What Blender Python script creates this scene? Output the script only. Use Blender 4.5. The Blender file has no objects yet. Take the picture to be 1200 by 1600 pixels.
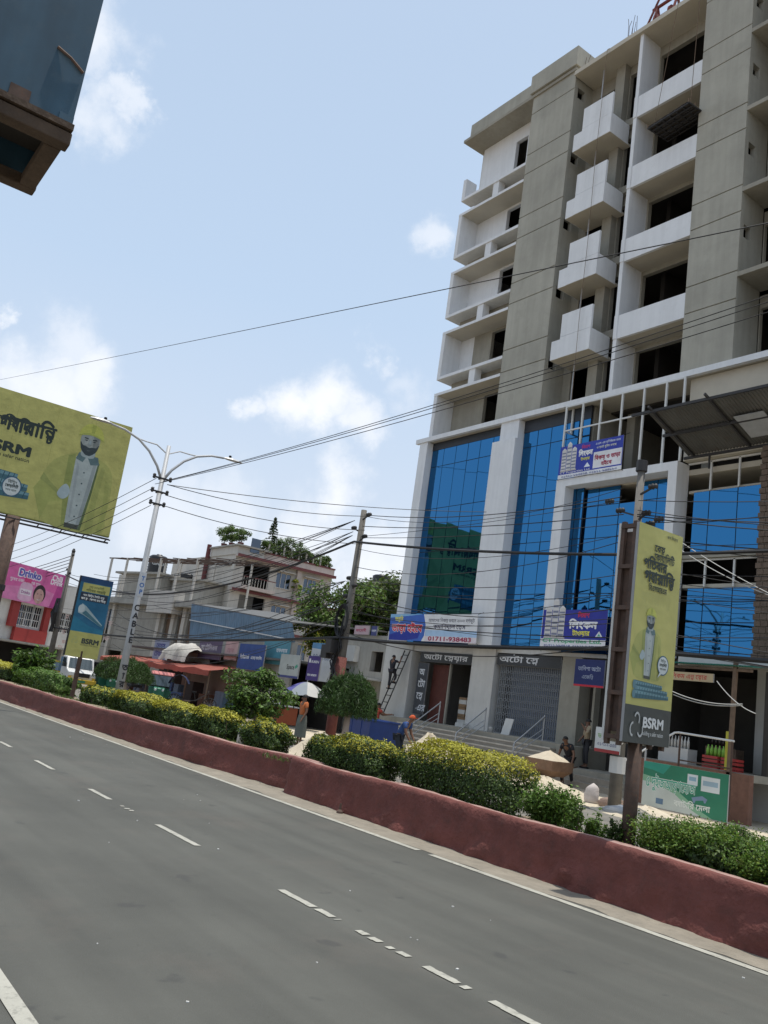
import bpy, math, random
import numpy as np
from mathutils import Vector, Matrix
from mathutils.geometry import delaunay_2d_cdt
random.seed(7)
S = bpy.context.scene
COL = S.collection
R = math.radians

# ------------------------------------------------------------------ camera
CAM_H = 1.75
FPX, ROLL, PITCH, YAW = 1350.0, R(8.35), R(12.37), R(55.4)
_fh = np.array([-math.sin(YAW), math.cos(YAW), 0.]); _rh = np.array([math.cos(YAW), math.sin(YAW), 0.])
_F = _fh*math.cos(PITCH)+np.array([0, 0, math.sin(PITCH)]); _U = -_fh*math.sin(PITCH)+np.array([0, 0, math.cos(PITCH)])
_cr, _sr = math.cos(ROLL), math.sin(ROLL)
cam = bpy.data.objects.new('camera', bpy.data.cameras.new('camera')); COL.objects.link(cam)
_cx = _cr*_rh+_sr*_U; _cy = _cr*_U-_sr*_rh
cam.matrix_world = Matrix(((_cx[0], _cy[0], -_F[0], 0), (_cx[1], _cy[1], -_F[1], 0), (_cx[2], _cy[2], -_F[2], CAM_H), (0, 0, 0, 1)))
cam.data.sensor_fit = 'VERTICAL'; cam.data.sensor_height = 36; cam.data.lens = FPX/1600*36
cam.data.clip_start = .05; cam.data.clip_end = 3000
S.camera = cam
S.render.resolution_x, S.render.resolution_y = 768, 1024
S.view_settings.view_transform = 'Standard'; S.view_settings.look = 'None'
S.view_settings.gamma = 1; S.view_settings.use_curve_mapping = False
S.view_settings.exposure = EXPOSURE = 0.15
S.cycles.max_bounces = 8; S.cycles.diffuse_bounces = 4; S.cycles.glossy_bounces = 4
S.cycles.use_denoising = True

def ray(x, y):
    xr, yr = (x-600)/FPX, (y-800)/FPX
    return _rh*(_cr*xr+_sr*yr)-_U*(-_sr*xr+_cr*yr)+_F
_O = np.array([0, 0, CAM_H])
def atY(x, y, Y): r = ray(x, y); return Vector(_O+r*(Y/r[1]))
def atX(x, y, X): r = ray(x, y); return Vector(_O+r*(X/r[0]))
def atZ(x, y, Z=0.): r = ray(x, y); return Vector(_O+r*((Z-CAM_H)/r[2]))

# ------------------------------------------------------------------ sky and sun
SUN_EL, SUN_AZ = R(84), R(60)          # azimuth measured from +X towards +Y: behind the big building
world = bpy.data.worlds.new('World'); S.world = world; world.use_nodes = True
def build_world():
    nt = world.node_tree; N = nt.nodes; L = nt.links; N.clear()
    out = N.new('ShaderNodeOutputWorld'); bg = N.new('ShaderNodeBackground'); bg.inputs['Strength'].default_value = .12
    sky = N.new('ShaderNodeTexSky'); sky.sky_type = 'NISHITA'; sky.sun_disc = False
    sky.sun_elevation = SUN_EL; sky.sun_rotation = R(90)-SUN_AZ; sky.air_density = 1.0; sky.dust_density = 2.4; sky.ozone_density = 1.0
    tc = N.new('ShaderNodeTexCoord')
    nz = N.new('ShaderNodeTexNoise'); nz.inputs['Scale'].default_value = 9; nz.inputs['Detail'].default_value = 9; nz.inputs['Roughness'].default_value = .62
    L.new(tc.outputs['Generated'], nz.inputs['Vector'])
    sub = N.new('ShaderNodeVectorMath'); sub.operation = 'SUBTRACT'; sub.inputs[1].default_value = (.5, .5, .5); L.new(nz.outputs['Color'], sub.inputs[0])
    sc = N.new('ShaderNodeVectorMath'); sc.operation = 'SCALE'; sc.inputs['Scale'].default_value = .15; L.new(sub.outputs[0], sc.inputs[0])
    add = N.new('ShaderNodeVectorMath'); add.operation = 'ADD'; L.new(tc.outputs['Generated'], add.inputs[0]); L.new(sc.outputs[0], add.inputs[1])
    # cumulus heads: (photo direction, angular radius, density)
    puffs = [((500, 640), .050, 1), ((450, 632), .045, 1), ((555, 655), .036, .9), ((388, 634), .022, .8), ((600, 546), .028, .75), ((625, 548), .016, .6),
             ((688, 362), .028, .6), ((165, 190), .036, .62), ((205, 168), .020, .6), ((150, 60), .045, .7), ((165, 110), .028, .5),
             ((95, 545), .045, .6), ((60, 610), .060, .9), ((130, 600), .050, .85), ((5, 490), .016, .7), ((525, 770), .045, .85), ((480, 845), .06, .8),
             ((590, 890), .055, .9), ((260, 815), .06, .55), ((630, 600), .03, .35), ((350, 800), .05, .45), ((-150, 500), .08, .9), ((-300, 300), .07, .8), ((1350, 300), .09, .9), ((1500, 600), .1, .8), ((300, -300), .09, .7), ((900, -400), .08, .8)]
    rnd = random.Random(5)
    dirs = []
    for (p, r, d) in puffs:
        v = ray(*p); v = v/np.linalg.norm(v); dirs.append((v, r, d))
    for k in range(26):            # the same kind of clouds all round the rest of the sky
        a = rnd.uniform(0, 2*math.pi); e = rnd.uniform(.06, 1.0)
        v = np.array([math.cos(a)*math.cos(e), math.sin(a)*math.cos(e), math.sin(e)])
        if v@(_F) > .72: continue
        dirs.append((v, rnd.uniform(.05, .11), rnd.uniform(.6, 1)))
    acc = None
    for (v, r, d) in dirs:
        ds = N.new('ShaderNodeVectorMath'); ds.operation = 'DISTANCE'; L.new(add.outputs[0], ds.inputs[0]); ds.inputs[1].default_value = v
        mr = N.new('ShaderNodeMapRange'); mr.interpolation_type = 'SMOOTHERSTEP'; L.new(ds.outputs['Value'], mr.inputs['Value'])
        mr.inputs['From Min'].default_value = r*1.3; mr.inputs['From Max'].default_value = r*.1; mr.inputs['To Min'].default_value = 0; mr.inputs['To Max'].default_value = d
        if acc is None: acc = mr.outputs[0]
        else:
            mx = N.new('ShaderNodeMath'); mx.operation = 'MAXIMUM'; L.new(acc, mx.inputs[0]); L.new(mr.outputs[0], mx.inputs[1]); acc = mx.outputs[0]
    # pale haze over the blue, thicker towards the horizon
    sep = N.new('ShaderNodeSeparateXYZ'); L.new(tc.outputs['Generated'], sep.inputs[0])
    hz = N.new('ShaderNodeMapRange'); L.new(sep.outputs['Z'], hz.inputs['Value'])
    hz.inputs['From Min'].default_value = 0; hz.inputs['From Max'].default_value = .75; hz.inputs['To Min'].default_value = .86; hz.inputs['To Max'].default_value = .6
    veil = N.new('ShaderNodeMix'); veil.data_type = 'RGBA'; L.new(hz.outputs[0], veil.inputs['Factor'])
    L.new(sky.outputs[0], veil.inputs['A'])
    hc = N.new('ShaderNodeMapRange'); L.new(sep.outputs['Z'], hc.inputs['Value']); hc.inputs['From Min'].default_value = .02; hc.inputs['From Max'].default_value = .42
    vc = N.new('ShaderNodeMix'); vc.data_type = 'RGBA'; L.new(hc.outputs[0], vc.inputs['Factor']); vc.inputs['A'].default_value = (6.25, 6.6, 7.3, 1); vc.inputs['B'].default_value = (4.95, 6.2, 7.75, 1); L.new(vc.outputs['Result'], veil.inputs['B'])
    n2 = N.new('ShaderNodeTexNoise'); n2.inputs['Scale'].default_value = 14; n2.inputs['Detail'].default_value = 6; L.new(tc.outputs['Generated'], n2.inputs['Vector'])
    cm = N.new('ShaderNodeMix'); cm.data_type = 'RGBA'; L.new(n2.outputs['Fac'], cm.inputs['Factor'])
    cm.inputs['A'].default_value = (6.6, 7.0, 7.7, 1); cm.inputs['B'].default_value = (8.3, 8.35, 8.5, 1)
    mix = N.new('ShaderNodeMix'); mix.data_type = 'RGBA'; L.new(acc, mix.inputs['Factor']); L.new(veil.outputs['Result'], mix.inputs['A']); L.new(cm.outputs['Result'], mix.inputs['B'])
    L.new(mix.outputs['Result'], bg.inputs['Color']); L.new(bg.outputs[0], out.inputs[0])
build_world()
sun = bpy.data.objects.new('sun', bpy.data.lights.new('sun', 'SUN')); COL.objects.link(sun)
sun.data.energy = 3.6; sun.data.angle = R(.55); sun.data.color = (1, .955, .88)
_sd = Vector((math.cos(SUN_EL)*math.cos(SUN_AZ), math.cos(SUN_EL)*math.sin(SUN_AZ), math.sin(SUN_EL)))
sun.rotation_euler = _sd.to_track_quat('Z', 'Y').to_euler()
sun.location = (0, 0, 60)

# ------------------------------------------------------------------ materials
MATS = {}
def mat(name, col, rough=.85, var=.14, vs=1.2, bump=0., bs=30., metal=0., spec=.4, streak=0., grime=0., grime_col=(.12, .1, .08), island=0., trans=0., sscale=(3.2, 3.2, .22), gs=None, spots=None):
    if name in MATS: return MATS[name]
    m = bpy.data.materials.new(name); m.use_nodes = True; MATS[name] = m
    nt = m.node_tree; N = nt.nodes; L = nt.links; b = N['Principled BSDF']
    b.inputs['Roughness'].default_value = rough; b.inputs['Metallic'].default_value = metal; b.inputs['Specular IOR Level'].default_value = spec
    c = (col[0], col[1], col[2], 1)
    b.inputs['Base Color'].default_value = c
    geo = N.new('ShaderNodeNewGeometry'); cur = None
    def scale(sock, val_min, val_max, prev, mn=.3, mx=.7):
        mr = N.new('ShaderNodeMapRange'); L.new(sock, mr.inputs['Value']); mr.inputs['From Min'].default_value = mn; mr.inputs['From Max'].default_value = mx
        mr.inputs['To Min'].default_value = val_min; mr.inputs['To Max'].default_value = val_max
        mu = N.new('ShaderNodeVectorMath'); mu.operation = 'SCALE'; L.new(mr.outputs[0], mu.inputs['Scale'])
        if prev is None: mu.inputs[0].default_value = col
        else: L.new(prev, mu.inputs[0])
        return mu.outputs[0]
    if var:
        n = N.new('ShaderNodeTexNoise'); n.inputs['Scale'].default_value = vs; n.inputs['Detail'].default_value = 8; n.inputs['Roughness'].default_value = .65
        L.new(geo.outputs['Position'], n.inputs['Vector']); cur = scale(n.outputs['Fac'], 1-var, 1+var, cur)
    if streak:
        mp = N.new('ShaderNodeMapping'); mp.inputs['Scale'].default_value = sscale; L.new(geo.outputs['Position'], mp.inputs['Vector'])
        n = N.new('ShaderNodeTexNoise'); n.inputs['Scale'].default_value = 1.6; n.inputs['Detail'].default_value = 7; L.new(mp.outputs[0], n.inputs['Vector'])
        cur = scale(n.outputs['Fac'], 1-streak, 1+streak*.35, cur, .35, .62)
    if island:
        cur = scale(geo.outputs['Random Per Island'], 1-island, 1+island, cur, 0, 1)
    if grime:
        n = N.new('ShaderNodeTexNoise'); n.inputs['Scale'].default_value = gs or vs*2.7+.6; n.inputs['Detail'].default_value = 10; n.inputs['Roughness'].default_value = .7
        L.new(geo.outputs['Position'], n.inputs['Vector'])
        mr = N.new('ShaderNodeMapRange'); L.new(n.outputs['Fac'], mr.inputs['Value']); mr.inputs['From Min'].default_value = .52; mr.inputs['From Max'].default_value = .72; mr.inputs['To Max'].default_value = grime
        mx = N.new('ShaderNodeMix'); mx.data_type = 'RGBA'; L.new(mr.outputs[0], mx.inputs['Factor'])
        if cur is None: mx.inputs['A'].default_value = c
        else: L.new(cur, mx.inputs['A'])
        mx.inputs['B'].default_value = (*grime_col, 1); cur = mx.outputs['Result']
    if spots:                                   # sparse stains: (scale, colour, threshold)
        n = N.new('ShaderNodeTexNoise'); n.inputs['Scale'].default_value = spots[0]; n.inputs['Detail'].default_value = 3; L.new(geo.outputs['Position'], n.inputs['Vector'])
        mr = N.new('ShaderNodeMapRange'); L.new(n.outputs['Fac'], mr.inputs['Value']); mr.inputs['From Min'].default_value = spots[2]; mr.inputs['From Max'].default_value = spots[2]+.05; mr.inputs['To Max'].default_value = .6
        mx = N.new('ShaderNodeMix'); mx.data_type = 'RGBA'; L.new(mr.outputs[0], mx.inputs['Factor']); L.new(cur, mx.inputs['A']); mx.inputs['B'].default_value = (*spots[1], 1); cur = mx.outputs['Result']
    if cur is not None: L.new(cur, b.inputs['Base Color'])
    if bump:
        n = N.new('ShaderNodeTexNoise'); n.inputs['Scale'].default_value = bs; n.inputs['Detail'].default_value = 6; L.new(geo.outputs['Position'], n.inputs['Vector'])
        bp = N.new('ShaderNodeBump'); bp.inputs['Strength'].default_value = bump; bp.inputs['Distance'].default_value = .02; L.new(n.outputs['Fac'], bp.inputs['Height']); L.new(bp.outputs[0], b.inputs['Normal'])
    if trans:
        tr = N.new('ShaderNodeBsdfTranslucent'); ms = N.new('ShaderNodeMixShader'); ms.inputs[0].default_value = trans
        if cur is not None: L.new(cur, tr.inputs['Color'])
        else: tr.inputs['Color'].default_value = c
        o = N['Material Output']; L.new(b.outputs[0], ms.inputs[1]); L.new(tr.outputs[0], ms.inputs[2]); L.new(ms.outputs[0], o.inputs[0])
    return m
def print_mat(name, rough=.45, dirt=.12):
    """flat print: colour comes from the printed faces, with a little fading"""
    if name in MATS: return MATS[name]
    m = bpy.data.materials.new(name); m.use_nodes = True; MATS[name] = m
    nt = m.node_tree; N = nt.nodes; L = nt.links; b = N['Principled BSDF']; b.inputs['Roughness'].default_value = rough; b.inputs['Specular IOR Level'].default_value = .3
    a = N.new('ShaderNodeAttribute'); a.attribute_name = 'Col'; g = N.new('ShaderNodeNewGeometry')
    n = N.new('ShaderNodeTexNoise'); n.inputs['Scale'].default_value = 2.2; n.inputs['Detail'].default_value = 7; L.new(g.outputs['Position'], n.inputs['Vector'])
    mr = N.new('ShaderNodeMapRange'); L.new(n.outputs['Fac'], mr.inputs['Value']); mr.inputs['From Min'].default_value = .3; mr.inputs['From Max'].default_value = .7; mr.inputs['To Min'].default_value = 1-dirt; mr.inputs['To Max'].default_value = 1+dirt*.5
    mu = N.new('ShaderNodeVectorMath'); mu.operation = 'SCALE'; L.new(a.outputs['Color'], mu.inputs[0]); L.new(mr.outputs[0], mu.inputs['Scale']); L.new(mu.outputs[0], b.inputs['Base Color'])
    w = N.new('ShaderNodeTexNoise'); w.inputs['Scale'].default_value = 1.4; w.inputs['Detail'].default_value = 3; L.new(g.outputs['Position'], w.inputs['Vector'])
    bp = N.new('ShaderNodeBump'); bp.inputs['Strength'].default_value = .35; bp.inputs['Distance'].default_value = .08; L.new(w.outputs['Fac'], bp.inputs['Height']); L.new(bp.outputs[0], b.inputs['Normal'])
    return m
def glass_mat(name, col, rough=.02):
    if name in MATS: return MATS[name]
    m = bpy.data.materials.new(name); m.use_nodes = True; MATS[name] = m
    nt = m.node_tree; N = nt.nodes; L = nt.links; b = N['Principled BSDF']
    b.inputs['Metallic'].default_value = 1; b.inputs['Roughness'].default_value = rough; b.inputs['Base Color'].default_value = (*col, 1)
    g = N.new('ShaderNodeNewGeometry'); n = N.new('ShaderNodeTexNoise'); n.inputs['Scale'].default_value = .9; n.inputs['Detail'].default_value = 1; L.new(g.outputs['Position'], n.inputs['Vector'])
    bp = N.new('ShaderNodeBump'); bp.inputs['Strength'].default_value = .05; bp.inputs['Distance'].default_value = .05; L.new(n.outputs['Fac'], bp.inputs['Height']); L.new(bp.outputs[0], b.inputs['Normal'])
    mr = N.new('ShaderNodeMapRange'); L.new(g.outputs['Random Per Island'], mr.inputs['Value']); mr.inputs['To Min'].default_value = .86; mr.inputs['To Max'].default_value = 1.12
    mu = N.new('ShaderNodeVectorMath'); mu.operation = 'SCALE'; mu.inputs[0].default_value = col; L.new(mr.outputs[0], mu.inputs['Scale']); L.new(mu.outputs[0], b.inputs['Base Color'])
    return m

# ------------------------------------------------------------------ mesh helpers
def wloc(o):
    v = Vector((0, 0, 0))
    while o is not None: v += o.location; o = o.parent
    return v
class MB:
    def __init__(s): s.v = []; s.f = []; s.c = []
    def add(s, vs, fs, col=None):
        k = len(s.v); s.v += [tuple(p) for p in vs]; s.f += [tuple(i+k for i in f) for f in fs]; s.c += [col]*len(fs); return s
    def box(s, x0, x1, y0, y1, z0, z1, col=None):
        if x0 > x1: x0, x1 = x1, x0
        if y0 > y1: y0, y1 = y1, y0
        if z0 > z1: z0, z1 = z1, z0
        return s.add([(x0, y0, z0), (x1, y0, z0), (x1, y1, z0), (x0, y1, z0), (x0, y0, z1), (x1, y0, z1), (x1, y1, z1), (x0, y1, z1)],
                     [(0, 3, 2, 1), (4, 5, 6, 7), (0, 1, 5, 4), (1, 2, 6, 5), (2, 3, 7, 6), (3, 0, 4, 7)], col)
    def obox(s, c, u, v, w, a, b, d, col=None):
        """box centred at c with axes u,v,w and half sizes a,b,d"""
        c = Vector(c); u = Vector(u)*a; v = Vector(v)*b; w = Vector(w)*d
        P = [c-u-v-w, c+u-v-w, c+u+v-w, c-u+v-w, c-u-v+w, c+u-v+w, c+u+v+w, c-u+v+w]
        return s.add(P, [(0, 3, 2, 1), (4, 5, 6, 7), (0, 1, 5, 4), (1, 2, 6, 5), (2, 3, 7, 6), (3, 0, 4, 7)], col)
    def bar(s, a, b, w, h=None, up=(0, 0, 1), col=None):
        a = Vector(a); b = Vector(b); d = (b-a); L_ = d.length; d.normalize(); up = Vector(up)
        if abs(d.dot(up)) > .98: up = Vector((1, 0, 0))
        r = d.cross(up).normalized(); u2 = r.cross(d)
        return s.obox((a+b)/2, d, r, u2, L_/2, w/2, (h or w)/2, col)
    def tube(s, pts, r, n=6, cap=True, col=None):
        pts = [Vector(p) for p in pts]; rs = r if isinstance(r, (list, tuple)) else [r]*len(pts); k = len(s.v); m = len(pts)
        for i, p in enumerate(pts):
            d = (pts[min(i+1, m-1)]-pts[max(i-1, 0)]).normalized(); up = Vector((0, 0, 1)) if abs(d.z) < .9 else Vector((1, 0, 0))
            a = d.cross(up).normalized(); b = d.cross(a)
            for j in range(n): t = 2*math.pi*j/n; s.v.append(tuple(p+a*math.cos(t)*rs[i]+b*math.sin(t)*rs[i]))
        F = [(k+i*n+j, k+i*n+(j+1) % n, k+(i+1)*n+(j+1) % n, k+(i+1)*n+j) for i in range(m-1) for j in range(n)]
        if cap: F += [tuple(k+j for j in range(n))[::-1], tuple(k+(m-1)*n+j for j in range(n))]
        s.f += F; s.c += [col]*len(F); return s
    def lathe(s, c, prof, n=16, col=None, axis='z'):
        """prof: list of (radius, height)"""
        k = len(s.v); m = len(prof); c = Vector(c)
        for (r, h) in prof:
            for j in range(n):
                t = 2*math.pi*j/n; a, b = r*math.cos(t), r*math.sin(t)
                s.v.append(tuple(c+(Vector((a, b, h)) if axis == 'z' else Vector((h, a, b)) if axis == 'x' else Vector((b, h, a)))))
        F = [(k+i*n+j, k+i*n+(j+1) % n, k+(i+1)*n+(j+1) % n, k+(i+1)*n+j) for i in range(m-1) for j in range(n)]
        F += [tuple(k+j for j in range(n))[::-1], tuple(k+(m-1)*n+j for j in range(n))]
        s.f += F; s.c += [col]*len(F); return s
    def quad(s, a, b, c, d, col=None): return s.add([a, b, c, d], [(0, 1, 2, 3)], col)
    def prism(s, poly, d, col=None):
        """polygon (3-D points) extruded by vector d"""
        n = len(poly); d = Vector(d); P = [Vector(p) for p in poly]
        return s.add(P+[p+d for p in P], [tuple(range(n))[::-1], tuple(range(n, 2*n))]+[(i, (i+1) % n, n+(i+1) % n, n+i) for i in range(n)], col)
    def wall(s, ax, t0, t1, a0, a1, z0, z1, holes=(), col=None):
        """wall in the plane of axis `ax` ('y': runs along x; 'x': runs along y), t0..t1 thick, with rectangular holes (a0,a1,z0,z1)"""
        A = sorted({a0, a1, *[min(max(h[k], a0), a1) for h in holes for k in (0, 1)]}); Z = sorted({z0, z1, *[min(max(h[k], z0), z1) for h in holes for k in (2, 3)]})
        for i in range(len(Z)-1):
            run = None
            for j in range(len(A)-1):
                m, q = (A[j]+A[j+1])/2, (Z[i]+Z[i+1])/2
                solid = not any(h[0] < m < h[1] and h[2] < q < h[3] for h in holes)
                if solid: run = (run[0] if run else A[j], A[j+1])
                if run and (not solid or j == len(A)-2):
                    if ax == 'y': s.box(run[0], run[1], t0, t1, Z[i], Z[i+1], col)
                    else: s.box(t0, t1, run[0], run[1], Z[i], Z[i+1], col)
                    run = None
        return s
    def build(s, name, material, parent=None, local=False, smooth=False, label=None, cat=None, group=None, kind=None, bevel=0):
        if not s.v: return None
        V = np.array(s.v, dtype=float)
        me = bpy.data.meshes.new(name)
        if parent is not None:
            base = Vector((0, 0, 0)) if local else wloc(parent)
        else:
            base = Vector(((V[:, 0].min()+V[:, 0].max())/2, (V[:, 1].min()+V[:, 1].max())/2, V[:, 2].min()))
        me.from_pydata([tuple(p) for p in (V-np.array(base))], [], s.f); me.update()
        if any(c is not None for c in s.c):
            at = me.color_attributes.new('Col', 'FLOAT_COLOR', 'CORNER'); buf = []
            for c, f in zip(s.c, s.f): buf += [*(c or (.5, .5, .5)), 1.]*len(f)
            at.data.foreach_set('color', buf)
        if smooth: me.polygons.foreach_set('use_smooth', [True]*len(me.polygons))
        me.materials.append(material)
        o = bpy.data.objects.new(name, me); COL.objects.link(o)
        if parent is not None: o.parent = parent
        else: o.location = base
        if bevel:
            md = o.modifiers.new('edge', 'BEVEL'); md.width = bevel; md.segments = 2; md.limit_method = 'ANGLE'
        tag(o, label, cat, group, kind); return o
def tag(o, label=None, cat=None, group=None, kind=None):
    if label: o['label'] = label
    if cat: o['category'] = cat
    if group: o['group'] = group
    if kind: o['kind'] = kind
    return o
def thing(name, label, cat, loc=(0, 0, 0), rz=0., group=None):
    o = bpy.data.objects.new(name, None); COL.objects.link(o); o.empty_display_size = .2
    o.location = loc; o.rotation_euler = (0, 0, rz); return tag(o, label, cat, group)
def kids(o): return [c for c in COL.objects if c.parent == o]
def copy_tree(o, parent=None):
    c = o.copy(); COL.objects.link(c); c.parent = parent
    for ch in kids(o): copy_tree(ch, c)
    return c
def smooth_loop(pts, n=6):
    """closed Catmull-Rom through 2-D points"""
    out = []; m = len(pts)
    for i in range(m):
        p0, p1, p2, p3 = (Vector(pts[(i+k-1) % m]) for k in range(4))
        for j in range(n):
            t = j/n; out.append(.5*((2*p1)+(-p0+p2)*t+(2*p0-5*p1+4*p2-p3)*t*t+(-p0+3*p1-3*p2+p3)*t**3))
    return [(p[0], p[1]) for p in out]
def ell(cx, cy, a, b, n=24): return [(cx+a*math.cos(2*math.pi*i/n), cy+b*math.sin(2*math.pi*i/n)) for i in range(n)]

# ------------------------------------------------------------------ lettering
_gl = {}
def _outline(txt):
    """outlines of a run of text at size 1: list of closed 2-D polygons"""
    if txt in _gl: return _gl[txt]
    c = bpy.data.curves.new('lettering', 'FONT'); c.body = txt; c.size = 1
    o = bpy.data.objects.new('lettering', c); COL.objects.link(o)
    dg = bpy.context.evaluated_depsgraph_get(); cu = o.to_curve(dg); polys = []
    for sp in cu.splines:
        P = sp.bezier_points; n = len(P); poly = []
        if n < 2: continue
        for i in range(n):
            a, b = P[i], P[(i+1) % n]
            straight = (a.handle_right-a.co).length < 1e-5 and (b.handle_left-b.co).length < 1e-5
            m = 1 if straight else 4
            for k in range(m):
                t = k/m; q = (1-t)**3*a.co+3*(1-t)**2*t*a.handle_right+3*(1-t)*t*t*b.handle_left+t**3*b.co
                poly.append((q.x, q.y))
        Q = [poly[0]]
        for p in poly[1:]:
            if abs(p[0]-Q[-1][0])+abs(p[1]-Q[-1][1]) > 1e-4: Q.append(p)
        if len(Q) > 2: polys.append(Q)
    o.to_curve_clear(); bpy.data.objects.remove(o); bpy.data.curves.remove(c)
    _gl[txt] = polys; return polys
def _adv(txt):
    a = _outline(txt+'|'); b = _outline('|')
    return max(p[0] for p in a[-1])-max(p[0] for p in b[-1])
def shape_bengali(t):
    """puts the signs of each syllable in the order they are written, joined letters stacked"""
    out = ''; i = 0; n = len(t)
    cons = lambda ch: '\u0995' <= ch <= '\u09b9' or ch in '\u09dc\u09dd\u09df'
    while i < n:
        if not cons(t[i]): out += t[i]; i += 1; continue
        cl = [t[i]]; i += 1
        while i < n and t[i] == '\u09bc': cl[-1] += t[i]; i += 1
        while i+1 < n and t[i] == '\u09cd' and cons(t[i+1]): cl.append(t[i+1]); i += 2
        s = ''; reph = False
        if len(cl) > 1 and cl[0] == '\u09b0': reph = True; cl = cl[1:]
        s = cl[0]
        for c in cl[1:]:
            if c == '\u09b0': s = '{'+s+'~}'
            elif c == '\u09af': s += '{'+c+'^}'
            else: s = '{'+s+'/'+c+'}'
        if reph and not s.startswith('{'): s = '{'+s+'`}'
        if i < n and t[i] in '\u09bf\u09c7\u09c8': s = t[i]+s; i += 1
        elif i < n and t[i] == '\u09cb': s = '\u09c7'+s+'\u09be'; i += 1
        out += s
    return out
def text_polys(spec):
    """spec may hold {a/b}: b small under a; {a~}: a with a low curved tail; {a^}: narrow; {a`}: a stroke above"""
    spec = shape_bengali(spec)
    out = []; x = 0.; i = 0; run = ''
    def flush(x, run):
        if run:
            out.extend([[(p[0]+x, p[1]) for p in q] for q in _outline(run)]); x += _adv(run)
        return x
    while i < len(spec):
        if spec[i] == '{':
            x = flush(x, run); run = ''; j = spec.index('}', i); body = spec[i+1:j]; i = j+1
            if body.endswith('~'):
                a = body[:-1]; w = _adv(a); out.extend([[(p[0]+x, p[1]) for p in q] for q in _outline(a)])
                out.append([(x+w*.12, -.07), (x+w*.3, -.02), (x+w*.75, -.1), (x+w*.95, -.2), (x+w*.88, -.24), (x+w*.7, -.17), (x+w*.3, -.09), (x+w*.14, -.13)][::-1]); x += w
            elif body.endswith('`'):
                a = body[:-1]; w = _adv(a); out.extend([[(p[0]+x, p[1]) for p in q] for q in _outline(a)]); out.append([(x+w*.55, .68), (x+w*.62, .86), (x+w*.78, .9), (x+w*.68, .83), (x+w*.7, .68)][::-1]); x += w
            elif body.endswith('^'):
                a = body[:-1]; w = _adv(a); out.extend([[(p[0]*.6+x, p[1]) for p in q] for q in _outline(a)]); x += w*.6
            else:
                a, b = body.split('/'); w = _adv(a); wb = _adv(b)*.6
                out.extend([[(p[0]+x, p[1]*.72+.18) for p in q] for q in _outline(a)])
                out.extend([[(p[0]*.6+x+(w-wb)*.6, p[1]*.5-.16) for p in q] for q in _outline(b)]); x += w
        else: run += spec[i]; i += 1
    x = flush(x, run); return out, x
_tri = {}
def text_tris(spec, bold=0.):
    key = (spec, bold)
    if key in _tri: return _tri[key]
    polys, w = text_polys(spec); P2 = []
    BOLD_SIGN = -1 if sum(q[i][0]*q[(i+1) % len(q)][1]-q[(i+1) % len(q)][0]*q[i][1] for q in polys for i in range(len(q))) > 0 else 1
    for q in polys:
        q = np.array(q)
        if bold:
            pr = np.roll(q, 1, 0); nx = np.roll(q, -1, 0); t = nx-pr; t /= np.maximum(np.linalg.norm(t, axis=1, keepdims=True), 1e-6)
            q = q+np.stack([-t[:, 1], t[:, 0]], 1)*bold*BOLD_SIGN
        P2.append(q)
    V = [Vector(p) for q in P2 for p in q]; E = []; k = 0
    for q in P2: n = len(q); E += [(k+i, k+(i+1) % n) for i in range(n)]; k += n
    if not V: return [], [], w
    v, e, f, *_ = delaunay_2d_cdt(V, E, [], 0, 1e-5)
    v = np.array([(p[0], p[1]) for p in v]); f = [t for t in f if len(t) == 3]
    if not f: return [], [], w
    C = np.array([(v[t[0]]+v[t[1]]+v[t[2]])/3 for t in f]); W = np.zeros(len(C))
    for q in P2:
        a = q; b = np.roll(q, -1, 0)
        for (x0, y0), (x1, y1) in zip(a, b):
            if y0 == y1: continue
            up = y1 > y0; lo, hi = (y0, y1) if up else (y1, y0)
            m = (C[:, 1] >= lo) & (C[:, 1] < hi)
            xi = x0+(C[:, 1]-y0)*(x1-x0)/(y1-y0)
            W += np.where(m & (xi > C[:, 0]), 1 if up else -1, 0)
    F = [t for t, w_ in zip(f, W) if abs(w_) > .5]
    _tri[key] = (v, F, w); return _tri[key]
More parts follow.
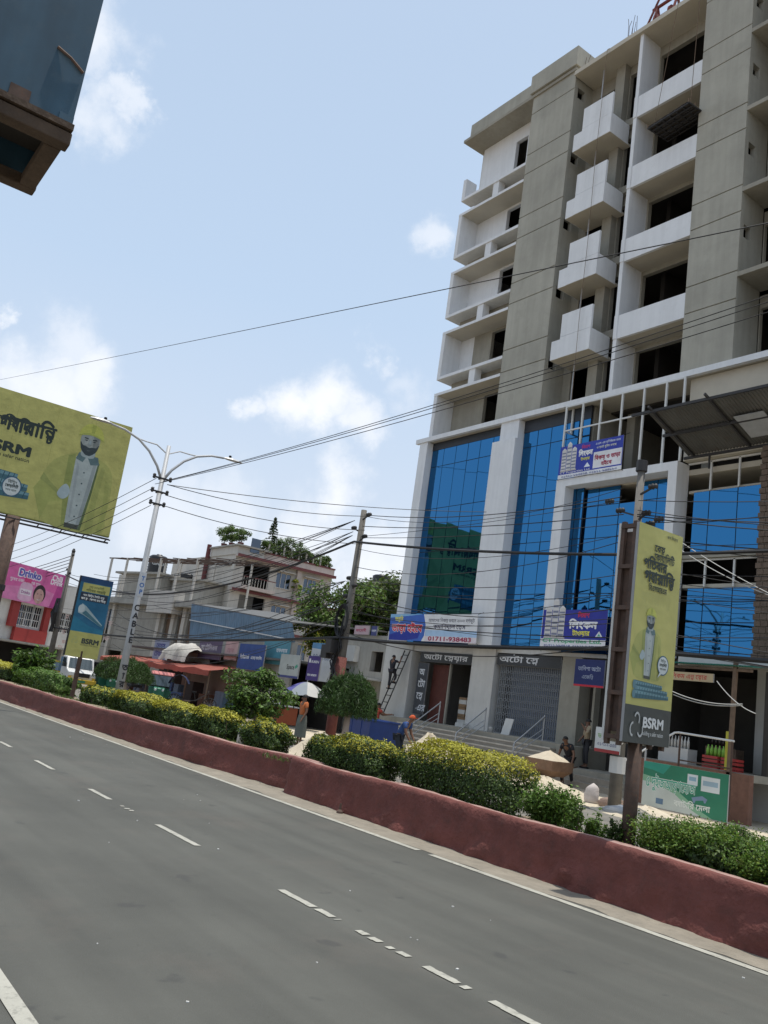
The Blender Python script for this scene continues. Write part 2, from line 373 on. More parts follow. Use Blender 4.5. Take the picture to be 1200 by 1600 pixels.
class Panel:
    """a printed sheet: origin at lower left, u to the right, v up (metres), n towards the reader"""
    def __init__(s, o, u, v, n):
        s.o, s.u, s.v, s.n = Vector(o), Vector(u).normalized(), Vector(v).normalized(), Vector(n).normalized(); s.k = 1; s.mb = MB(); s.tx = MB()
    def P(s, a, b, k): return s.o+s.u*a+s.v*b+s.n*(.002+.0003*k)
    def poly(s, pts, col, layer=None):
        if layer is None: layer = s.k; s.k += 1
        pts = list(pts); ar = sum(pts[i][0]*pts[(i+1) % len(pts)][1]-pts[(i+1) % len(pts)][0]*pts[i][1] for i in range(len(pts)))
        if ar < 0: pts = pts[::-1]
        v, e, f, *_ = delaunay_2d_cdt([Vector(p) for p in pts], [], [list(range(len(pts)))], 1, 1e-6)
        s.mb.add([s.P(p[0], p[1], layer) for p in v], [tuple(t) for t in f], col)
    def rect(s, a, b, w, h, col, layer=None): s.poly([(a, b), (a+w, b), (a+w, b+h), (a, b+h)], col, layer)
    def text(s, t, a, b, size, col, bold=0., fit=None, layer=None, rot=0., mirror=False, align=0):
        v, f, w = text_tris(t, bold)
        if len(f) == 0: return
        if layer is None: layer = s.k; s.k += 1
        sx = fit/w if fit else size
        c, sn = math.cos(rot), math.sin(rot); pts = []
        for p in v:
            x, y = p[0]*sx-(w*sx*align), p[1]*size
            if mirror: x = w*sx-x
            pts.append(s.P(a+x*c-y*sn, b+x*sn+y*c, layer))
        s.tx.add(pts, f, col)
    def build(s, parent, art='printed_artwork', let='lettering', m=None):
        m = m or print_mat('printed_vinyl')
        if s.mb.v: s.mb.build(art, m, parent)
        if s.tx.v: s.tx.build(let, m, parent)

# ------------------------------------------------------------------ leaves
def leaf_mesh(name, pts, nrm, size, mats, idx, parent=None, rng=None, droop=.0, aspect=.55, **kw):
    """one small folded leaf per point; nrm = the way the leaf faces"""
    rng = rng or np.random.default_rng(1); n = len(pts); pts = np.asarray(pts, float); nrm = np.asarray(nrm, float)
    nrm = nrm+rng.normal(0, .55, (n, 3)); nrm /= np.linalg.norm(nrm, axis=1, keepdims=True)
    t = rng.normal(0, 1, (n, 3)); t[:, 2] -= droop; t -= nrm*(t*nrm).sum(1, keepdims=True); t /= np.linalg.norm(t, axis=1, keepdims=True)
    b = np.cross(nrm, t); L_ = (np.asarray(size)*rng.uniform(.65, 1.3, n))[:, None]
    V = np.empty((n, 4, 3)); V[:, 0] = pts-t*L_*.5; V[:, 1] = pts+b*L_*aspect*.5+nrm*L_*.12; V[:, 2] = pts+t*L_*.5; V[:, 3] = pts-b*L_*aspect*.5+nrm*L_*.12
    V = V.reshape(-1, 3); base = wloc(parent) if parent is not None else Vector(((V[:, 0].min()+V[:, 0].max())/2, (V[:, 1].min()+V[:, 1].max())/2, V[:, 2].min()))
    V = V-np.array(base); me = bpy.data.meshes.new(name)
    me.vertices.add(4*n); me.vertices.foreach_set('co', V.ravel())
    me.loops.add(4*n); me.loops.foreach_set('vertex_index', np.arange(4*n)); me.polygons.add(n)
    me.polygons.foreach_set('loop_start', np.arange(0, 4*n, 4)); me.polygons.foreach_set('loop_total', np.full(n, 4))
    for m in mats: me.materials.append(m)
    me.polygons.foreach_set('material_index', np.asarray(idx, dtype=np.int32)); me.update(); me.validate()
    o = bpy.data.objects.new(name, me); COL.objects.link(o)
    if parent is not None: o.parent = parent
    else: o.location = base
    tag(o, **kw); return o

# ------------------------------------------------------------------ palette
M_ASPHALT = mat('asphalt', (.078, .078, .067), .8, .2, .35, bump=.3, bs=120, grime=.5, grime_col=(.105, .093, .078), streak=.16, sscale=(.07, 1.3, 1), gs=.8, spots=(2.6, (.045, .045, .042), .66))
M_FARROAD = mat('dusty_asphalt', (.16, .15, .13), .9, .2, .6, grime=.7, grime_col=(.4, .34, .25))
M_LINE = mat('road_paint', (.36, .35, .3), .75, .12, 3, grime=.85, grime_col=(.1, .098, .085), gs=11, bump=.2, bs=80)
M_DUST = mat('roadside_dust', (.235, .208, .165), .95, .18, 3, bump=.5, bs=60, grime=.6, grime_col=(.13, .12, .1))
M_EARTH = mat('bare_earth', (.24, .19, .13), .95, .25, 2, bump=.6, bs=30)
M_SAND = mat('building_sand', (.52, .45, .34), .95, .12, 2.5, bump=.5, bs=40, grime=.25, grime_col=(.4, .33, .24))
M_MAROON = mat('maroon_masonry_paint', (.155, .05, .04), .85, .22, 3.1, bump=1.0, bs=17, grime=.6, grime_col=(.085, .04, .033), gs=5, streak=.07, sscale=(1.2, 1.2, 3.5))
M_CONC = mat('grey_cement_render', (.375, .36, .305), .9, .17, .33, bump=.15, bs=14, streak=.07, grime=.5, grime_col=(.27, .26, .22), gs=.9)
M_CONC2 = mat('raw_concrete', (.31, .29, .24), .9, .14, .7, bump=.2, bs=18, streak=.06, grime=.3, grime_col=(.16, .15, .12))
M_WHITE = mat('white_wall_putty', (.72, .73, .74), .8, .05, .7, bump=.06, bs=9, streak=.05, grime=.22, grime_col=(.5, .5, .49))
M_OFFW = mat('weathered_white_paint', (.56, .55, .52), .85, .08, .9, streak=.05, grime=.25, grime_col=(.4, .38, .34))
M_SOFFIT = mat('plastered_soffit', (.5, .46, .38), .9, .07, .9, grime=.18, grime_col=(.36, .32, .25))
M_SHADEIN = mat('shade_dark_interior', (.05, .045, .04), .95, .2, .8)  # indoor shade put into the colour, far darker than bare concrete
M_GLASS = glass_mat('blue_reflective_glass', (.035, .165, .35))
M_MULL = mat('dark_aluminium', (.03, .035, .045), .5, 0)
M_STEELW = mat('white_painted_steel', (.62, .62, .6), .5, .06, 4)
M_STEELG = mat('galvanised_steel', (.42, .43, .44), .5, .1, 5, metal=.3)
M_RUST = mat('rusty_steel', (.085, .055, .042), .8, .35, 6, grime=.5, grime_col=(.16, .07, .035))
M_DARKST = mat('dark_steel', (.035, .033, .033), .6, .2, 6)
M_POLED = mat('grimy_concrete_pole', (.15, .14, .125), .9, .2, 3, bump=.2, bs=40, streak=.15)
M_POLE = mat('cast_concrete_pole', (.3, .285, .25), .88, .15, 3, bump=.15, bs=40, streak=.1)
M_CABLE = mat('black_cable', (.012, .012, .013), .6, 0)
M_PIERB = mat('grimy_brick', (.13, .095, .072), .95, .25, 5, bump=.3, bs=60, island=.3, grime=.4, grime_col=(.2, .18, .15))
M_BRICK = mat('red_brick', (.19, .1, .07), .9, .22, 5, bump=.3, bs=60, island=.25)
M_WOOD = mat('weathered_timber', (.16, .11, .075), .85, .25, 5, streak=.2)
M_BLACK = mat('black_rubber', (.018, .018, .018), .75, 0)
M_CORR = mat('old_tin_sheet', (.1, .1, .095), .6, .2, 1.2, grime=.4, grime_col=(.1, .06, .04))

# ------------------------------------------------------------------ ground and roads
def sheet(name, x0, x1, y0, y1, z, m, nx=1, ny=1, kind='structure', edge=None, wob=0., **kw):
    """a flat sheet; edge(x) shifts both long borders, wob roughens them"""
    b = MB(); rnd = random.Random(hash(name) % 999)
    P = [[None]*(ny+1) for _ in range(nx+1)]
    for i in range(nx+1):
        x = x0+(x1-x0)*i/nx; s = edge(x) if edge else 0
        for j in range(ny+1):
            y = y0+(y1-y0)*j/ny+s
            if wob and j in (0, ny): y += rnd.uniform(-wob, wob)
            P[i][j] = len(b.v); b.v.append((x, y, z))
    for i in range(nx):
        for j in range(ny): b.f.append((P[i][j], P[i+1][j], P[i+1][j+1], P[i][j+1])); b.c.append(None)
    return b.build(name, m, kind=kind, **kw)
sheet('ground', -1500, 1500, -1500, 1500, -.012, M_EARTH)
sheet('road', -400, 120, .2, 9.0, 0, M_ASPHALT)
sheet('service_road', -400, 120, 10.5, 18.5, 0, M_FARROAD)
sheet('sandy_ground', -37, 10, 17.6, 24.9, .008, M_SAND, 60, 1, wob=.5)
sheet('pavement', -120, -37, 18.4, 24.9, .008, M_DUST, 60, 1, wob=.2)
sheet('verge', -400, 120, -12, .9, .004, M_DUST, 200, 1, wob=.12)
_wy = lambda x: 7.46 if x < -32 else 7.46+(x+32)*.027 if x < -17.3 else 7.86+(x+17.3)*.125 if x < -13.0 else 8.42
_ly = lambda x: 7.62+.0135*max(x, -34)
b = MB()                                      # solid line along the median
xs = [-200, -120, -80, -60, -45]+[-36+.25*i for i in range(170)]
rnd = random.Random(3)
for x0, x1 in zip(xs, xs[1:]):
    w0 = .055
    if rnd.random() < .02 and x1 > -36: continue
    b.quad((x0, _ly(x0)-w0, .006), (x1, _ly(x1)-w0, .006), (x1, _ly(x1)+w0, .006), (x0, _ly(x0)+w0, .006))
b.build('edge_line', M_LINE, kind='structure')
sheet('edge_line', -200, 20, 1.49, 1.59, .006, M_LINE, kind='structure')
def dash(x0, x1, y=4.375, w=.042, wear=.0):
    b = MB(); x = x0; rnd = random.Random(int(x0*100))
    while x < x1-.01:
        s = min(.06, x1-x)
        if wear < .15 or rnd.random() > wear:
            a, c = w*rnd.uniform(.85-.5*wear, 1), w*rnd.uniform(.85-.5*wear, 1)
            b.quad((x, y-a, .006), (x+s, y-a, .006), (x+s, y+c, .006), (x, y+c, .006))
        x += s
    b.build('lane_dash', M_LINE, kind='structure')
for (p, q, wr) in [((0, 1159), (19, 1168), .1), ((52, 1188), (85, 1203), .12), ((136, 1233), (175, 1250), .05), ((190, 1257), (210, 1268), .72), ((246, 1289), (306, 1322), .06),
                   ((437, 1391), (492, 1418), .05), ((492, 1418), (530, 1438), .2), ((552, 1451), (600, 1476), .3), ((600, 1476), (640, 1497), .6), ((650, 1502), (720, 1537), .25), ((728, 1541), (745, 1550), .55), ((770, 1565), (880, 1622), .06)]:
    dash(atZ(*p).x, atZ(*q).x, wear=wr)
for x in (-22.3, -28, -36, -44): dash(x, x+2.0, wear=.15)
for x in (-.5, 5.5, 11.5): dash(x, x+2.0, wear=.15)
# dust drifted along the foot of the median wall
b = MB(); rnd = random.Random(9); xs = [-60+.3*i for i in range(260)]; pr = None
for x in xs:
    a = _ly(x)+.05+abs(rnd.gauss(0, .035)); c = _wy(x)+.05
    if a < c:
        cur = ((x, a, .004), (x, c, .02+.02*rnd.random()))
        if pr: b.quad(pr[0], cur[0], cur[1], pr[1])
        pr = cur
b.build('drifted_dust', M_DUST, kind='stuff', label='pale dust drifted along the foot of the maroon wall')
# median: planted soil with a low kerb on the far side
b = MB(); rnd = random.Random(4); n = 220; gx = [-75+.4*i for i in range(n)]
rows = [(.14, .5), (.5, .5), (1.1, .47), (1.7, .44), (2.2, .3)]
for x in gx:
    for (dy, z) in rows: b.v.append((x, (_wy(x)+dy) if dy < .4 else max(_wy(x)+.3, 8.0+dy-.2), z+rnd.uniform(-.05, .06)))
for i in range(n-1):
    for j in range(len(rows)-1): k = i*len(rows)+j; b.f.append((k, k+len(rows), k+len(rows)+1, k+1)); b.c.append(None)
b.build('median_soil', M_EARTH, kind='structure', smooth=True)
b = MB(); b.box(-75, 15, 10.2, 10.38, 0, .34); b.build('median_kerb', M_CONC2, kind='structure')

M_CREST = mat('pale_patchy_crest', (.33, .21, .18), .9, .2, 5, bump=.6, bs=30, grime=.7, grime_col=(.15, .06, .05), gs=4)  # paler, patchy colour for the top band of the wall
def median_wall(name, label, xa, xb, face, z_top, step=.11, seed=1, round_start=False):
    rnd = np.random.default_rng(seed); prof = [(.0, -.02), (.012, .08), (.02, .18), (.03, .28), (.035, .38), (.04, .48), (.045, .56), (.06, .605), (.10, .62), (.19, .622), (.21, .60), (.215, .3)]
    nx = int((xb-xa)/step)+1; xs = np.linspace(xa, xb, nx); b = MB(); m = len(prof)
    rough = rnd.normal(0, 1, (nx, m)); rough = (rough+np.roll(rough, 1, 0)+np.roll(rough, -1, 0))/3
    for i, x in enumerate(xs):
        lo = .012*math.sin(x*1.7)+.009*math.sin(x*.61+1)
        for j, (dy, z) in enumerate(prof):
            amp = .02 if j < 4 else .009
            e = 0.
            if round_start: d = x-xa; e = .1*max(0, 1-d/.22)**2
            zz = z*(z_top/.62)+(lo if j > 5 else 0)+(rough[i, j]*.006 if j > 5 else 0)
            if round_start and j > 6: zz -= .04*max(0, 1-(x-xa)/.2)**2
            yy = face(x)+dy+rough[i, j]*amp*(2 if j < 3 else 1)+(e if j < 8 else 0)
            b.v.append((x, yy, zz))
    for i in range(nx-1):
        for j in range(m-1): k = i*m+j; b.f.append((k, k+m, k+m+1, k+1)); b.c.append(None)
    b.f.append(tuple(range(m))); b.c.append(None); b.f.append(tuple(range((nx-1)*m, nx*m))[::-1]); b.c.append(None)
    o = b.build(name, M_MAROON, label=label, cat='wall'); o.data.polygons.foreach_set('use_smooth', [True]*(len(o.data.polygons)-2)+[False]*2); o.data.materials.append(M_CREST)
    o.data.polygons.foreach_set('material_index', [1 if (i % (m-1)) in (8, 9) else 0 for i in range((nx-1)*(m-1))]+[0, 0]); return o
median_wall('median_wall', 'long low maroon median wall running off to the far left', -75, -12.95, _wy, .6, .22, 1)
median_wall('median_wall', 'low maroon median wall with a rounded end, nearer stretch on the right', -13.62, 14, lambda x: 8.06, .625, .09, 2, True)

# ------------------------------------------------------------------ the big unfinished building
BLD = thing('commercial_building', 'tall unfinished tower with grey concrete strips, white balconies and blue glass podium', 'building', (-24, 25, 0))
Y0 = 24.5
FL = [14.72, 17.98, 21.33, 24.68, 28.03]              # finished floor levels above the podium
def P(name, m, mb, parent=None, **kw): return mb.build(name, m, parent or BLD, **kw)
# shell: floor slabs, rear and side walls, rough interior partitions
for z in FL: P('floor_slab', M_SHADEIN, MB().box(-32.3, -10.6, 25.95, 38.5, z-.28, z-.02))
P('rear_wall', M_SHADEIN, MB().box(-32.6, -10.2, 38.5, 38.8, 0, 31.2))
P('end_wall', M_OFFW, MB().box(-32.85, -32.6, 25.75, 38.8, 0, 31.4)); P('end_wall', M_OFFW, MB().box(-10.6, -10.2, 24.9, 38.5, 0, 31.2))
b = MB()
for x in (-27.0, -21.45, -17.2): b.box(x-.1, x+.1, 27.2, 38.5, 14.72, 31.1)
P('partition', M_SHADEIN, b)
P('partition', M_SHADEIN, MB().box(-32.5, -10.7, 31.5, 31.7, 14.72, 31.1))
P('roof_slab', M_SOFFIT, MB().box(-25.1, -10.2, 24.34, 25.97, 31.08, 31.3)); P('roof_slab', M_SHADEIN, MB().box(-25.1, -10.2, 25.97, 38.8, 31.08, 31.28))  # inner part of the slab takes the shade-darkened interior colour
P('roof_slab', M_CONC2, MB().box(-33.0, -25.1, 24.42, 38.8, 31.46, 31.62))
P('roof_parapet', M_CONC, MB().box(-32.6, -27.9, 24.5, 24.66, 31.62, 32.4)); P('roof_parapet', M_CONC, MB().box(-32.6, -32.44, 24.66, 38, 31.62, 32.4))
P('roof_parapet', M_CONC, MB().box(-28.0, -25.02, 24.32, 26.6, 31.66, 32.66))
# concrete strips: rendered panels between recessed joints
def strip(x0, x1, holes_x, yb):
    st = P('concrete_strip', M_CONC, MB().box(x0+.03, x1-.2, Y0+.05, Y0+.2, 14.72, 31.64))
    js = [14.72, 17.03, 18.1, 20.43, 21.48, 23.8, 24.88, 27.22, 28.27, 30.55, 31.64]
    for a, c in zip(js, js[1:]):
        P('rendered_panel', M_CONC, MB().box(x0, x1-.004, Y0, Y0+.05, a+.022, c-.022), st)
    w = MB().wall('x', x1-.2, x1, Y0+.052, yb, 14.72, 31.64, holes_x); P('return_wall', M_CONC, w, st)
    P('return_wall', M_CONC, MB().box(x0, x0+.2, Y0+.052, yb, 14.72, 31.64), st)
    return st
hz = [30.15, 26.75, 23.4, 20.05, 16.7]
strip(-27.9, -25.15, [(24.72, 25.2, z, z+.52) for z in hz], 25.7)
strip(-18.27, -16.2, [(24.72, 25.15, z, z+.5) for z in (29.2, 26.2, 22.85, 19.5)], 25.9)
# left bay: white picture frames, one per storey, with a recessed slot between
for k, (zb, zt) in enumerate([(None, 17.02), (17.75, 20.33), (21.1, 23.68), (24.45, 27.03), (27.8, None)]):
    fr = MB()
    if zt:
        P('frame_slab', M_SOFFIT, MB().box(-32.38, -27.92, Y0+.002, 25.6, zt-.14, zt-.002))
        fr.box(-32.62, -27.92, Y0-.012, Y0, zt-.14, zt)
    lo = zb if zb else 14.75; hi = zt if zt else 29.05
    yb = 25.6 if zt else 25.2
    fr.box(-32.62, -32.38, Y0, yb, lo, hi)
    if zb: fr.box(-32.38, -27.92, Y0, 25.55, zb, zb+.15)
    P('balcony_frame', M_WHITE, fr)
    if zb:
        P('slot_wall', M_CONC2, MB().box(-32.3, -27.92, 25.25, 25.42, zb-.74, zb))
        P('slot_post', M_WHITE, MB().box(-30.2, -29.78, Y0+.05, Y0+.45, zb-.73, zb))
    fz = lo+.15 if zb else 14.75; tz = 31.46 if not zt else zt-.14
    dt = min(fz+2.75, tz-.0) if not zt else min(fz+2.4, tz-.12)
    dx = (-30.1, -28.9) if zt else (-30.05, -29.2)
    if k < 2:   # not yet painted on the right-hand half
        P('back_wall', M_WHITE, MB().box(-32.6, -31.4, 25.6, 25.8, fz, tz)) if k else None
        P('back_wall', M_CONC2, MB().wall('y', 25.6, 25.78, -31.4 if k else -32.6, -27.0, fz, tz, [(dx[0], dx[1], fz, dt)]))
    else:
        P('back_wall', M_WHITE, MB().wall('y', 25.6, 25.8, -32.6, -27.0, fz, tz, [(dx[0], dx[1], fz, dt)]))
# middle bay: recess with hanging white boxes
for k, z in enumerate([16.75, 20.1, 23.45, 26.8]):
    bx = P('balcony_box', M_WHITE, MB().box(-24.2, -22.55, 24.3, 24.4, z, z+.94).box(-22.65, -22.55, 24.4, 25.5, z, z+.94).box(-24.68, -24.2, 24.32, 24.4, z, z+.86).box(-24.68, -24.58, 24.4, 25.5, z, z+.86))
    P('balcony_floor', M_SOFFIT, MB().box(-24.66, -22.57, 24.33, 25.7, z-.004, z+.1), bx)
    P('screen_panel', M_WHITE, MB().box(-24.2, -22.55, 24.305, 24.4, z+.955, z+1.98), bx)
wn = []
for z in (14.8, 18.0, 21.35, 24.7, 28.05): wn += [(-24.7, -23.5, z+.35, z+2.35), (-22.9, -21.75, z+.02, z+2.55)]
P('recess_wall', M_CONC2, MB().wall('y', 25.7, 25.9, -25.15, -21.5, 14.72, 31.08, wn))
P('recess_column', M_CONC2, MB().box(-23.45, -22.95, 25.35, 25.7, 14.72, 31.08))
for z in FL[1:]: P('recess_beam', M_CONC2, MB().box(-22.95, -21.5, 25.45, 25.7, z-.32, z+.02))
# fin and the balconies beside it
P('white_fin', M_WHITE, MB().box(-21.5, -21.33, Y0, 25.65, 14.74, 31.08))
for z in (16.92, 20.28, 23.62, 26.96): 
    pa = P('balcony_parapet', M_WHITE, MB().box(-21.33, -18.27, Y0+.012, Y0+.13, z, z+1.0).box(-21.5, -21.33, Y0-.03, Y0-.003, z, z+1.0))
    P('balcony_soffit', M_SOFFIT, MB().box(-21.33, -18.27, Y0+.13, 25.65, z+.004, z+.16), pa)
op = []
for z, t in ((14.75, 16.75), (17.1, 20.1), (20.45, 23.45), (23.8, 26.8), (27.1, 30.6)): op.append((-21.25, -18.0, z, t))
P('balcony_back_wall', M_CONC2, MB().wall('y', 25.65, 25.85, -21.33, -18.0, 14.72, 31.08, op))
# right bay
for z in (17.86, 21.2, 24.53, 27.88):
    P('bay_slab', M_CONC2, MB().box(-16.2, -10.6, Y0, 25.95, z-.0, z+.17))
    P('bay_frame', M_WHITE, MB().box(-14.75, -14.5, Y0-.02, 25.9, z-1.15, z))
op = []
for z in (14.8, 18.1, 21.45, 24.8, 28.1): op += [(-16.35+.2, -13.3, z, z+2.4), (-12.8, -11.2, z, z+2.4)]
P('bay_back_wall', M_CONC2, MB().wall('y', 25.95, 26.1, -16.2, -10.6, 14.72, 31.08, op))
# ---- podium
P('cornice', M_WHITE, MB().box(-33.5, -10.4, 24.42, 24.6, 14.5, 14.72))
P('cornice_soffit', M_SOFFIT, MB().box(-33.3, -10.4, 24.6, 29.5, 14.52, 14.68))
P('corner_column', M_WHITE, MB().box(-33.2, -32.6, 24.48, 25.2, 5.2, 14.5))
P('corner_column', M_OFFW, MB().box(-34.3, -32.2, 24.95, 25.9, 0, 5.19))
P('column', M_WHITE, MB().box(-27.42, -26.3, 24.5, 25.3, 13.62, 14.5))
P('column', M_WHITE, MB().prism([(-28.02, 24.72, 4.6), (-27.72, 24.36, 4.6), (-26.28, 24.36, 4.6), (-26.28, 25.3, 4.6), (-28.02, 25.3, 4.6)], (0, 0, 9.02)))
P('column', M_OFFW, MB().box(-28.0, -26.6, 24.95, 25.7, 1.1, 4.6))
# curtain walls: single panes in dark mullions
def curtain(x0, x1, z0, z1, xs, zs, y=24.8, skip=()):
    cw = P('curtain_wall', M_MULL, MB().box(x0, x1, y+.055, y+.1, z0, z1) if not skip else MB().wall('y', y+.055, y+.1, x0, x1, z0, z1, skip))
    X = [x0]+[x for x in xs if x0 < x < x1]+[x1]; Z = [z0]+[z for z in zs if z0 < z < z1]+[z1]; rnd = random.Random(int(x0*7))
    for a, c in zip(X, X[1:]):
        for d, e in zip(Z, Z[1:]):
            if any(s[0]-.01 <= a and c <= s[1]+.01 and s[2]-.01 <= d and e <= s[3]+.01 for s in skip): continue
            g = .016; t = [rnd.gauss(0, .0035) for _ in range(2)]; b = MB(); yy = lambda x, z: y+.03+(x-(a+c)/2)*t[0]+(z-(d+e)/2)*t[1]
            q = [(a+g, d+g), (c-g, d+g), (c-g, e-g), (a+g, e-g)]
            b.add([(x, yy(x, z), z) for x, z in q]+[(x, y+.054, z) for x, z in q], [(0, 1, 2, 3), (0, 4, 5, 1), (1, 5, 6, 2), (2, 6, 7, 3), (3, 7, 4, 0)])
            P('glass_pane', M_GLASS, b, cw)
    return cw
zr = [6.85, 9.0, 11.12, 13.25]
curtain(-32.6, -27.42, 4.6, 14.12, [-31.68, -30.78, -29.92, -29.07, -28.2], zr, 24.82)
P('glass_head', M_MULL, MB().box(-32.6, -27.42, 24.84, 24.95, 14.12, 14.5))
curtain(-26.28, -22.55, 4.75, 13.95, [-25.42, -24.64, -23.78, -22.93], zr, 24.82)
P('glass_head', M_MULL, MB().box(-26.28, -22.55, 24.84, 24.95, 13.95, 14.5))
curtain(-23.08, -18.45, 4.6, 11.0, [-22.55, -21.9, -20.88, -19.92, -19.2], [6.85, 9.0, 10.28], 24.95, skip=[(-20.88, -19.92, 10.28, 11.0)])
curtain(-17.62, -14.98, 8.15, 10.3, [-17, -15.95], [9.2], 24.85); curtain(-17.62, -14.98, 4.62, 6.95, [-17, -15.95], [5.8], 24.85)
curtain(-14.1, -10.7, 4.62, 10.3, [-13.3, -12.4, -11.5], zr, 24.85)
# portal frame and the white steel lattice above it
pf = P('portal_frame', M_WHITE, MB().box(-23.6, -23.1, 24.36, 25.05, 4.6, 11.05).box(-18.34, -17.98, 24.36, 25.05, 4.6, 11.05).box(-23.6, -17.98, 24.36, 25.05, 11.05, 11.36))
lat = P('steel_lattice', M_STEELW, MB().bar((-23.5, 24.42, 13.42), (-17.92, 24.42, 13.42), .055).bar((-23.5, 24.42, 14.46), (-17.92, 24.42, 14.46), .06))
for x in (-23.5, -22.62, -21.7, -20.68, -19.68, -18.7, -17.95): P('lattice_post', M_STEELW, MB().bar((x, 24.42, 11.36), (x, 24.42, 14.5), .07), lat)
P('lattice_post', M_STEELW, MB().bar((-17.95, 24.9, 12.6), (-17.95, 24.9, 14.5), .07), lat); P('lattice_post', M_STEELW, MB().bar((-23.5, 24.8, 13.4), (-23.5, 24.8, 14.5), .07), lat)
P('lattice_tie', M_STEELW, MB().bar((-23.5, 24.42, 13.42), (-23.5, 24.82, 13.42), .05), lat)
# open storey behind the lattice
P('floor_slab', M_SOFFIT, MB().box(-23.1, -10.6, 25.06, 33, 11.0, 11.2)); P('partition', M_SHADEIN, MB().box(-23.4, -10.7, 29.5, 29.7, 0, 14.5))
P('partition', M_CONC2, MB().box(-22.7, -22.5, 25.0, 29.5, 11.2, 14.5)); P('inner_column', M_CONC2, MB().box(-21.95, -21.55, 26.3, 26.7, 11.2, 14.5)); P('inner_column', M_CONC2, MB().box(-18.6, -18.2, 26.6, 27, 11.2, 14.5))
P('floor_slab', M_SOFFIT, MB().box(-17.9, -14.98, 25.0, 29.5, 6.96, 7.1)); P('floor_slab', M_SOFFIT, MB().box(-17.9, -14.98, 25.0, 29.5, 10.31, 10.4))
for z0, z1 in ((6.97, 7.9), (10.32, 11.35)):
    rl = P('open_band_rail', M_STEELW, MB().bar((-17.9, 24.9, z1), (-14.9, 24.9, z1), .06))
    for x in (-17, -15.94): P('rail_post', M_STEELW, MB().bar((x, 24.9, z0), (x, 24.9, z1), .06), rl)
P('spandrel', M_CONC2, MB().box(-17.95, -14.98, 24.75, 24.98, 7.94, 8.14))
P('spandrel', M_SOFFIT, MB().box(-17.95, -10.4, 24.62, 25.0, 11.4, 13.2)); P('beam', M_SOFFIT, MB().box(-17.95, -10.4, 24.75, 25.4, 13.2, 14.5))
# raw brick pier at the right: courses of single bricks
pier = P('brick_pier', M_CONC2, MB().box(-14.87, -14.23, 24.43, 25.1, 4.6, 11.4))
_bk = MB().box(-.105, .105, -.03, .05, 0, .17).build('brick', M_PIERB, pier, local=True); _first = True
for i in range(34):
    for j in range(3):
        o = _bk if _first else _bk.copy()
        if not _first: COL.objects.link(o)
        _first = False; o.location = Vector((-14.79+.225*j+(.05 if i % 2 else 0), 24.4, 4.62+i*.2))-wloc(pier)
P('column', M_OFFW, MB().box(-14.6, -13.9, 24.3, 25.0, 0, 4.58))
# roof clutter that belongs to the tower
P('drain_pipe', M_STEELG, MB().tube([(-23.85, 24.95, 14.8), (-23.85, 24.95, 31.0)], .03, 6))
# ---- ground floor
P('shop_ceiling', M_SHADEIN, MB().box(-33, -14, 25.1, 29.4, 4.4, 4.58))
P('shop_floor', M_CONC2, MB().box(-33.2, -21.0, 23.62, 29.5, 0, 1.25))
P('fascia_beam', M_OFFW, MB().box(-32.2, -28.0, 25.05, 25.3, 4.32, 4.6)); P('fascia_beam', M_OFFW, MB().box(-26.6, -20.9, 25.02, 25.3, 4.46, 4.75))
P('shop_partition', M_SHADEIN, MB().box(-27.3, -27.1, 25.8, 29.5, 1.25, 4.4)); P('shop_partition', M_SHADEIN, MB().box(-22.6, -22.4, 25.6, 29.5, .6, 4.4))
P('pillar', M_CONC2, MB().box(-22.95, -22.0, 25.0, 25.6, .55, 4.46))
P('passage_wall', M_SHADEIN, MB().box(-22.0, -18.0, 25.6, 25.8, .55, 4.5))

# ------------------------------------------------------------------ stairs, rails and shopfronts
M_STEP = mat('worn_step_concrete', (.33, .29, .235), .9, .14, 2, bump=.25, bs=30, grime=.45, grime_col=(.2, .16, .12))
M_STEPEDGE = mat('pale_step_edge', (.55, .5, .42), .8, .2, 4, grime=.5, grime_col=(.33, .29, .24))  # paler colour for a thin strip along each step's front edge
st = thing('staircase', 'wide flight of worn concrete steps up to the shop entrances', 'stairs', (-27, 22.5, 0))
for k in range(7):
    z = 1.08-.155*k; y = 23.62-.3*(k+1)
    _s = MB().box(-30.5, -21.6, y, 23.62-.3*k, 0, z).build('step', M_STEP, st, bevel=.012); MB().box(-30.5, -21.6, y-.012, y-.001, z-.045, z+.004).build('step_edge_strip', M_STEPEDGE, _s)
st2 = thing('staircase', 'low concrete landing with two steps before the dark passage door', 'stairs', (-19.6, 23.6, 0))
MB().box(-21.58, -17.3, 23.3, 25.55, 0, .56).build('landing', M_CONC2, st2); MB().box(-21.58, -17.3, 22.85, 23.3, 0, .38).build('step', M_STEP, st2); MB().box(-21.58, -17.3, 22.4, 22.85, 0, .2).build('step', M_STEP, st2)
def handrail(x, label, y0=22.35, y1=23.75, z0=.4, z1=1.25):
    t = thing('handrail', label, 'handrail', (x, y0, 0), 0, 'steel handrails on the shop steps')
    MB().tube([(x, y0, z0), (x, y0, z0+.62), (x, y0+.05, z0+.68), (x, y1+.0, z1+.86), (x, y1, z1+.9)], .026, 6).build('top_rail', M_STEELG, t, smooth=True)
    MB().tube([(x, y1, z1), (x, y1, z1+.92)], .026, 6).build('post', M_STEELG, t)
    for d in (.22, .42): MB().tube([(x, y0, z0+d), (x, y1, z1+d+.02)], .016, 5).build('lower_rail', M_STEELG, t)
handrail(-28.3, 'steel handrail at the far left end of the shop steps'); handrail(-25.5, 'steel handrail between the open shop and the folding gate'); handrail(-22.4, 'steel handrail at the right end of the steps by the folding gate')

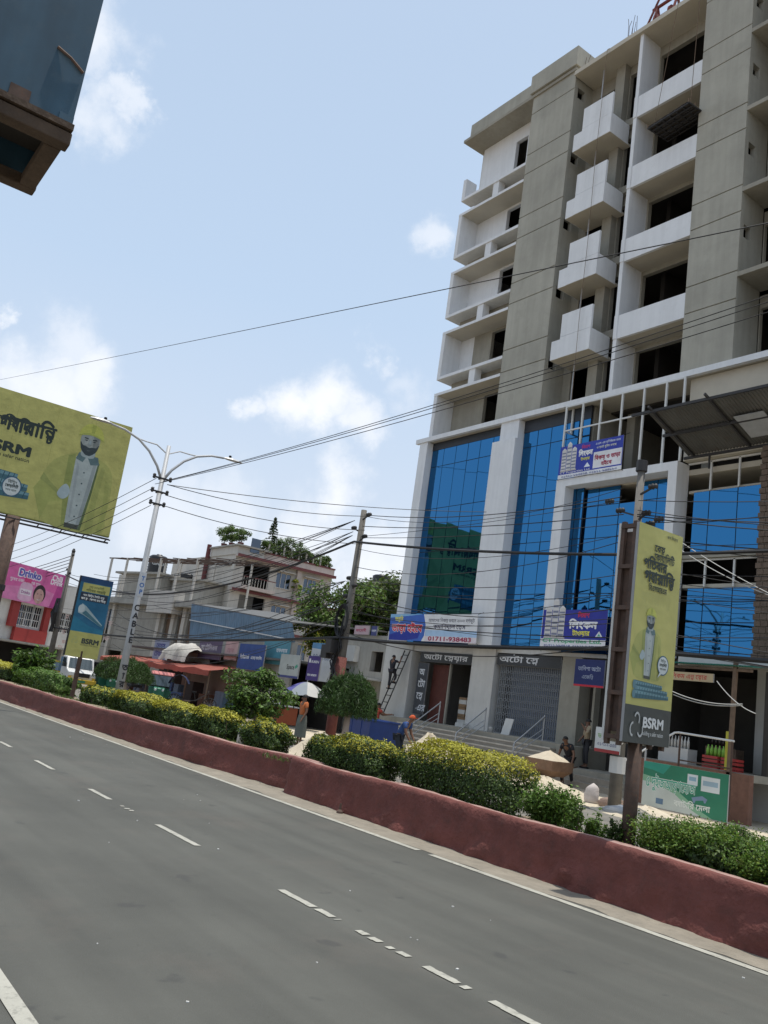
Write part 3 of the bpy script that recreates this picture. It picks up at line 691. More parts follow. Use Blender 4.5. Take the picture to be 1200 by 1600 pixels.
C_BLUE, C_YEL, C_WHT, C_RED = (.022, .06, .36), (.75, .72, .06), (.8, .8, .8), (.62, .035, .05)
M_SIGNB = mat('sign_backing', (.3, .3, .3), .7, .1)
def board(name, label, cat, o, u, v, w, h, bg, thick=.05, group=None, frame=None, rz=None):
    """a flat sign: backing sheet + Panel for its print"""
    u, v = Vector(u).normalized(), Vector(v).normalized(); n = u.cross(v); o = Vector(o)
    t = thing(name, label, cat, o, 0, group)
    MB().obox(o+u*w/2+v*h/2-n*(thick/2+.001), u, v, n, w/2, h/2, thick/2).build('backing', frame or M_SIGNB, t)
    p = Panel(o, u, v, n); p.rect(0, 0, w, h, bg); return t, p
X, Z = (1, 0, 0), (0, 0, 1)
M_DARKSIGN = mat('charcoal_fascia', (.035, .037, .04), .6, .15)
t, p = board('shop_sign', 'charcoal fascia sign with silver letters over the open shop', 'sign', (-31.6, 25.0, 3.86), X, Z, 3.6, .44, (.045, .047, .05)); p.text('অটো স্পেয়ার', .25, .13, .32, (.62, .62, .62), .02, fit=3.0); p.build(t)
t, p = board('shop_sign', 'charcoal vertical sign beside the open shop door', 'sign', (-31.6, 24.95, 1.5), X, Z, .72, 2.3, (.055, .06, .07))
for i, s in enumerate(['অ', 'টো', 'স্পে', '-এর']): p.text(s, .13, 1.75-.53*i, .42, (.6, .62, .65), .02)
p.build(t)
t, p = board('shop_sign', 'charcoal fascia sign with silver letters over the folding gate', 'sign', (-26.5, 24.98, 3.97), X, Z, 3.5, .44, (.05, .052, .055)); p.text('অটো স্পে', .12, .13, .34, (.62, .62, .62), .02, fit=2.2); p.build(t)
# open shop: brown wares and boxes inside
M_CARD = mat('cardboard', (.25, .16, .09), .9, .15, 3); M_REDDOOR = mat('brown_red_door', (.1, .03, .022), .7, .2, 3)
MB().box(-31.0, -29.9, 25.35, 25.45, 1.26, 3.8).build('door_leaf', M_REDDOOR, BLD)
MB().bar((-29.6, 25.2, 1.25), (-29.6, 25.2, 3.86), .09).build('door_post', M_CONC2, BLD)
rnd = random.Random(2); k = 0
_pos = ['bottom left', 'bottom middle', 'bottom right', 'middle left', 'centre', 'middle right', 'top left', 'top middle', 'top right']
for j in range(3):
    for i in range(3):
        x = -29.3+.5*i; h = .42
        cb = thing('carton', f'cardboard carton at the {_pos[k]} of the stack inside the shop', 'carton', (x+.22, 25.9, 1.25+h*j), rnd.uniform(-.05, .05), 'cartons stacked inside the open shop')
        m_ = MB().box(-.23, .23, -.25, .25, 0, h-.012); m_.build('box_body', M_CARD, cb, local=True); MB().box(-.232, .232, -.252, -.249, .12, .3).build('paper_label', M_OFFW, cb, local=True); k += 1
tag(MB().box(-28.2, -27.7, 24.6, 25.0, 1.26, 1.42).build('floor_mat', M_OFFW), 'pale folded sheet lying on the shop threshold', 'sheet')
# folding gate: crossing flat bars
gt = thing('folding_gate', 'grey folding collapsible gate drawn across the right shopfront', 'gate', (-24.5, 25.1, 1.25))
M_GATE = mat('grey_gate_paint', (.18, .19, .2), .55, .12, 4)
for i in range(33):
    x = -26.35+.107*i; MB().box(x, x+.035, 25.1, 25.13, 1.27, 3.95).build('upright', M_GATE, gt)
lat = MB()
for i in range(0, 32, 2):
    for z in np.arange(1.4, 3.85, .28):
        x = -26.33+.107*i; lat.bar((x, 25.09, z), (x+.214, 25.09, z+.14), .02, .008, up=(0, 1, 0)); lat.bar((x, 25.085, z+.14), (x+.214, 25.085, z), .02, .008, up=(0, 1, 0))
lat.build('lattice_bars', M_GATE, gt, kind='stuff'); MB().box(-26.4, -22.8, 25.06, 25.16, 3.95, 4.02).build('top_track', M_GATE, gt); MB().box(-26.4, -22.8, 25.06, 25.16, 1.25, 1.28).build('bottom_track', M_GATE, gt)
MB().box(-26.45, -22.7, 25.9, 25.95, 1.25, 4.4).build('shutter', mat('bluish_shutter', (.2, .24, .33), .5, .1, 3), gt)
tag(MB().obox((-24.9, 24.4, 1.55), (1, 0, 0), (0, .3, 1), (0, 1, -.3), .22, .32, .015).build('cardboard_sheet', M_OFFW), 'pale sheet leaning against the foot of the folding gate', 'sheet')
o = MB().lathe((-25.6, 24.2, 1.25), [(.07, 0), (.09, .18), (.09, .2), (.075, .2)], 10).build('paint_tin', M_OFFW, smooth=True); tag(o, 'small pale paint tin on the top step', 'tin')
# passage: blue sign, notices and dark door
t, p = board('shop_sign', 'dark blue hanging sign with a red border over the passage', 'sign', (-21.55, 24.15, 3.34), X, Z, 1.35, .96, (.02, .03, .12)); p.rect(0, 0, 1.35, .07, (.5, .03, .05)); p.text('তানিশা অটো', .15, .56, .2, (.45, .5, .6)); p.text('এজেন্সি', .35, .28, .18, (.4, .45, .55)); p.build(t)
for i, (x, w) in enumerate(((-20.9, .42), (-20.35, .5))):
    o = MB().box(x, x+w, 25.56, 25.58, 2.55, 2.85).build('paper_notice', M_OFFW); tag(o, ('smaller white paper notice on the passage wall' if i == 0 else 'wider white paper notice on the passage wall, nearer the sign box'), 'notice')
MB().box(-21.6, -21.5, 25.3, 25.6, .56, 4.3).build('passage_post', M_CONC2, BLD)

# ------------------------------------------------------------------ banners on the tower
M_CLOTH = mat('banner_back', (.5, .5, .5), .8, .05)
def banner(name, label, o, u, v, w, h, draw, sag=.03):
    t, p = board(name, label, 'banner', o, u, v, w, h, (.75, .76, .78), .012, frame=M_CLOTH); draw(p, w, h); p.build(t)
    for a in ((0, 0), (w, 0), (0, h), (w, h)): 
        q = Vector(o)+Vector(u).normalized()*a[0]+Vector(v).normalized()*a[1]; MB().tube([q, q+Vector((.12*(1 if a[0] else -1), .2, .12*(1 if a[1] else -1)))], .01, 4).build('tie_rope', M_CABLE, t)
    return t
def d_rent(p, w, h):
    p.poly([(0, 0), (w*.4, 0), (w*.43, h*.2), (w*.44, h*.6), (w*.41, h), (0, h)], (.05, .14, .5)); p.poly([(0, 0), (w*.2, 0), (w*.36, h*.1), (w*.4, h*.5), (w*.33, h*.55), (0, h*.2)], (.025, .045, .34)); p.poly([(0, h*.86), (w*.4, h), (0, h)], (.25, .5, .75))
    p.rect(w*.44, h*.2, w*.56, h*.22, (.42, .6, .82)); p.rect(w*.44, 0, w*.56, h*.2, (.72, .66, .7))
    p.text('জরুরি', w*.06, h*.74, h*.22, (.75, .72, .12), .03)
    p.text('ভাড়া হইবে', w*.03, h*.34, h*.4, (.75, .7, .72), .075, fit=w*.37); p.text('ভাড়া হইবে', w*.03, h*.34, h*.4, (.62, .02, .05), .03, fit=w*.37)
    p.text('আমাদের নিজস্ব ভবনে ২০০০ বর্গফুট', w*.47, h*.72, h*.17, (.08, .08, .12), .01, fit=w*.5); p.text('কমার্শিয়াল স্পেস', w*.53, h*.48, h*.2, (.05, .05, .1), .02, fit=w*.35)
    p.text('01711-938483', w*.48, h*.04, h*.21, (.35, .03, .09), .035, fit=w*.47)
banner('rent_banner', 'long white and blue rent banner hung above the open shop, loose at the bottom', (-33.05, 24.12, 4.68), (1, 0, .0), (0, -.06, 1), 6.1, 1.2, d_rent)
def tower_art(p, x, y, s):
    for i in range(3):
        xx = x+s*(.02+.3*i); hh = s*(1.0+.25*(i == 1)); p.rect(xx, y, s*.27, hh, (.62, .6, .58))
        for k in range(6): p.rect(xx+.02*s, y+hh*(.08+.15*k), s*.23, hh*.06, (.2, .22, .3)); 
        p.poly([(xx, y+hh), (xx+s*.27, y+hh), (xx+s*.135, y+hh*1.1)], (.7, .68, .66))
    p.rect(x, y-.02, s*.95, .05, (.45, .42, .4))
def d_link(p, w, h):
    p.rect(0, h*.24, w, h*.76, (.03, .04, .3)); p.rect(0, 0, w, h*.14, (.75, .75, .78)); tower_art(p, w*.04, h*.26, w*.36)
    p.text('নির্মাণ', w*.56, h*.8, h*.16, (.65, .04, .06), .02); p.text('লিংকন', w*.44, h*.52, h*.26, (.78, .78, .8), .05, fit=w*.42); p.text('টাওয়ার', w*.5, h*.34, h*.17, (.75, .7, .1), .03, fit=w*.26)
    p.poly([(w*.84, h*.3), (w*.96, h*.3), (w*.9, h*.46)], (.7, .72, .75)); p.poly([(w*.875, h*.33), (w*.925, h*.33), (w*.9, h*.4)], (.1, .4, .3))
    p.text('CT Properties Ltd.', w*.03, h*.15, h*.13, (.12, .42, .24), .03, fit=w*.92); p.text('০১৭১১-৮৯৫৪২৪, ০১৯১১-৯৫৪৮৮০', w*.06, h*.03, h*.1, (.06, .08, .3), .01, fit=w*.88)
banner('tower_banner', 'blue tower banner hung low on the portal above the folding gate', (-23.42, 24.2, 4.66), X, Z, 3.1, 1.44, d_link)
def d_link2(p, w, h):
    p.rect(0, h*.12, w, h*.88, (.03, .05, .36)); p.rect(w*.56, h*.16, w*.43, h*.48, (.74, .74, .76)); tower_art(p, w*.03, h*.22, w*.28)
    p.text('নির্মাণ', w*.36, h*.82, h*.13, (.55, .05, .2), .02); p.text('লিংকন', w*.32, h*.6, h*.22, (.78, .78, .8), .05, fit=w*.22); p.text('টাওয়ার', w*.36, h*.46, h*.12, (.75, .7, .1), .02, fit=w*.14)
    p.poly([(w*.42, h*.24), (w*.52, h*.24), (w*.47, h*.38)], (.7, .75, .8)); p.text('এ.এস. এম বাণিজ্যিক ভবন', w*.58, h*.86, h*.09, (.7, .75, .85), .01, fit=w*.38); p.text('ও ফ্ল্যাট বুকিং চলছে', w*.6, h*.74, h*.09, (.75, .75, .6), .01, fit=w*.3)
    p.text('বিক্রয় ও ভাড়া', w*.58, h*.4, h*.17, (.35, .03, .07), .03, fit=w*.39); p.text('হইবে', w*.69, h*.22, h*.15, (.35, .03, .07), .03, fit=w*.16)
    p.text('CT Properties Ltd.', w*.03, h*.14, h*.08, (.75, .75, .8), .01, fit=w*.5); p.text('০১৭১১-৮৯৫৪২৪, ০১৯১১-৯৫৪৮৮০', w*.06, h*.02, h*.09, (.06, .08, .3), .01, fit=w*.88)
banner('sale_banner', 'blue and white sale banner tied to the white steel lattice', (-23.5, 24.3, 11.36), X, Z, 3.13, 1.34, d_link2)

# ------------------------------------------------------------------ tin canopy on the right of the tower
cn = thing('tin_canopy', 'old dark tin canopy on steel beams jutting from the tower', 'canopy', (-15, 24.6, 11.4))
def cz(y): return 11.45+(24.7-y)*.36
b = MB(); n = 60; xs = np.linspace(-17.75, -10.8, n*2+1)
for i, x in enumerate(xs):
    for y in (22.3, 24.72): b.v.append((x, y, cz(y)+.1+(.022 if i % 2 else -.022)))
for i in range(len(xs)-1): b.f.append((2*i, 2*i+2, 2*i+3, 2*i+1)); b.c.append(None)
b.build('corrugated_sheet', M_CORR, cn)
for y in (22.15, 23.35, 24.6): MB().bar((-18.3 if y < 23 else -17.9, y, cz(y)), (-10.7, y, cz(y)), .07, .09).build('beam', M_DARKST, cn)
for x in (-17.5, -15.4, -13.2, -11.2): MB().bar((x, 21.95, cz(21.95)+.03), (x, 24.72, cz(24.72)+.03), .06, .08).build('rafter', M_DARKST, cn)
for x in (-16.9, -14.95, -12.8): MB().bar((x, 24.6, cz(24.6)-.5), (x, 24.6, cz(24.6)), .05).build('hanger', M_DARKST, cn)
MB().obox((-14.6, 23.6, cz(23.6)-.02), (1, 0, 0), (0, .94, -.34), (0, .34, .94), .5, .55, .012).build('louvred_sheet', M_STEELG, cn)

# ------------------------------------------------------------------ right-hand shop stall on its brick plinth
M_REDPL = mat('red_plastic', (.42, .05, .045), .45, .1, 4); M_GREENP = mat('green_awning', (.035, .16, .1), .5, .15, 2)
sp = thing('shop_stall', 'dark open grocery stall on a raised plinth under a green awning', 'shop', (-15.2, 22.5, 0))
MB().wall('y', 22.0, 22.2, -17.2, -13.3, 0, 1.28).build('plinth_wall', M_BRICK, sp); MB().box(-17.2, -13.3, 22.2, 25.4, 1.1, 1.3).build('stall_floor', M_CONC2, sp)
MB().box(-17.2, -17.05, 22.6, 25.4, 1.3, 4.1).build('side_wall', M_SHADEIN, sp); MB().box(-13.45, -13.3, 22.8, 25.4, 1.3, 4.1).build('side_wall', M_SHADEIN, sp); MB().box(-17.05, -13.45, 25.2, 25.4, 1.3, 4.1).build('rear_wall', M_SHADEIN, sp)
b = MB(); n = 46; xs = np.linspace(-17.3, -13.3, n*2+1)
for i, x in enumerate(xs):
    for y, z in ((21.9, 4.12), (25.2, 4.5)): b.v.append((x, y, z+(.018 if i % 2 else -.018)))
for i in range(len(xs)-1): b.f.append((2*i, 2*i+2, 2*i+3, 2*i+1)); b.c.append(None)
b.build('awning', M_GREENP, sp)
MB().box(-17.3, -13.4, 24.2, 24.32, 4.3, 4.62).build('fascia_board', M_OFFW, sp)
MB().bar((-13.95, 22.05, 0), (-13.9, 22.05, 4.3), .1).build('awning_post', M_WOOD, sp); MB().bar((-17.1, 22.05, 1.3), (-17.1, 22.05, 4.1), .08).build('awning_post', M_WOOD, sp)
MB().bar((-17.2, 22.05, 4.02), (-13.4, 22.05, 4.02), .07).build('awning_beam', M_WOOD, sp)
t, p = board('shop_sign', 'narrow pale timber sign with red letters under the green awning', 'sign', (-16.55, 21.86, 3.62), X, Z, 2.1, .24, (.45, .36, .22)); p.text('হাজী-টেলিকম এন্ড স্টোর', .1, .06, .18, (.4, .06, .04), .02, fit=1.8); p.build(t)
rl = thing('handrail', 'pale steel rail along the front of the grocery stall', 'handrail', (-15.2, 21.6, 0))
MB().tube([(-16.5, 20.5, .95), (-15.35, 21.55, 2.12), (-15.25, 21.6, 2.14), (-13.55, 21.6, 2.1)], .032, 6).build('top_rail', M_STEELW, rl)
for x in (-15.2, -13.6): MB().tube([(x, 21.6, .2), (x, 21.6, 2.1)], .028, 6).build('post', M_RUST, rl)
MB().tube([(-15.9, 21.05, .3), (-15.9, 21.05, 1.55)], .028, 6).build('post', M_STEELG, rl); MB().tube([(-15.2, 21.6, 1.4), (-13.6, 21.6, 1.38)], .02, 5).build('lower_rail', M_RUST, rl)
rnd = random.Random(8)
for i, (x, y, w, lab) in enumerate([(-14.75, 22.55, .5, 'red plastic bottle crate nearest the stall post'), (-14.2, 22.6, .5, 'red plastic bottle crate at the right end of the stall front'), (-14.72, 23.2, .5, 'red plastic bottle crate behind the front row in the stall')]):
    c = thing('bottle_crate', lab, 'crate', (x, y, 1.3), 0, 'red bottle crates in the grocery stall')
    m_ = MB(); m_.box(-.24, .24, -.18, .18, 0, .03)
    for z in (.08, .2, .3):
        for (a, d, e, f) in ((-.24, .24, -.18, -.16), (-.24, .24, .16, .18), (-.24, -.22, -.16, .16), (.22, .24, -.16, .16)): m_.box(a, d, e, f, z-.035, z+.035)
    m_.build('crate_body', M_REDPL, c, local=True)
def bottle(x, y, z, lab, col, h=.3, r=.04):
    m = mat('bottle_'+col[0], col[1], .2, 0); o = MB().lathe((x, y, z), [(r, 0), (r, h*.6), (r*.4, h*.82), (r*.4, h)], 10).build('bottle', m, smooth=True)
    tag(o, lab, 'bottle', 'bottles set out in the grocery stall')
cl = {'pale': ('pale', (.5, .5, .48)), 'green': ('green', (.2, .42, .06)), 'dark': ('dark', (.03, .02, .015))}
MB().box(-16.55, -15.55, 22.5, 22.95, 1.3, 1.72).build('counter', M_OFFW, sp)
for i in range(9): bottle(-16.5+.11*i, 22.6, 1.72, 'pale bottle standing on the white counter of the grocery stall', cl['pale'], .34)
for i in range(5): bottle(-14.9+.12*i, 22.5, 1.64, 'green bottle standing on the red crates of the stall', cl['green'], .3, .05)
for i in range(6): bottle(-15.5+.12*i, 23.6, 1.9, 'dark bottle at the back of the grocery stall', cl['dark'], .3)
MB().box(-15.6, -14.6, 23.4, 23.8, 1.3, 1.9).build('shelf_unit', M_WOOD, sp)
for i, (x, c, lab) in enumerate([(-16.75, (.35, .32, .3), 'strip of pale sachets hanging at the left of the stall'), (-16.35, (.06, .09, .3), 'strip of blue sachets hanging inside the stall'), (-16.2, (.4, .05, .08), 'strip of red sachets hanging inside the stall')]):
    s_ = thing('sachet_strip', lab, 'sachets', (x, 22.3, 2.0))
    for j in range(12): MB().box(x-.08, x+.08, 22.29, 22.31, 2.0+.15*j, 2.13+.15*j).build('sachet', mat('sachet_%d' % i, c, .4, .2, 8), s_)
M_YELL = mat('yellow_plastic', (.5, .46, .05), .5, .1)
tag(MB().box(-14.12, -14.0, 22.1, 22.2, 1.32, 2.35).build('yellow_board', M_YELL), 'tall narrow yellow board leaning by the stall post', 'board')
# green and white sheet sign standing below the stall
t, p = board('advert_board', 'green and white sheet advert standing in front of the stall plinth', 'sign', (-15.13, 20.0, .14), X, Z, 2.5, 1.12, (.5, .55, .52), .04)
p.poly([(0, .62), (.5, .58), (1.0, .42), (1.5, .12), (1.8, 0), (2.5, 0), (2.5, 1.12), (0, 1.12)], (.22, .42, .28)); p.poly([(0, .78), (.6, .72), (1.1, .5), (1.7, .16), (2.1, 0), (2.5, 0), (2.5, 1.12), (0, 1.12)], (.035, .2, .12)); p.poly([(0, .95), (.3, .93), (.62, .86), (.85, 1.12), (0, 1.12)], (.04, .3, .22))
p.text('৫ দুইজআয়ণহোজ', .1, .5, .36, (.75, .78, .75), .05, fit=1.5); p.text('৫ দুইজআয়ণহোজ', .1, .5, .36, (.08, .35, .25), .015, fit=1.5)
p.rect(1.35, .72, .3, .26, (.6, .66, .68)); p.rect(1.4, .82, .2, .1, (.25, .4, .5)); p.rect(1.75, .62, .52, .36, (.62, .66, .66)); p.rect(1.8, .76, .42, .12, (.3, .42, .5))
p.poly([(1.5, .42), (1.8, .5), (1.95, .44), (1.9, .34), (1.86, .34), (1.84, .4), (1.62, .36), (1.6, .3), (1.56, .3)], (.2, .28, .4)); p.text('ব্যাটারি মেলা', 1.0, .14, .2, (.7, .74, .7), .02)
p.rect(.45, .1, .22, .14, (.12, .2, .3)); p.build(t)
for x in (-15.0, -12.75): MB().box(x, x+.06, 20.06, 20.12, 0, 1.26).build('leg', M_WOOD, t)

# ------------------------------------------------------------------ on the roof and hanging from it
def rebar(x, y, n, lab, h, z=31.3):
    t = thing('rebar_bundle', lab, 'rebar', (x, y, z)); rnd = random.Random(int(x*10))
    for i in range(n):
        a, c = rnd.uniform(-.25, .25), rnd.uniform(-.2, .2); MB().tube([(x+a, y+c, z), (x+a+rnd.uniform(-.03, .03), y+c, z+h*rnd.uniform(.6, 1)*.7), (x+a+rnd.uniform(-.12, .12), y+c, z+h*rnd.uniform(.8, 1))], .014, 4).build('bar', M_RUST, t)
q = atY(988, 52, 24.7); rebar(q.x, 24.75, 6, 'upright bundle of rebar rising from the roof edge in the middle', 1.3)
q = atY(925, 92, 25.0); rebar(q.x, 25.0, 4, 'bent rebar sticking up beside the concrete parapet', 1.0)
q = atY(917, 90, 25.4); t = thing('brick_stack', 'small stack of loose bricks on the roof by the parapet', 'bricks', (q.x+.1, 25.3, 31.3))
for i in range(7):
    for j in range(2): MB().box(q.x-.12+.25*j, q.x+.11+.25*j, 25.1, 25.45, 31.3+.12*i, 31.41+.12*i).build('brick', M_BRICK, t)
q = atY(1040, 12, 24.9); wn_ = thing('roof_hoist', 'rusty red winch standing on the roof edge', 'hoist', (q.x, 24.9, 31.3)); M_REDP = mat('rusty_red_paint', (.16, .035, .025), .7, .3, 5)
MB().lathe((q.x-.42, 25.0, 31.75), [(.36, 0), (.36, .07), (.24, .09), (.24, .7), (.36, .72), (.36, .8)], 14, axis='x').build('drum', M_REDP, wn_)
MB().box(q.x-.55, q.x+.6, 24.6, 25.5, 31.3, 31.42).build('base_frame', M_REDP, wn_)
for sx in (-.5, .5):
    MB().bar((q.x+sx, 24.7, 31.42), (q.x+sx, 25.0, 32.6), .08).build('leg', M_REDP, wn_); MB().bar((q.x+sx, 25.4, 31.42), (q.x+sx, 25.0, 32.6), .08).build('leg', M_REDP, wn_)
MB().bar((q.x-.75, 25.0, 32.6), (q.x+.7, 25.0, 32.6), .1).build('cross_bar', M_REDP, wn_)
MB().bar((q.x-.7, 24.6, 31.42), (q.x-.1, 24.9, 33.4), .07).build('jib', M_REDP, wn_)
# working platform slung from the roof in front of the upper balconies
a = atY(1012, 200, 23.7); M_DKW = mat('dark_timber', (.045, .036, .028), .9, .3, 6); pl = thing('hanging_platform', 'rough timber working platform slung on ropes before the upper balconies', 'platform', a)  # platform planks coloured darker than the other timber
zz = a.z; x0 = a.x; x1 = atY(1075, 172, 23.7).x
u_ = Vector((1, 0, .1)).normalized(); 
def pp(s, r): return Vector((x0, 23.7, zz))+u_*(s*(x1-x0))+Vector((0, r*1.25, r*.1))
for i in range(7): MB().bar(pp(i/6, 0), pp(i/6, 1), .055, .05).build('joist', M_DARKST, pl)
for i in range(6): MB().bar(pp(0, i/5)-Vector((0, 0, .05)), pp(1, i/5)-Vector((0, 0, .05)), .05, .04).build('bearer', M_DARKST, pl)
for i in range(8): MB().bar(pp(0, (i+.5)/8)+Vector((0, 0, .05)), pp(1, (i+.5)/8)+Vector((0, 0, .05)), .13, .02).build('plank', M_DKW, pl)
for s in (0, 1):
    for k in range(4): MB().bar(pp(s, k/3), pp(s, k/3)+Vector((0, 0, .16)), .03).build('side_peg', M_WOOD, pl)
for s, tx in ((.05, .42), (.95, .97)): MB().tube([pp(s, .2), Vector((x0+(x1-x0)*tx, 24.0, 31.05))], .014, 4).build('rope', M_WOOD, pl)
q = atY(946, 100, 24.2); o = MB().tube([(q.x, 24.9, 31.33), (q.x, 24.36, 31.33), (q.x, 24.24, 31.2)]+[(q.x+.02*math.sin(i*.7), 24.2, 31.2-i*.83) for i in range(1, 21)], .013, 4).build('rope', M_WOOD); tag(o, 'long rope dangling from the roof edge down past the white boxes', 'rope')

# ------------------------------------------------------------------ adverts of the steel company: printed man, rods and badge
AD_BG, AD_INK, AD_TEAL = (.43, .415, .135), (.022, .035, .03), (.04, .15, .2)
def ad_man(p, x, y, s):
    """helmeted man, drawn in flat tones; s = height of the figure"""
    T = lambda pts: [(x+a*s, y+b*s) for a, b in pts]
    p.poly(T(smooth_loop([(-.25, 0), (-.3, .2), (-.36, .42), (-.3, .6), (-.14, .72), (0, .75), (.14, .72), (.26, .64), (.3, .45), (.3, .2), (.26, 0)])), (.355, .365, .115))
    p.poly(T([(-.3, .02), (-.42, .3), (-.36, .42), (-.2, .34), (-.14, .3), (-.15, .24), (-.26, .2)]), (.31, .335, .1)); p.poly(T([(-.1, 0), (-.16, .4), (-.17, .69), (-.11, .72), (-.06, .5), (-.05, 0)]), (.25, .285, .085))
    p.poly(T([(.12, 0), (.13, .4), (.16, .66), (.2, .64), (.18, .3), (.2, 0)]), (.3, .32, .1)); p.poly(T([(.24, .02), (.25, .3), (.22, .55), (.27, .5), (.3, .25), (.28, 0)]), (.31, .33, .1)); p.poly(T([(-.38, .4), (-.3, .36), (-.2, .3), (-.19, .33), (-.3, .41), (-.36, .47)]), (.26, .29, .09))
    p.poly(T([(-.07, 0), (-.09, .35), (-.1, .7), (0, .76), (.12, .7), (.1, .4), (.06, 0)]), (.36, .41, .4)); p.poly(T([(.03, 0), (.06, .4), (.08, .7), (.11, .7), (.095, .4), (.06, 0)]), (.26, .3, .3)); p.poly(T([(-.07, 0), (.06, 0), (.062, .045), (-.074, .045)]), (.06, .07, .06)); p.poly(T([(-.05, .1), (-.03, .1), (-.05, .6), (-.08, .66)]), (.3, .34, .34))
    p.poly(T([(.06, .0), (.1, .4), (.12, .7), (.135, .68), (.12, .38), (.085, .0)]), (.1, .14, .06)); p.poly(T([(-.1, .68), (-.03, .66), (0, .73), (.05, .65), (.13, .67), (.11, .74), (-.08, .75)]), (.1, .16, .17))
    for k in range(5): p.poly(T(ell(.005, .12+.11*k, .008, .008, 8)), (.05, .08, .09), layer=39)
    p.poly(T(smooth_loop([(-.2, .3), (-.17, .38), (-.13, .41), (-.09, .36), (-.1, .29), (-.15, .26)])), (.34, .42, .44))
    p.poly(T(smooth_loop([(-.055, .72), (.06, .72), (.06, .8), (-.05, .8)])), (.3, .36, .36))
    p.poly(T(smooth_loop([(-.085, .93), (-.09, .84), (-.05, .77), (.0, .745), (.05, .77), (.09, .84), (.085, .93), (0, .98)])), (.27, .3, .285)); p.poly(T([(.02, .95), (.08, .93), (.088, .85), (.05, .78), (.03, .84), (.035, .9)]), (.19, .21, .2)); p.poly(T(smooth_loop([(-.05, .9), (-.02, .9), (-.02, .85), (-.05, .84)])), (.34, .37, .35))
    p.poly(T(smooth_loop([(-.09, .86), (-.075, .79), (-.03, .742), (.0, .735), (.03, .742), (.075, .79), (.09, .86), (.065, .83), (.035, .825), (0, .815), (-.035, .825), (-.065, .83)], 5)), (.035, .05, .055))
    p.poly(T([(-.022, .788), (0, .784), (.022, .788), (0, .781)]), (.2, .22, .22))
    for sx in (-1, 1): p.poly(T([(sx*.022, .905), (sx*.06, .91), (sx*.062, .898), (sx*.022, .893)]), (.03, .045, .05), layer=40); p.poly(T(ell(sx*.04, .882, .014, .006, 10)), (.03, .045, .05), layer=40)
    p.poly(T([(-.008, .89), (.008, .89), (.018, .848), (-.014, .846)]), (.28, .34, .35), layer=40)
    p.poly(T(smooth_loop([(-.115, .925), (-.1, .99), (-.05, 1.045), (.01, 1.055), (.075, 1.03), (.115, .97), (.12, .92), (.06, .945), (0, .955), (-.06, .945)])), (.44, .46, .1))
    p.poly(T(smooth_loop([(-.13, .915), (-.06, .95), (.0, .96), (.07, .948), (.14, .905), (.07, .93), (0, .94), (-.06, .93)])), (.34, .38, .09)); p.poly(T([(-.012, 1.05), (.03, 1.05), (.025, .965), (-.008, .965)]), (.33, .36, .08))
def ad_rods(p, x, y, w, h, flip=1):
    for k, (dx, dy, sc) in enumerate([(0, .42, .8), (.12, .2, .9), (0, 0, 1)]):
        a = x+w*dx*.5; b = y+h*dy; L_ = w*sc; r = h*.2
        p.poly([(a, b), (a+L_, b+h*.16), (a+L_, b+h*.16+r*.9), (a, b+2*r)], (.045, .12, .15)); p.poly([(a, b+r*1.1), (a+L_, b+h*.16+r*.5), (a+L_, b+h*.16+r*.85), (a, b+1.8*r)], (.13, .25, .29))
        lay = p.k
        for i in range(12): t = i/12; p.poly([(a+L_*t, b+h*.16*t+r*.15), (a+L_*t+w*.012, b+h*.16*t+r*.15), (a+L_*t+w*.03, b+h*.16*t+r*1.6*(1-.4*t)), (a+L_*t+w*.018, b+h*.16*t+r*1.6*(1-.4*t))], (.025, .075, .1), layer=lay)
        p.k = lay+1; p.poly(ell(a, b+r, r*.55, r, 16), (.1, .2, .24))
def ad_logo(p, x, y, s, col):
    for k in range(3):
        a = math.pi/2+k*2.094; c = (x+.3*s*math.cos(a), y+.3*s*math.sin(a))
        o = [(c[0]+.32*s*math.cos(t)*.62-.0*s, c[1]+.32*s*math.sin(t)) for t in np.linspace(a-2.2, a+1.2, 14)]; i_ = [(c[0]+.22*s*math.cos(t)*.62, c[1]+.22*s*math.sin(t)) for t in np.linspace(a+1.2, a-2.2, 14)]
        p.poly(o+i_, col)
def ad_badge(p, x, y, r):
    p.poly(ell(x, y, r, r*1.1, 28), (.04, .1, .16)); p.poly(ell(x, y, r*.88, r*.97, 28), (.5, .55, .55)); p.text('বিল্ডিং', x, y+r*.35, r*.4, AD_INK, .02, align=.5); p.text('কোয়ালিটি', x, y-.1*r, r*.42, AD_INK, .04, align=.5, fit=r*1.3); p.text('সবার আগে', x, y-r*.5, r*.32, AD_INK, .01, align=.5, fit=r*1.1)
# big billboard on a single post in the median
BX = -48.0
bb = thing('billboard', 'huge yellow-green steel advert billboard on one thick post at the far left', 'billboard', (BX, 9.7, 0))
_tr = atX(207, 668, BX); _br = atX(168, 840, BX); yR, yL = _br.y+.08, 4.6; z0, z1 = _br.z+.02, _tr.z
MB().box(BX-.28, BX-.02, yL, yR, z0, z1).build('hoarding', M_CORR, bb)
fr = MB()
for z in (z0-.1, z0-.3): fr.bar((BX-.15, yL, z), (BX-.15, yR+.05, z), .09)
fr.bar((BX+.28, yL, z0-.18), (BX+.28, yR, z0-.18), .06)
fr.build('support_frame', M_DARKST, bb)
for k in range(9): y = yL+.3+k*(yR-yL-.5)/8; MB().bar((BX-.15, y, z0-.3), (BX+.3, y, z0-.16), .05).build('catwalk_bracket', M_DARKST, bb)
MB().tube([(BX-.2, atX(14, 840, BX).y, .3), (BX-.2, atX(14, 840, BX).y, z0)], .38, 12).build('post', M_RUST, bb, smooth=True)
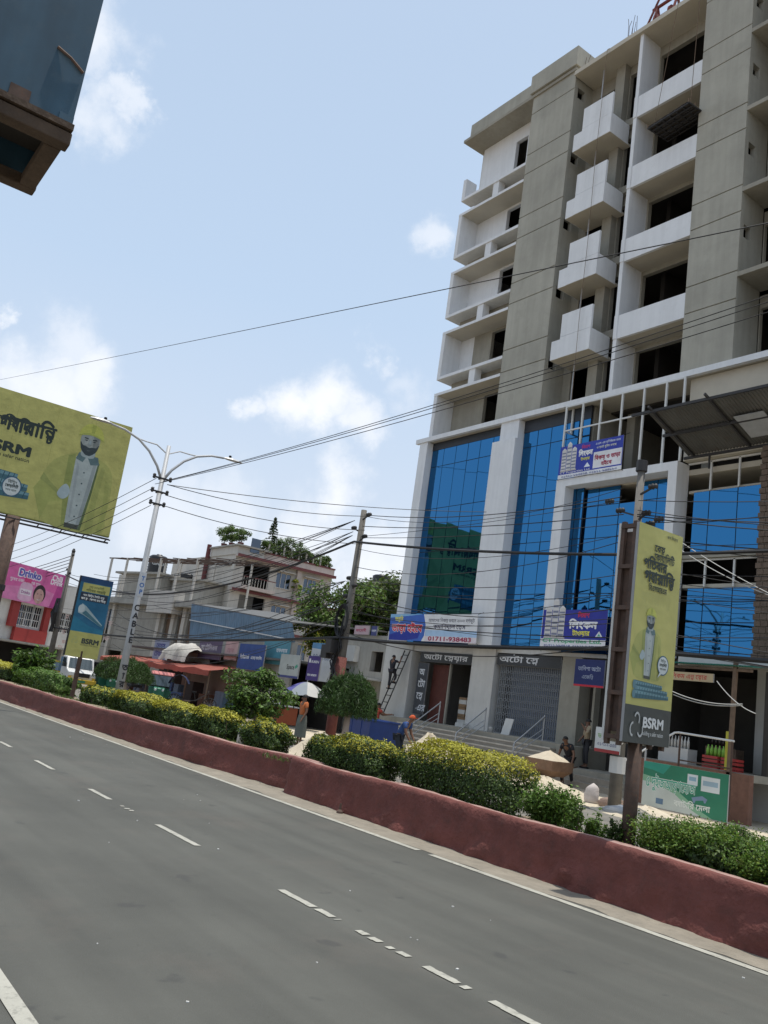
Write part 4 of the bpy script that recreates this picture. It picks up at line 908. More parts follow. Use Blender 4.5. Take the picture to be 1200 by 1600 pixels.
MB().tube([(BX-.2, atX(14, 840, BX).y, 4.6), (BX-.2, atX(14, 840, BX).y, 4.9)], .44, 12).build('clamp', M_DARKST, bb)
p = Panel((BX, yL, z0), (0, 1, 0), (0, 0, 1), (1, 0, 0)); W_, H_ = yR-yL, z1-z0; p.rect(0, 0, W_, H_, AD_BG); p.rect(0, 0, W_, .06, (.2, .21, .05)); [p.rect(W_*k/5, .06, .025, H_-.06, (.36, .35, .11), layer=2) for k in range(1, 5)]
def bq(px, py): q = atX(px, py, BX); return q.y-yL, q.z-z0
mx, my = bq(113, 815); mt = bq(128, 660); ad_man(p, mx, .02, (mt[1]-.02)*.96)
tx, ty = bq(84, 692); a = bq(0, 668); p.text('বেস্ট কোয়ালিটি', bq(49, 668)[0]-4.6, bq(48, 672)[1]-.12, .72, AD_INK, .025, fit=4.6)
p.text('প্রতিবার গ্যারান্টি', tx-6.2, ty+.05, 1.1, AD_INK, .035, fit=6.2)
lx, ly = bq(47, 716); p.text('BSRM', lx-2.6, ly+.05, .72, AD_INK, .05, fit=2.6); p.text('building a safer nation', lx-2.55, ly-.26, .28, AD_INK, .01, fit=2.55)
rx, ry = bq(50, 765); ad_rods(p, rx-3.9, ry-.9, 3.8, 2.0); sx, sy = bq(18, 760); ad_badge(p, sx, sy, .5)
p.build(bb)
# upright double-faced advert in front of the tower
SX = -6.5
ub = thing('advert_totem', 'tall narrow yellow-green double-faced advert on a post in front of the tower', 'sign', (SX-.1, 8.65, .3))
y0, y1, zb, zt = 8.17, 9.02, 1.72, 4.28
MB().box(SX-.04, SX, y0, y1, zb, zt).build('front_face', M_SIGNB, ub); MB().box(SX-.3, SX-.27, y0, y1, zb-.02, zt).build('back_face', M_OFFW, ub)
for z in np.linspace(zb+.04, zt-.04, 6): 
    MB().bar((SX-.26, y0+.02, z), (SX-.04, y0+.02, z), .05).build('rung', M_RUST, ub); MB().bar((SX-.26, y1-.04, z), (SX-.04, y1-.04, z), .05).build('rung', M_RUST, ub)
for dx in (-.24, -.07): 
    for y in (y0+.03, y1-.04): MB().bar((SX+dx, y, zb-.05), (SX+dx, y, zt+.02), .05).build('upright', M_RUST, ub)
MB().box(SX-.26, SX-.05, y0+.06, y1-.06, zb+.1, zt-.1).build('inner_sheet', M_RUST, ub)
MB().tube([(SX-.15, 8.6, .3), (SX-.15, 8.6, zb+.2)], .085, 10).build('post', M_RUST, ub, smooth=True)
p = Panel((SX, y0, zb), (0, 1, 0), (0, 0, 1), (1, 0, 0)); W_, H_ = y1-y0, zt-zb; p.rect(0, 0, W_, H_, AD_BG); p.rect(0, 0, W_, H_*.165, (.055, .062, .058))
ad_man(p, W_*.4, H_*.29, H_*.31); ad_rods(p, W_*.14, H_*.195, W_*.76, H_*.1); ad_badge(p, W_*.73, H_*.365, W_*.125)
p.poly([(W_*.66, H_*.33), (W_*.72, H_*.33), (W_*.62, H_*.305)], (.5, .55, .55))
p.text('বেস্ট', W_*.36, H_*.885, .12, AD_INK, .02); p.text('কোয়ালিটি', W_*.36, H_*.842, .13, AD_INK, .02, fit=W_*.46); p.text('প্রতিবার', W_*.14, H_*.795, .17, AD_INK, .035, fit=W_*.52); p.text('গ্যারান্টি', W_*.17, H_*.735, .19, AD_INK, .035, fit=W_*.68); p.text('বিএসআরএম', W_*.29, H_*.695, .1, AD_INK, .02, fit=W_*.4)
p.text('রড সিমেন্ট', W_*.62, H_*.965, .05, AD_INK, .01); ad_logo(p, W_*.25, H_*.075, .26, (.4, .42, .42)); p.text('BSRM', W_*.37, H_*.075, .16, (.6, .62, .62), .04, fit=W_*.46); p.text('building a safer nation', W_*.37, H_*.04, .07, (.5, .52, .52), .01, fit=W_*.46)
p.build(ub)
# the same company's smaller board further down the median
SX2 = -28.74
us = thing('advert_totem', 'blue and yellow upright advert board on a post beside the lamp', 'sign', (SX2, 8.85, .3)); y0, y1, zb, zt = 8.31, 9.38, 1.8, 4.4
MB().box(SX2-.08, SX2, y0, y1, zb, zt).build('sheet', M_SIGNB, us); MB().box(SX2-.1, SX2+.012, y0-.03, y0, zb, zt).build('edge_strip', M_BLACK, us); MB().tube([(SX2-.06, 8.84, .2), (SX2-.06, 8.84, zb+.2)], .075, 8).build('post', M_RUST, us)
p = Panel((SX2, y0, zb), (0, 1, 0), (0, 0, 1), (1, 0, 0)); W_, H_ = y1-y0, zt-zb; p.rect(0, 0, W_, H_, (.018, .12, .22)); p.rect(0, 0, W_, H_*.31, AD_BG); p.poly([(0, H_*.31), (W_, H_*.31), (W_, H_*.36), (W_*.5, H_*.4), (0, H_*.5)], (.02, .16, .26)); p.rect(0, H_*.93, W_, H_*.07, (.012, .05, .13))
p.rect(W_*.1, H_*.81, W_*.84, H_*.11, AD_BG); p.text('বেস্ট কোয়ালিটি', W_*.3, H_*.865, .1, (.12, .14, .05), .02, fit=W_*.45); p.text('প্রতিবার গ্যারান্টি', W_*.22, H_*.82, .11, (.12, .14, .05), .04, fit=W_*.6)
p.rect(W_*.08, H_*.7, W_*.84, H_*.1, (.02, .03, .05)); p.text('শত বিল্ডিং তৈরি হচ্ছে', W_*.16, H_*.755, .09, (.7, .72, .7), .02, fit=W_*.66); p.text('কনস্ট্রাকশন রড দিয়ে', W_*.12, H_*.712, .1, (.7, .72, .7), .03, fit=W_*.76)
p.poly([(W_*.12, H_*.54), (W_*.1, H_*.6), (W_*.2, H_*.66), (W_*.34, H_*.63), (W_*.92, H_*.43), (W_*.92, H_*.4), (W_*.3, H_*.52)], (.32, .42, .44)); p.poly([(W_*.24, H_*.54), (W_*.92, H_*.4), (W_*.92, H_*.42), (W_*.34, H_*.58)], (.06, .16, .2)); p.poly(ell(W_*.2, H_*.595, W_*.1, H_*.05, 18), (.45, .52, .53))
ad_logo(p, W_*.2, H_*.2, .2, (.35, .4, .2)); p.text('BSRM', W_*.4, H_*.175, .22, (.05, .06, .05), .05, fit=W_*.54); p.text('building a safer nation', W_*.4, H_*.15, .06, (.08, .09, .06), 0, fit=W_*.54)
p.build(us)

# ------------------------------------------------------------------ street lamp in the median
LX, LY = -26.5, 9.5
lp = thing('street_lamp', 'tall tapered grey double-arm street lamp rising from the median planting', 'street lamp', (LX, LY, .3))
M_LAMP = mat('galvanised_lamp_post', (.42, .43, .44), .55, .08, 3, metal=.1, streak=.06)
MB().tube([(LX, LY, .3), (LX, LY, 3.0), (LX, LY, 8.85)], [.135, .105, .065], 12).build('pole', M_LAMP, lp, smooth=True)
for s in (-1, 1):
    MB().tube([(LX, LY+s*.06, 7.75), (LX, LY+s*.25, 8.1), (LX, LY+s*.6, 8.5), (LX, LY+s*1.0, 8.78), (LX, LY+s*1.5, 8.95), (LX, LY+s*1.95, 9.0)], [.045, .045, .042, .04, .036, .034], 8).build('arm', M_LAMP, lp, smooth=True)
    MB().tube([(LX, LY+s*.06, 8.6), (LX, LY+s*.4, 8.78), (LX, LY+s*.75, 8.78), (LX, LY+s*1.05, 8.8)], .022, 6).build('brace', M_LAMP, lp)
    b = MB(); y = LY+s*1.95
    prof = [(0, .05, .03), (.1, .1, .05), (.3, .13, .06), (.55, .11, .05), (.68, .05, .025)]
    for d, w, h in prof: b.v += [(LX-w, y+s*d, 9.0), (LX-w*.6, y+s*d, 9.0+h), (LX+w*.6, y+s*d, 9.0+h), (LX+w, y+s*d, 9.0), (LX, y+s*d, 9.0-h*.5)]
    for i in range(4):
        for j in range(5): k = i*5; b.f.append((k+j, k+(j+1) % 5, k+5+(j+1) % 5, k+5+j)); b.c.append(None)
    b.f += [(0, 1, 2, 3, 4), (24, 23, 22, 21, 20)]; b.c += [None]*2
    h_ = b.build('lamp_head', M_STEELG, lp); MB().lathe((LX, y+s*.22, 9.05), [(.05, 0), (.05, .09), (.03, .1)], 8).build('photocell', M_BLACK, h_)
for z, w in ((7.75, .55), (7.3, .5), (6.9, .45)):
    br = MB().bar((LX, LY-w/2, z), (LX, LY+w/2, z), .05).bar((LX, LY-.1, z-.02), (LX, LY+.1, z-.02), .2, .06).build('bracket', M_DARKST, lp)
    for s in (-1, 1): MB().lathe((LX, LY+s*w/2, z), [(.03, -.06), (.06, -.02), (.045, .02), (.06, .06), (.03, .1)], 8).build('insulator', M_DARKST, br)
# hand-painted lettering bands on the lamp post
p = Panel((LX+.122, LY-.11, .9), (0, 1, 0), (0, 0, 1), (1, 0, 0))
for i, ch in enumerate('CABLE'): p.text(ch, .11, 2.55-.25*i, .26, (.02, .02, .025), .03, align=.5)
p.rect(.02, 3.0, .18, .75, (.5, .52, .55)); 
for i, ch in enumerate('TOP'): p.text(ch, .11, 3.5-.21*i, .19, (.06, .15, .38), .04, align=.5)
for i, ch in enumerate('তার'): p.text(ch, .11, .7-.25*i, .26, (.02, .02, .025), .03, align=.5)
p.build(lp)

# ------------------------------------------------------------------ concrete utility poles
def insul(parent, c, ax): MB().lathe(c, [(.03, -.14), (.075, -.1), (.045, -.04), (.085, 0), (.045, .05), (.075, .1), (.03, .14)], 10, axis=ax).build('insulator', M_DARKST, parent, smooth=True)
def utility_pole(x, y, h, label, arms, rb=.17, rt=.1, m=None, tilt=0):
    t = thing('utility_pole', label, 'utility pole', (x, y, 0)); m = m or M_POLE
    MB().tube([(x, y, 0), (x+tilt*.5, y, h*.5), (x+tilt, y, h)], [rb, (rb+rt)/2, rt], 10).build('pole', m, t, smooth=True)
    for (z, a, side) in arms:
        xx = x+tilt*z/h
        ar = MB().bar((xx, y-.05, z-.08), (xx+a*.5, y-.05, z+.1), .045).build('cross_arm', M_DARKST, t); insul(ar, (xx+a*.5, y-.05, z+.12), 'x')
    return t
PM = Vector((-27.45, 18, 0)); PR = Vector((-14.4, 18, 0)); 
t1 = utility_pole(PM.x, PM.y, 8.9, 'concrete utility pole with looped cables left of the blue glass tower', [(8.55, .9, 1), (8.1, -.9, 1), (7.7, .75, 1), (6.1, -.5, 1), (5.8, .4, 1), (5.4, -.6, 1)], .17, .11, M_POLED)
MB().tube([(PM.x, PM.y, .0), (PM.x, PM.y, 3.2)], .2, 10).build('maroon_paint_band', M_MAROON, t1, smooth=True)
for k in range(5):
    r = .42+.03*k; c = Vector((PM.x-.1+.03*k, PM.y-.2-.02*k, 4.55)); MB().tube([c+Vector((r*.8*math.cos(a), 0, r*math.sin(a)*1.15)) for a in np.linspace(0, 6.283, 22)], .022, 5, cap=False).build('cable_loop', M_CABLE, t1)
rnd = random.Random(12)
for k in range(8):
    z = rnd.uniform(2.6, 4.4); MB().tube([(PM.x+rnd.uniform(-.2, .2), PM.y-.2, z+.9), (PM.x+rnd.uniform(-.4, .4), PM.y-.28, z+.3), (PM.x+rnd.uniform(-.3, .3), PM.y-.25, z-.5)], .028, 5).build('hanging_cable', M_CABLE, t1)
MB().box(PM.x-.5, PM.x-.1, PM.y-.5, PM.y-.2, 3.3, 3.8).build('junction_box', M_DARKST, t1); MB().box(PM.x-.9, PM.x-.5, PM.y-.4, PM.y-.1, 3.1, 3.6).build('junction_box', M_DARKST, t1)
t2 = utility_pole(PR.x, PR.y, 8.75, 'concrete utility pole with porcelain insulators behind the narrow advert', [(8.1, .9, 1), (7.55, -1.1, 1), (7.4, .6, 1), (7.1, .9, 1)], .17, .1, M_POLED)
MB().tube([(PR.x, PR.y, 8.7), (PR.x, PR.y, 9.0)], .15, 8).build('cap', M_DARKST, t2); insul(t2, (PR.x-.9, PR.y-.1, 7.95), 'x'); insul(t2, (PR.x+.75, PR.y-.1, 7.3), 'x')
p = Panel((PR.x-.5, PR.y-.32, 1.35), X, Z, (0, -1, 0)); MB().box(PR.x-.5, PR.x+.28, PR.y-.31, PR.y-.29, 1.35, 1.95).build('notice_board', M_OFFW, t2); p.rect(0, 0, .78, .6, (.6, .6, .58)); p.rect(0, 0, .78, .08, (.35, .05, .05)); p.text('ভাড়া হবে', .08, .34, .16, (.15, .3, .08), .02, fit=.6); p.text('০১৭১২-৫৫৪', .08, .16, .12, (.1, .1, .2), .01, fit=.6); p.build(t2)
MB().prism([(PR.x+.2, PR.y-.3, 1.5), (PR.x+.95, PR.y-.3, 2.3), (PR.x+.75, PR.y-.3, 3.0), (PR.x+.2, PR.y-.3, 3.1)], (0, .04, 0)).build('bent_sheet', M_STEELW, t2)
MB().tube([(PR.x, PR.y, 2.6), (PR.x, PR.y, 1.95)], .206, 10).build('torn_poster', M_OFFW, t2)
MB().tube([(PR.x, PR.y, .9), (PR.x, PR.y, 1.3)], .204, 10).build('torn_poster', M_OFFW, t2)
q = atY(84, 1000, 17.0); t3 = utility_pole(q.x, 17.0, 8.9, 'concrete utility pole with a thick cable bundle before the pink advert', [(8.6, .6, 1), (7.6, -.7, 1), (7.3, .9, 1)], .22, .12, M_POLED)
MB().lathe((q.x, 17.0, 8.9), [(.1, 0), (.14, .12), (.06, .3)], 8).build('top_insulator', M_DARKST, t3)
for k in range(6): MB().tube([(q.x+rnd.uniform(-.4, .4), 16.7, 5.6), (q.x+rnd.uniform(-.7, .7), 16.6, 4.6), (q.x+rnd.uniform(-.5, .5), 16.7, 3.3)], .06, 5).build('hanging_cable', M_CABLE, t3)
P3 = Vector((q.x, 17.0, 0))
utility_pole(-24, -3.2, 9.6, 'dark utility pole on the near side of the road', [(9.0, .8, 1), (8.5, -.8, 1), (8.0, .8, 1)])

# ------------------------------------------------------------------ overhead wires
def wire(a, b, label, r=.012, sag=.3, group=None, n=14, kind_='wire', m=None):
    a, b = Vector(a), Vector(b); pts = []
    for i in range(n+1): t = i/n; q = a.lerp(b, t); q.z -= sag*4*t*(1-t); pts.append(q)
    o = MB().tube(pts, r, 5 if r > .02 else 4).build('overhead_wire', m or M_CABLE); return tag(o, label, kind_, group)
a = atY(-60, 605, 13); c = atY(1290, 330, 13); wire(a, c, 'single high wire crossing the whole street in front of the tower', .014, .05)
G1 = 'wires rising from the street lamp to the upper right'
for k, (pa, pb) in enumerate([((290, 742), (1215, 455)), ((280, 748), (1215, 466)), ((275, 752), (1215, 484))]):
    c = atY(*pb, 13); wire((LX, LY+.2-.2*k, 7.75-.12*k), (c.x+2, 13.4, c.z+.3), ['upper', 'middle', 'lower'][k]+' of three thin wires rising from the street lamp across the tower balconies', .010, .22, G1)
G2 = 'wires from the street lamp towards the big billboard'
for k in range(4): wire((LX, LY-.2, 7.7-.3*k), (-80, LY+1.5+.3*k, 8.4-.4*k), ['topmost', 'second', 'third', 'lowest'][k]+' of four wires running from the street lamp past the billboard', .013, 1.0, G2)
G3 = 'wires from the street lamp to the utility pole'
for k in range(3): wire((LX, LY+.2, 7.6-.35*k), (PM.x+.4, PM.y-.1, 8.6-.55*k), ['upper', 'middle', 'lower'][k]+' of three wires from the street lamp to the pole with looped cables', .012, .25, G3)
wire((LX, LY+.25, 7.6), atY(760, 800, 22.5), 'wire sloping from the street lamp down to the right before the glass', .012, .2)
# main run of wires along the building front, pole to pole and on to the right
G4 = 'wires strung between the two concrete poles'; G5 = 'tangled wires running right from the insulator pole'; G6 = 'wires leaving the cable-loop pole to the left'
rnd = random.Random(21)
zs = [(8.65, 7.95), (8.6, 8.2), (8.2, 7.5), (7.8, 7.9), (7.75, 7.3), (7.3, 7.0), (6.6, 6.8), (6.2, 5.9), (6.0, 5.3), (5.6, 5.0), (5.2, 5.3), (4.9, 4.6), (4.4, 4.75), (4.1, 4.0), (4.6, 4.2), (5.0, 4.1)]
ORD = ['first', 'second', 'third', 'fourth', 'fifth', 'sixth', 'seventh', 'eighth', 'ninth', 'tenth', 'eleventh', 'twelfth', 'thirteenth', 'fourteenth', 'fifteenth', 'lowest']
zs.sort(reverse=True)
for i, (za, zb) in enumerate(zs):
    wire((PM.x+.3, PM.y-.15, za), (PR.x-.3, PR.y-.2+rnd.uniform(-.2, .2), zb), (['topmost']+ORD[1:])[i]+(' wire' if i in (0, 15) else ' wire from the top')+' strung between the two concrete poles before the glass', rnd.choice([.009, .011, .014]), rnd.uniform(.1, .55), G4)
for i in range(22):
    za = rnd.uniform(3.9, 7.9); wire((PR.x+.1, PR.y-.15, za), (3.5, PR.y+rnd.uniform(-.8, .8), za+rnd.uniform(-1.6, 1.0)), 'black wire in the tangle right of the insulator pole', rnd.choice([.008, .011, .014]), rnd.uniform(.2, .9), G5)
for i in range(24):
    za = rnd.choice([8.5, 8.05, 7.9, 6.1, 5.4, 5.7, 4.6]); wire((PM.x-.4, PM.y-.1, za), (-62+rnd.uniform(-8, 8), 18.6+rnd.uniform(-1, 2.0), za-rnd.uniform(.0, 1.9)), 'thin wire leaving the cable-loop pole towards the white houses', rnd.choice([.010, .013, .016]), rnd.uniform(.6, 1.8), G6)
for k, (z, lab) in enumerate([(7.25, 'thick black twisted cable strung high across the whole street'), (3.95, 'thick black bundled cable sagging low over the shop signs')]):
    r = .045 if k == 0 else .06
    zm, zr_ = [(atY(547, 847, 17.75).z, atY(992, 866, 17.75).z), (atY(529, 996, 17.75).z, atY(985, 1014, 17.75).z)][k]; z = zm
    wire((PM.x, PM.y-.25, zm), (PR.x, PR.y-.25, zr_), lab+', pole to pole', r, .12)
    wire((PM.x, PM.y-.25, z), (P3.x, P3.y-.2, z-.3), lab+', left stretch', r, 1.7 if k == 0 else .4, n=22)
    wire((PR.x, PR.y-.25, zr_), (4, 17.5, zr_+.3), lab+', right stretch', r, .3)
for k in range(5): wire((P3.x, P3.y, 8.7-.25*k), (-150, 17.2, 8.9-.3*k), ['topmost', 'second', 'middle', 'fourth', 'lowest'][k]+' of five wires running left from the pole before the pink advert', .025, 1.2, 'wires left of the far pole')
M_PALEW = mat('pale_service_cable', (.4, .4, .38), .6, 0)
G7 = 'pale service cables dropping to the grocery stall'
for a, c in [((1040, 830), (1250, 950)), ((1065, 860), (1230, 940)), ((1120, 1064), (1181, 1115)), ((1050, 1080), (1160, 1100)), ((1052, 1085), (1160, 1102))]:
    wire(atY(*a, 20.8), atY(*c, 20.6), 'pale service cable slanting down before the grocery stall', .012, .12, G7, m=M_PALEW)

# ------------------------------------------------------------------ the row of older buildings on the left
M_PLAST = mat('grey_plaster', (.33, .315, .28), .9, .14, .6, streak=.1, grime=.35, grime_col=(.2, .185, .16))
M_PALEW2 = mat('pale_house_paint', (.52, .49, .44), .88, .07, .7, streak=.07, grime=.2, grime_col=(.36, .33, .29))
M_PINKW = mat('pinkish_house_paint', (.5, .43, .39), .88, .08, .7, streak=.07, grime=.25, grime_col=(.33, .27, .24))
M_WIN = glass_mat('dark_window_glass', (.09, .11, .14), .08)
M_MARR = mat('maroon_trim', (.15, .05, .05), .8, .12, 2)
M_TANK = mat('black_water_tank', (.02, .02, .022), .4, .05)
M_BLUETIN = mat('blue_tin_wall', (.13, .21, .29), .6, .12, .5, streak=.2, grime=.3, grime_col=(.2, .22, .24))
M_REDS = mat('red_sign_paint', (.35, .045, .04), .6, .1)
def onplane(px, py, P0, az):
    u = np.array([math.cos(az), math.sin(az), 0]); n = np.array([-u[1], u[0], 0]); r = ray(px, py); t = ((np.array(P0)-_O)@n)/(r@n); P = _O+r*t
    return float((P-np.array(P0))@u), float(P[2])
def window(t, ax, c, a0, a1, z0, z1, out, bars=3, frame=None):
    """recessed window: frame, pane and bars; ax 'x': lies in plane x=c and looks towards +x (out=1)"""
    f = MB(); w = .07
    bx = (lambda p0, p1, q0, q1, d0, d1: f.box(c+min(d0, d1), c+max(d0, d1), p0, p1, q0, q1)) if ax == 'x' else (lambda p0, p1, q0, q1, d0, d1: f.box(p0, p1, c+min(d0, d1), c+max(d0, d1), q0, q1))
    bx(a0, a1, z0-.06, z0, -.1*out, .09*out); bx(a0, a0+w, z0, z1, -.12*out, -.03*out); bx(a1-w, a1, z0, z1, -.12*out, -.03*out); bx(a0+w, a1-w, z1-w, z1, -.12*out, -.03*out)
    for k in range(1, bars): m = a0+(a1-a0)*k/bars; bx(m-.03, m+.03, z0, z1-w, -.115*out, -.05*out)
    o = f.build('window', frame or M_OFFW, t); g = MB()
    if ax == 'x': g.box(c-.13*out, c-.1*out, a0+.02, a1-.02, z0, z1)
    else: g.box(a0+.02, a1-.02, c-.13*out, c-.1*out, z0, z1)
    g.build('pane', M_WIN, o)
# white house with the roof garden
HX = -69.7; wb = thing('apartment_house', 'white five-storey house with balconies and a garden on its roof', 'house', (-76, 38, 0))
r0 = atX(444, 884, HX); r1 = atX(517, 897, HX); RZ = (r0.z+r1.z)/2; RY = r1.y+.2; led = [atX(*q, HX).z for q in ((409, 900), (396, 932))]
tw = atX(372, 853, HX).z; TX0 = atY(333, 852, 33).x
fl = [RZ-3.05*k for k in range(5)]
holes = []
for z in fl[:4]: holes += [(34.0, 36.6, z-2.9, z-.45), (37.3, 38.9, z-2.2, z-.8), (40.2, 41.7, z-2.2, z-.8)]
MB().wall('x', HX-.25, HX, 33.0, RY, 0, RZ, holes).build('side_wall', M_PALEW2, wb)
MB().box(-84, HX-.25, 33, 33.25, 0, RZ).build('front_wall', M_PALEW2, wb); MB().box(-84, HX-.25, 33.25, RY, RZ-.3, RZ-.1).build('roof', M_PLAST, wb); MB().box(-74, -73.8, 33.25, RY, 0, RZ).build('inner_wall', M_SHADEIN, wb)
for z in fl[:4]:
    MB().box(HX, HX+.55, 32.9, RY+.1, z-.28, z-.1).build('ledge', M_PINKW, wb); MB().box(HX+.55, HX+.58, 32.9, RY+.1, z-.3, z-.04).build('ledge_trim', M_MARR, wb)
    window(wb, 'x', HX, 37.3, 38.9, z-2.2, z-.8, 1); window(wb, 'x', HX, 40.2, 41.7, z-2.2, z-.8, 1)
    for y in (37.3, 40.2): MB().box(HX, HX+.5, y-.1, y+1.75, z-.76, z-.7).build('sunshade', M_PALEW2, wb)
    bl = MB().box(HX, HX+1.0, 33.6, 36.9, z-3.05, z-2.9).box(HX+.92, HX+1.0, 33.6, 36.9, z-2.9, z-2.75).build('balcony', M_PINKW, wb)
    for k in range(12): y = 33.65+.29*k; MB().box(HX+.94, HX+.98, y, y+.04, z-2.75, z-2.0).build('baluster', M_PALEW2, bl)
    MB().box(HX+.93, HX+.99, 33.6, 36.9, z-2.0, z-1.93).build('balcony_rail', M_MARR, bl)
    MB().box(HX+.02, HX+.3, 39.3, 39.75, z-3.05, z-.3).build('pilaster', M_PINKW, wb)
MB().box(TX0, HX+.3, 32.9, 35.6, RZ-.1, tw).build('stair_tower', M_PALEW2, wb); MB().box(TX0-.15, HX+.6, 32.7, 36.2, tw, tw+.14).build('tower_roof', M_PLAST, wb)
MB().tube([(TX0-.2, 32.75, 2), (TX0-.2, 32.75, tw+.4)], .22, 8).build('maroon_pipe', M_MARR, wb)
MB().box(HX+.3, HX+.36, 34.1, 35.0, RZ+.3, RZ+1.6).build('tower_window', M_WIN, wb)
MB().box(HX-.1, HX+.1, 35.6, RY+.1, RZ-.1, RZ+.55).build('parapet', M_PINKW, wb); MB().box(HX-.15, HX+.16, 35.6, RY+.15, RZ+.55, RZ+.68).build('parapet_trim', M_MARR, wb)
for k in range(9): y = 36+.8*k; MB().box(HX-.05, HX+.08, y, y+.14, RZ+.68, RZ+1.5).build('garden_post', M_PALEW2, wb)
MB().box(-84, -69.9, RY-.2, RY, 0, RZ).build('end_wall', M_PALEW2, wb)
# grey building with a bare steel roof frame
GA = R(14); G0 = atY(237, 930, 27); gb = thing('grey_building', 'old grey two-storey building under a bare steel roof frame', 'building', (G0.x, 27, 0), GA)
gp = lambda px, py: onplane(px, py, (G0.x, 27, 0), GA)
def e(u_, v_): return gp(140+u_/6, 850+v_/6)
sl = e(440, 520)[1]; xl = e(90, 700)[0]; xr = e(1010, 700)[0]; ft = e(280, 140)[1]; pt = e(300, 240)[1]
def GL(name, m, mb, parent=gb, **kw): return mb.build(name, m, parent, local=True, **kw)
d1 = [e(690, 780)[0], e(810, 780)[0], e(905, 780)[0]]; dw = .95
GL('ground_wall', M_PLAST, MB().wall('y', 0, .3, xl, xr, 0, sl-.5, [(x, x+dw*1.1, 3.2, sl-.9) for x in d1]+[(xl+.4, xl+1.9, 3.4, sl-1.0), (e(230, 700)[0], e(360, 700)[0], .2, 2.9)]))
GL('dark_interior', M_SHADEIN, MB().box(xl+.1, xr-.1, 3.2, 3.4, 0, sl-.4)); GL('floor_slab', M_PLAST, MB().box(xl, xr+.5, -.9, 6, sl-.5, sl)); GL('side_wall', M_PLAST, MB().box(xr-.3, xr, .3, 8, 0, sl-.5)); GL('side_wall', M_PLAST, MB().box(xl, xl+.3, .3, 8, 0, sl-.5))
GL('shutter', M_STEELG, MB().box(e(230, 700)[0], e(360, 700)[0], .12, .18, 3.2, sl-.6)); GL('white_pilaster', M_PALEW2, MB().box(e(205, 800)[0]-.15, e(205, 800)[0]+.2, -.25, 0, 0, pt-.5))
GL('penthouse', M_PLAST, MB().box(e(100, 300)[0], e(480, 300)[0], 2.2, 8, sl, pt)); GL('penthouse_roof', M_PLAST, MB().box(e(80, 300)[0], e(500, 300)[0], 1.7, 8.2, pt, pt+.18))
GL('penthouse', M_PLAST, MB().box(e(500, 300)[0], e(800, 300)[0], 3.2, 9, sl, pt-.3)); GL('penthouse_roof', M_PLAST, MB().box(e(490, 300)[0], e(830, 300)[0], 2.9, 9.2, pt-.3, pt-.14))
bx0, bx1 = e(640, 560)[0], e(880, 560)[0]; GL('balcony_front', M_PALEW2, MB().box(bx0, bx1, -1.05, -.92, sl-1.1, sl+.75)); GL('balcony_front', M_PALEW2, MB().box(bx1-.1, bx1, -.92, 0, sl-1.1, sl+.75))
for x in d1: GL('door', M_WOOD, MB().box(x+.05, x+dw*.55, .2, .25, 3.2, sl-1.0))
for x in (d1[0]-.9, d1[1]-.7, d1[2]-.6): GL('pillar', M_PALEW2, MB().box(x, x+.42, -.16, 0, 2.8, sl-.5))
w_ = GL('window', M_PALEW2, MB().box(xl+.4, xl+1.9, .1, .16, 3.36, 3.44).box(xl+1.1, xl+1.18, .1, .16, 3.44, sl-1.0)); GL('pane', M_WIN, MB().box(xl+.42, xl+1.88, .2, .24, 3.4, sl-1.0), w_)
sf = GL('steel_frame', M_RUST, MB().bar((xl+.3, -.4, ft), (xr+2.5, -.4, ft-.2), .1).bar((xl+.3, 2.4, ft+.35), (xr+2.5, 2.4, ft+.2), .1).bar((xl+.3, 5.4, ft+.8), (xr+2.5, 5.4, ft+.6), .1))
for k in range(9): x = xl+.4+k*(xr+2-xl)/8.4; GL('rafter', M_RUST, MB().bar((x, -.5, ft), (x, 5.5, ft+.78), .08), sf)
for k in range(6): x = xl+.7+k*(xr-xl)/5.6; GL('frame_post', M_PALEW2, MB().bar((x, -.4, sl), (x, -.4, ft), .16), sf); GL('frame_post', M_PALEW2, MB().bar((x, 5.4, sl), (x, 5.4, ft+.78), .14), sf)
def tank(x, y, z, r, h, label, rz=0, txt=None):
    t = thing('water_tank', label, 'water tank', (x, y, z)); pr = [(r*.97, 0)]
    for k in range(6): pr += [(r, h*(.05+.13*k)), (r*.95, h*(.11+.13*k))]
    pr += [(r, h*.84), (r*.75, h*.93), (r*.3, h*.96), (r*.3, h), (.02, h)]
    MB().lathe((x, y, z), pr, 20).build('tank_body', M_TANK, t, smooth=True)
    if txt:
        d = Vector((_O[0]-x, _O[1]-y, 0)).normalized(); u = Vector((-d.y, d.x, 0)); p = Panel(Vector((x, y, z+h*.42))+d*(r+.01)-u*r*.6, u, Z, d); p.text(txt, 0, 0, .5, (.5, .5, .48), .04, fit=r*1.2); p.build(t)
    MB().box(x-r*.9, x+r*.9, y-r*.9, y+r*.9, z-.25, z).build('plinth', M_PLAST, t); return t
q = atY(246, 885, 34); tank(q.x, 34, q.z-.9, 1.05, 2.2, 'black plastic water tank lettered in white on the grey building roof', txt='GAZI'); MB_ = MB().box(q.x-1, q.x+1, 33.2, 35, 5, q.z-1.15).build('tank_stand', M_PLAST, None); tag(MB_, 'plain concrete stand under the lettered black tank', 'stand')
q = atY(292, 906, 33); tank(q.x, 33, q.z-.8, 1.3, 1.4, 'wide dark water tank near the right end of the grey building roof'); tag(MB().box(q.x-1.4, q.x+1.4, 32.3, 34, 3, q.z-1.05).build('tank_stand', M_PLAST), 'pale wall block under the wide dark tank', 'stand')
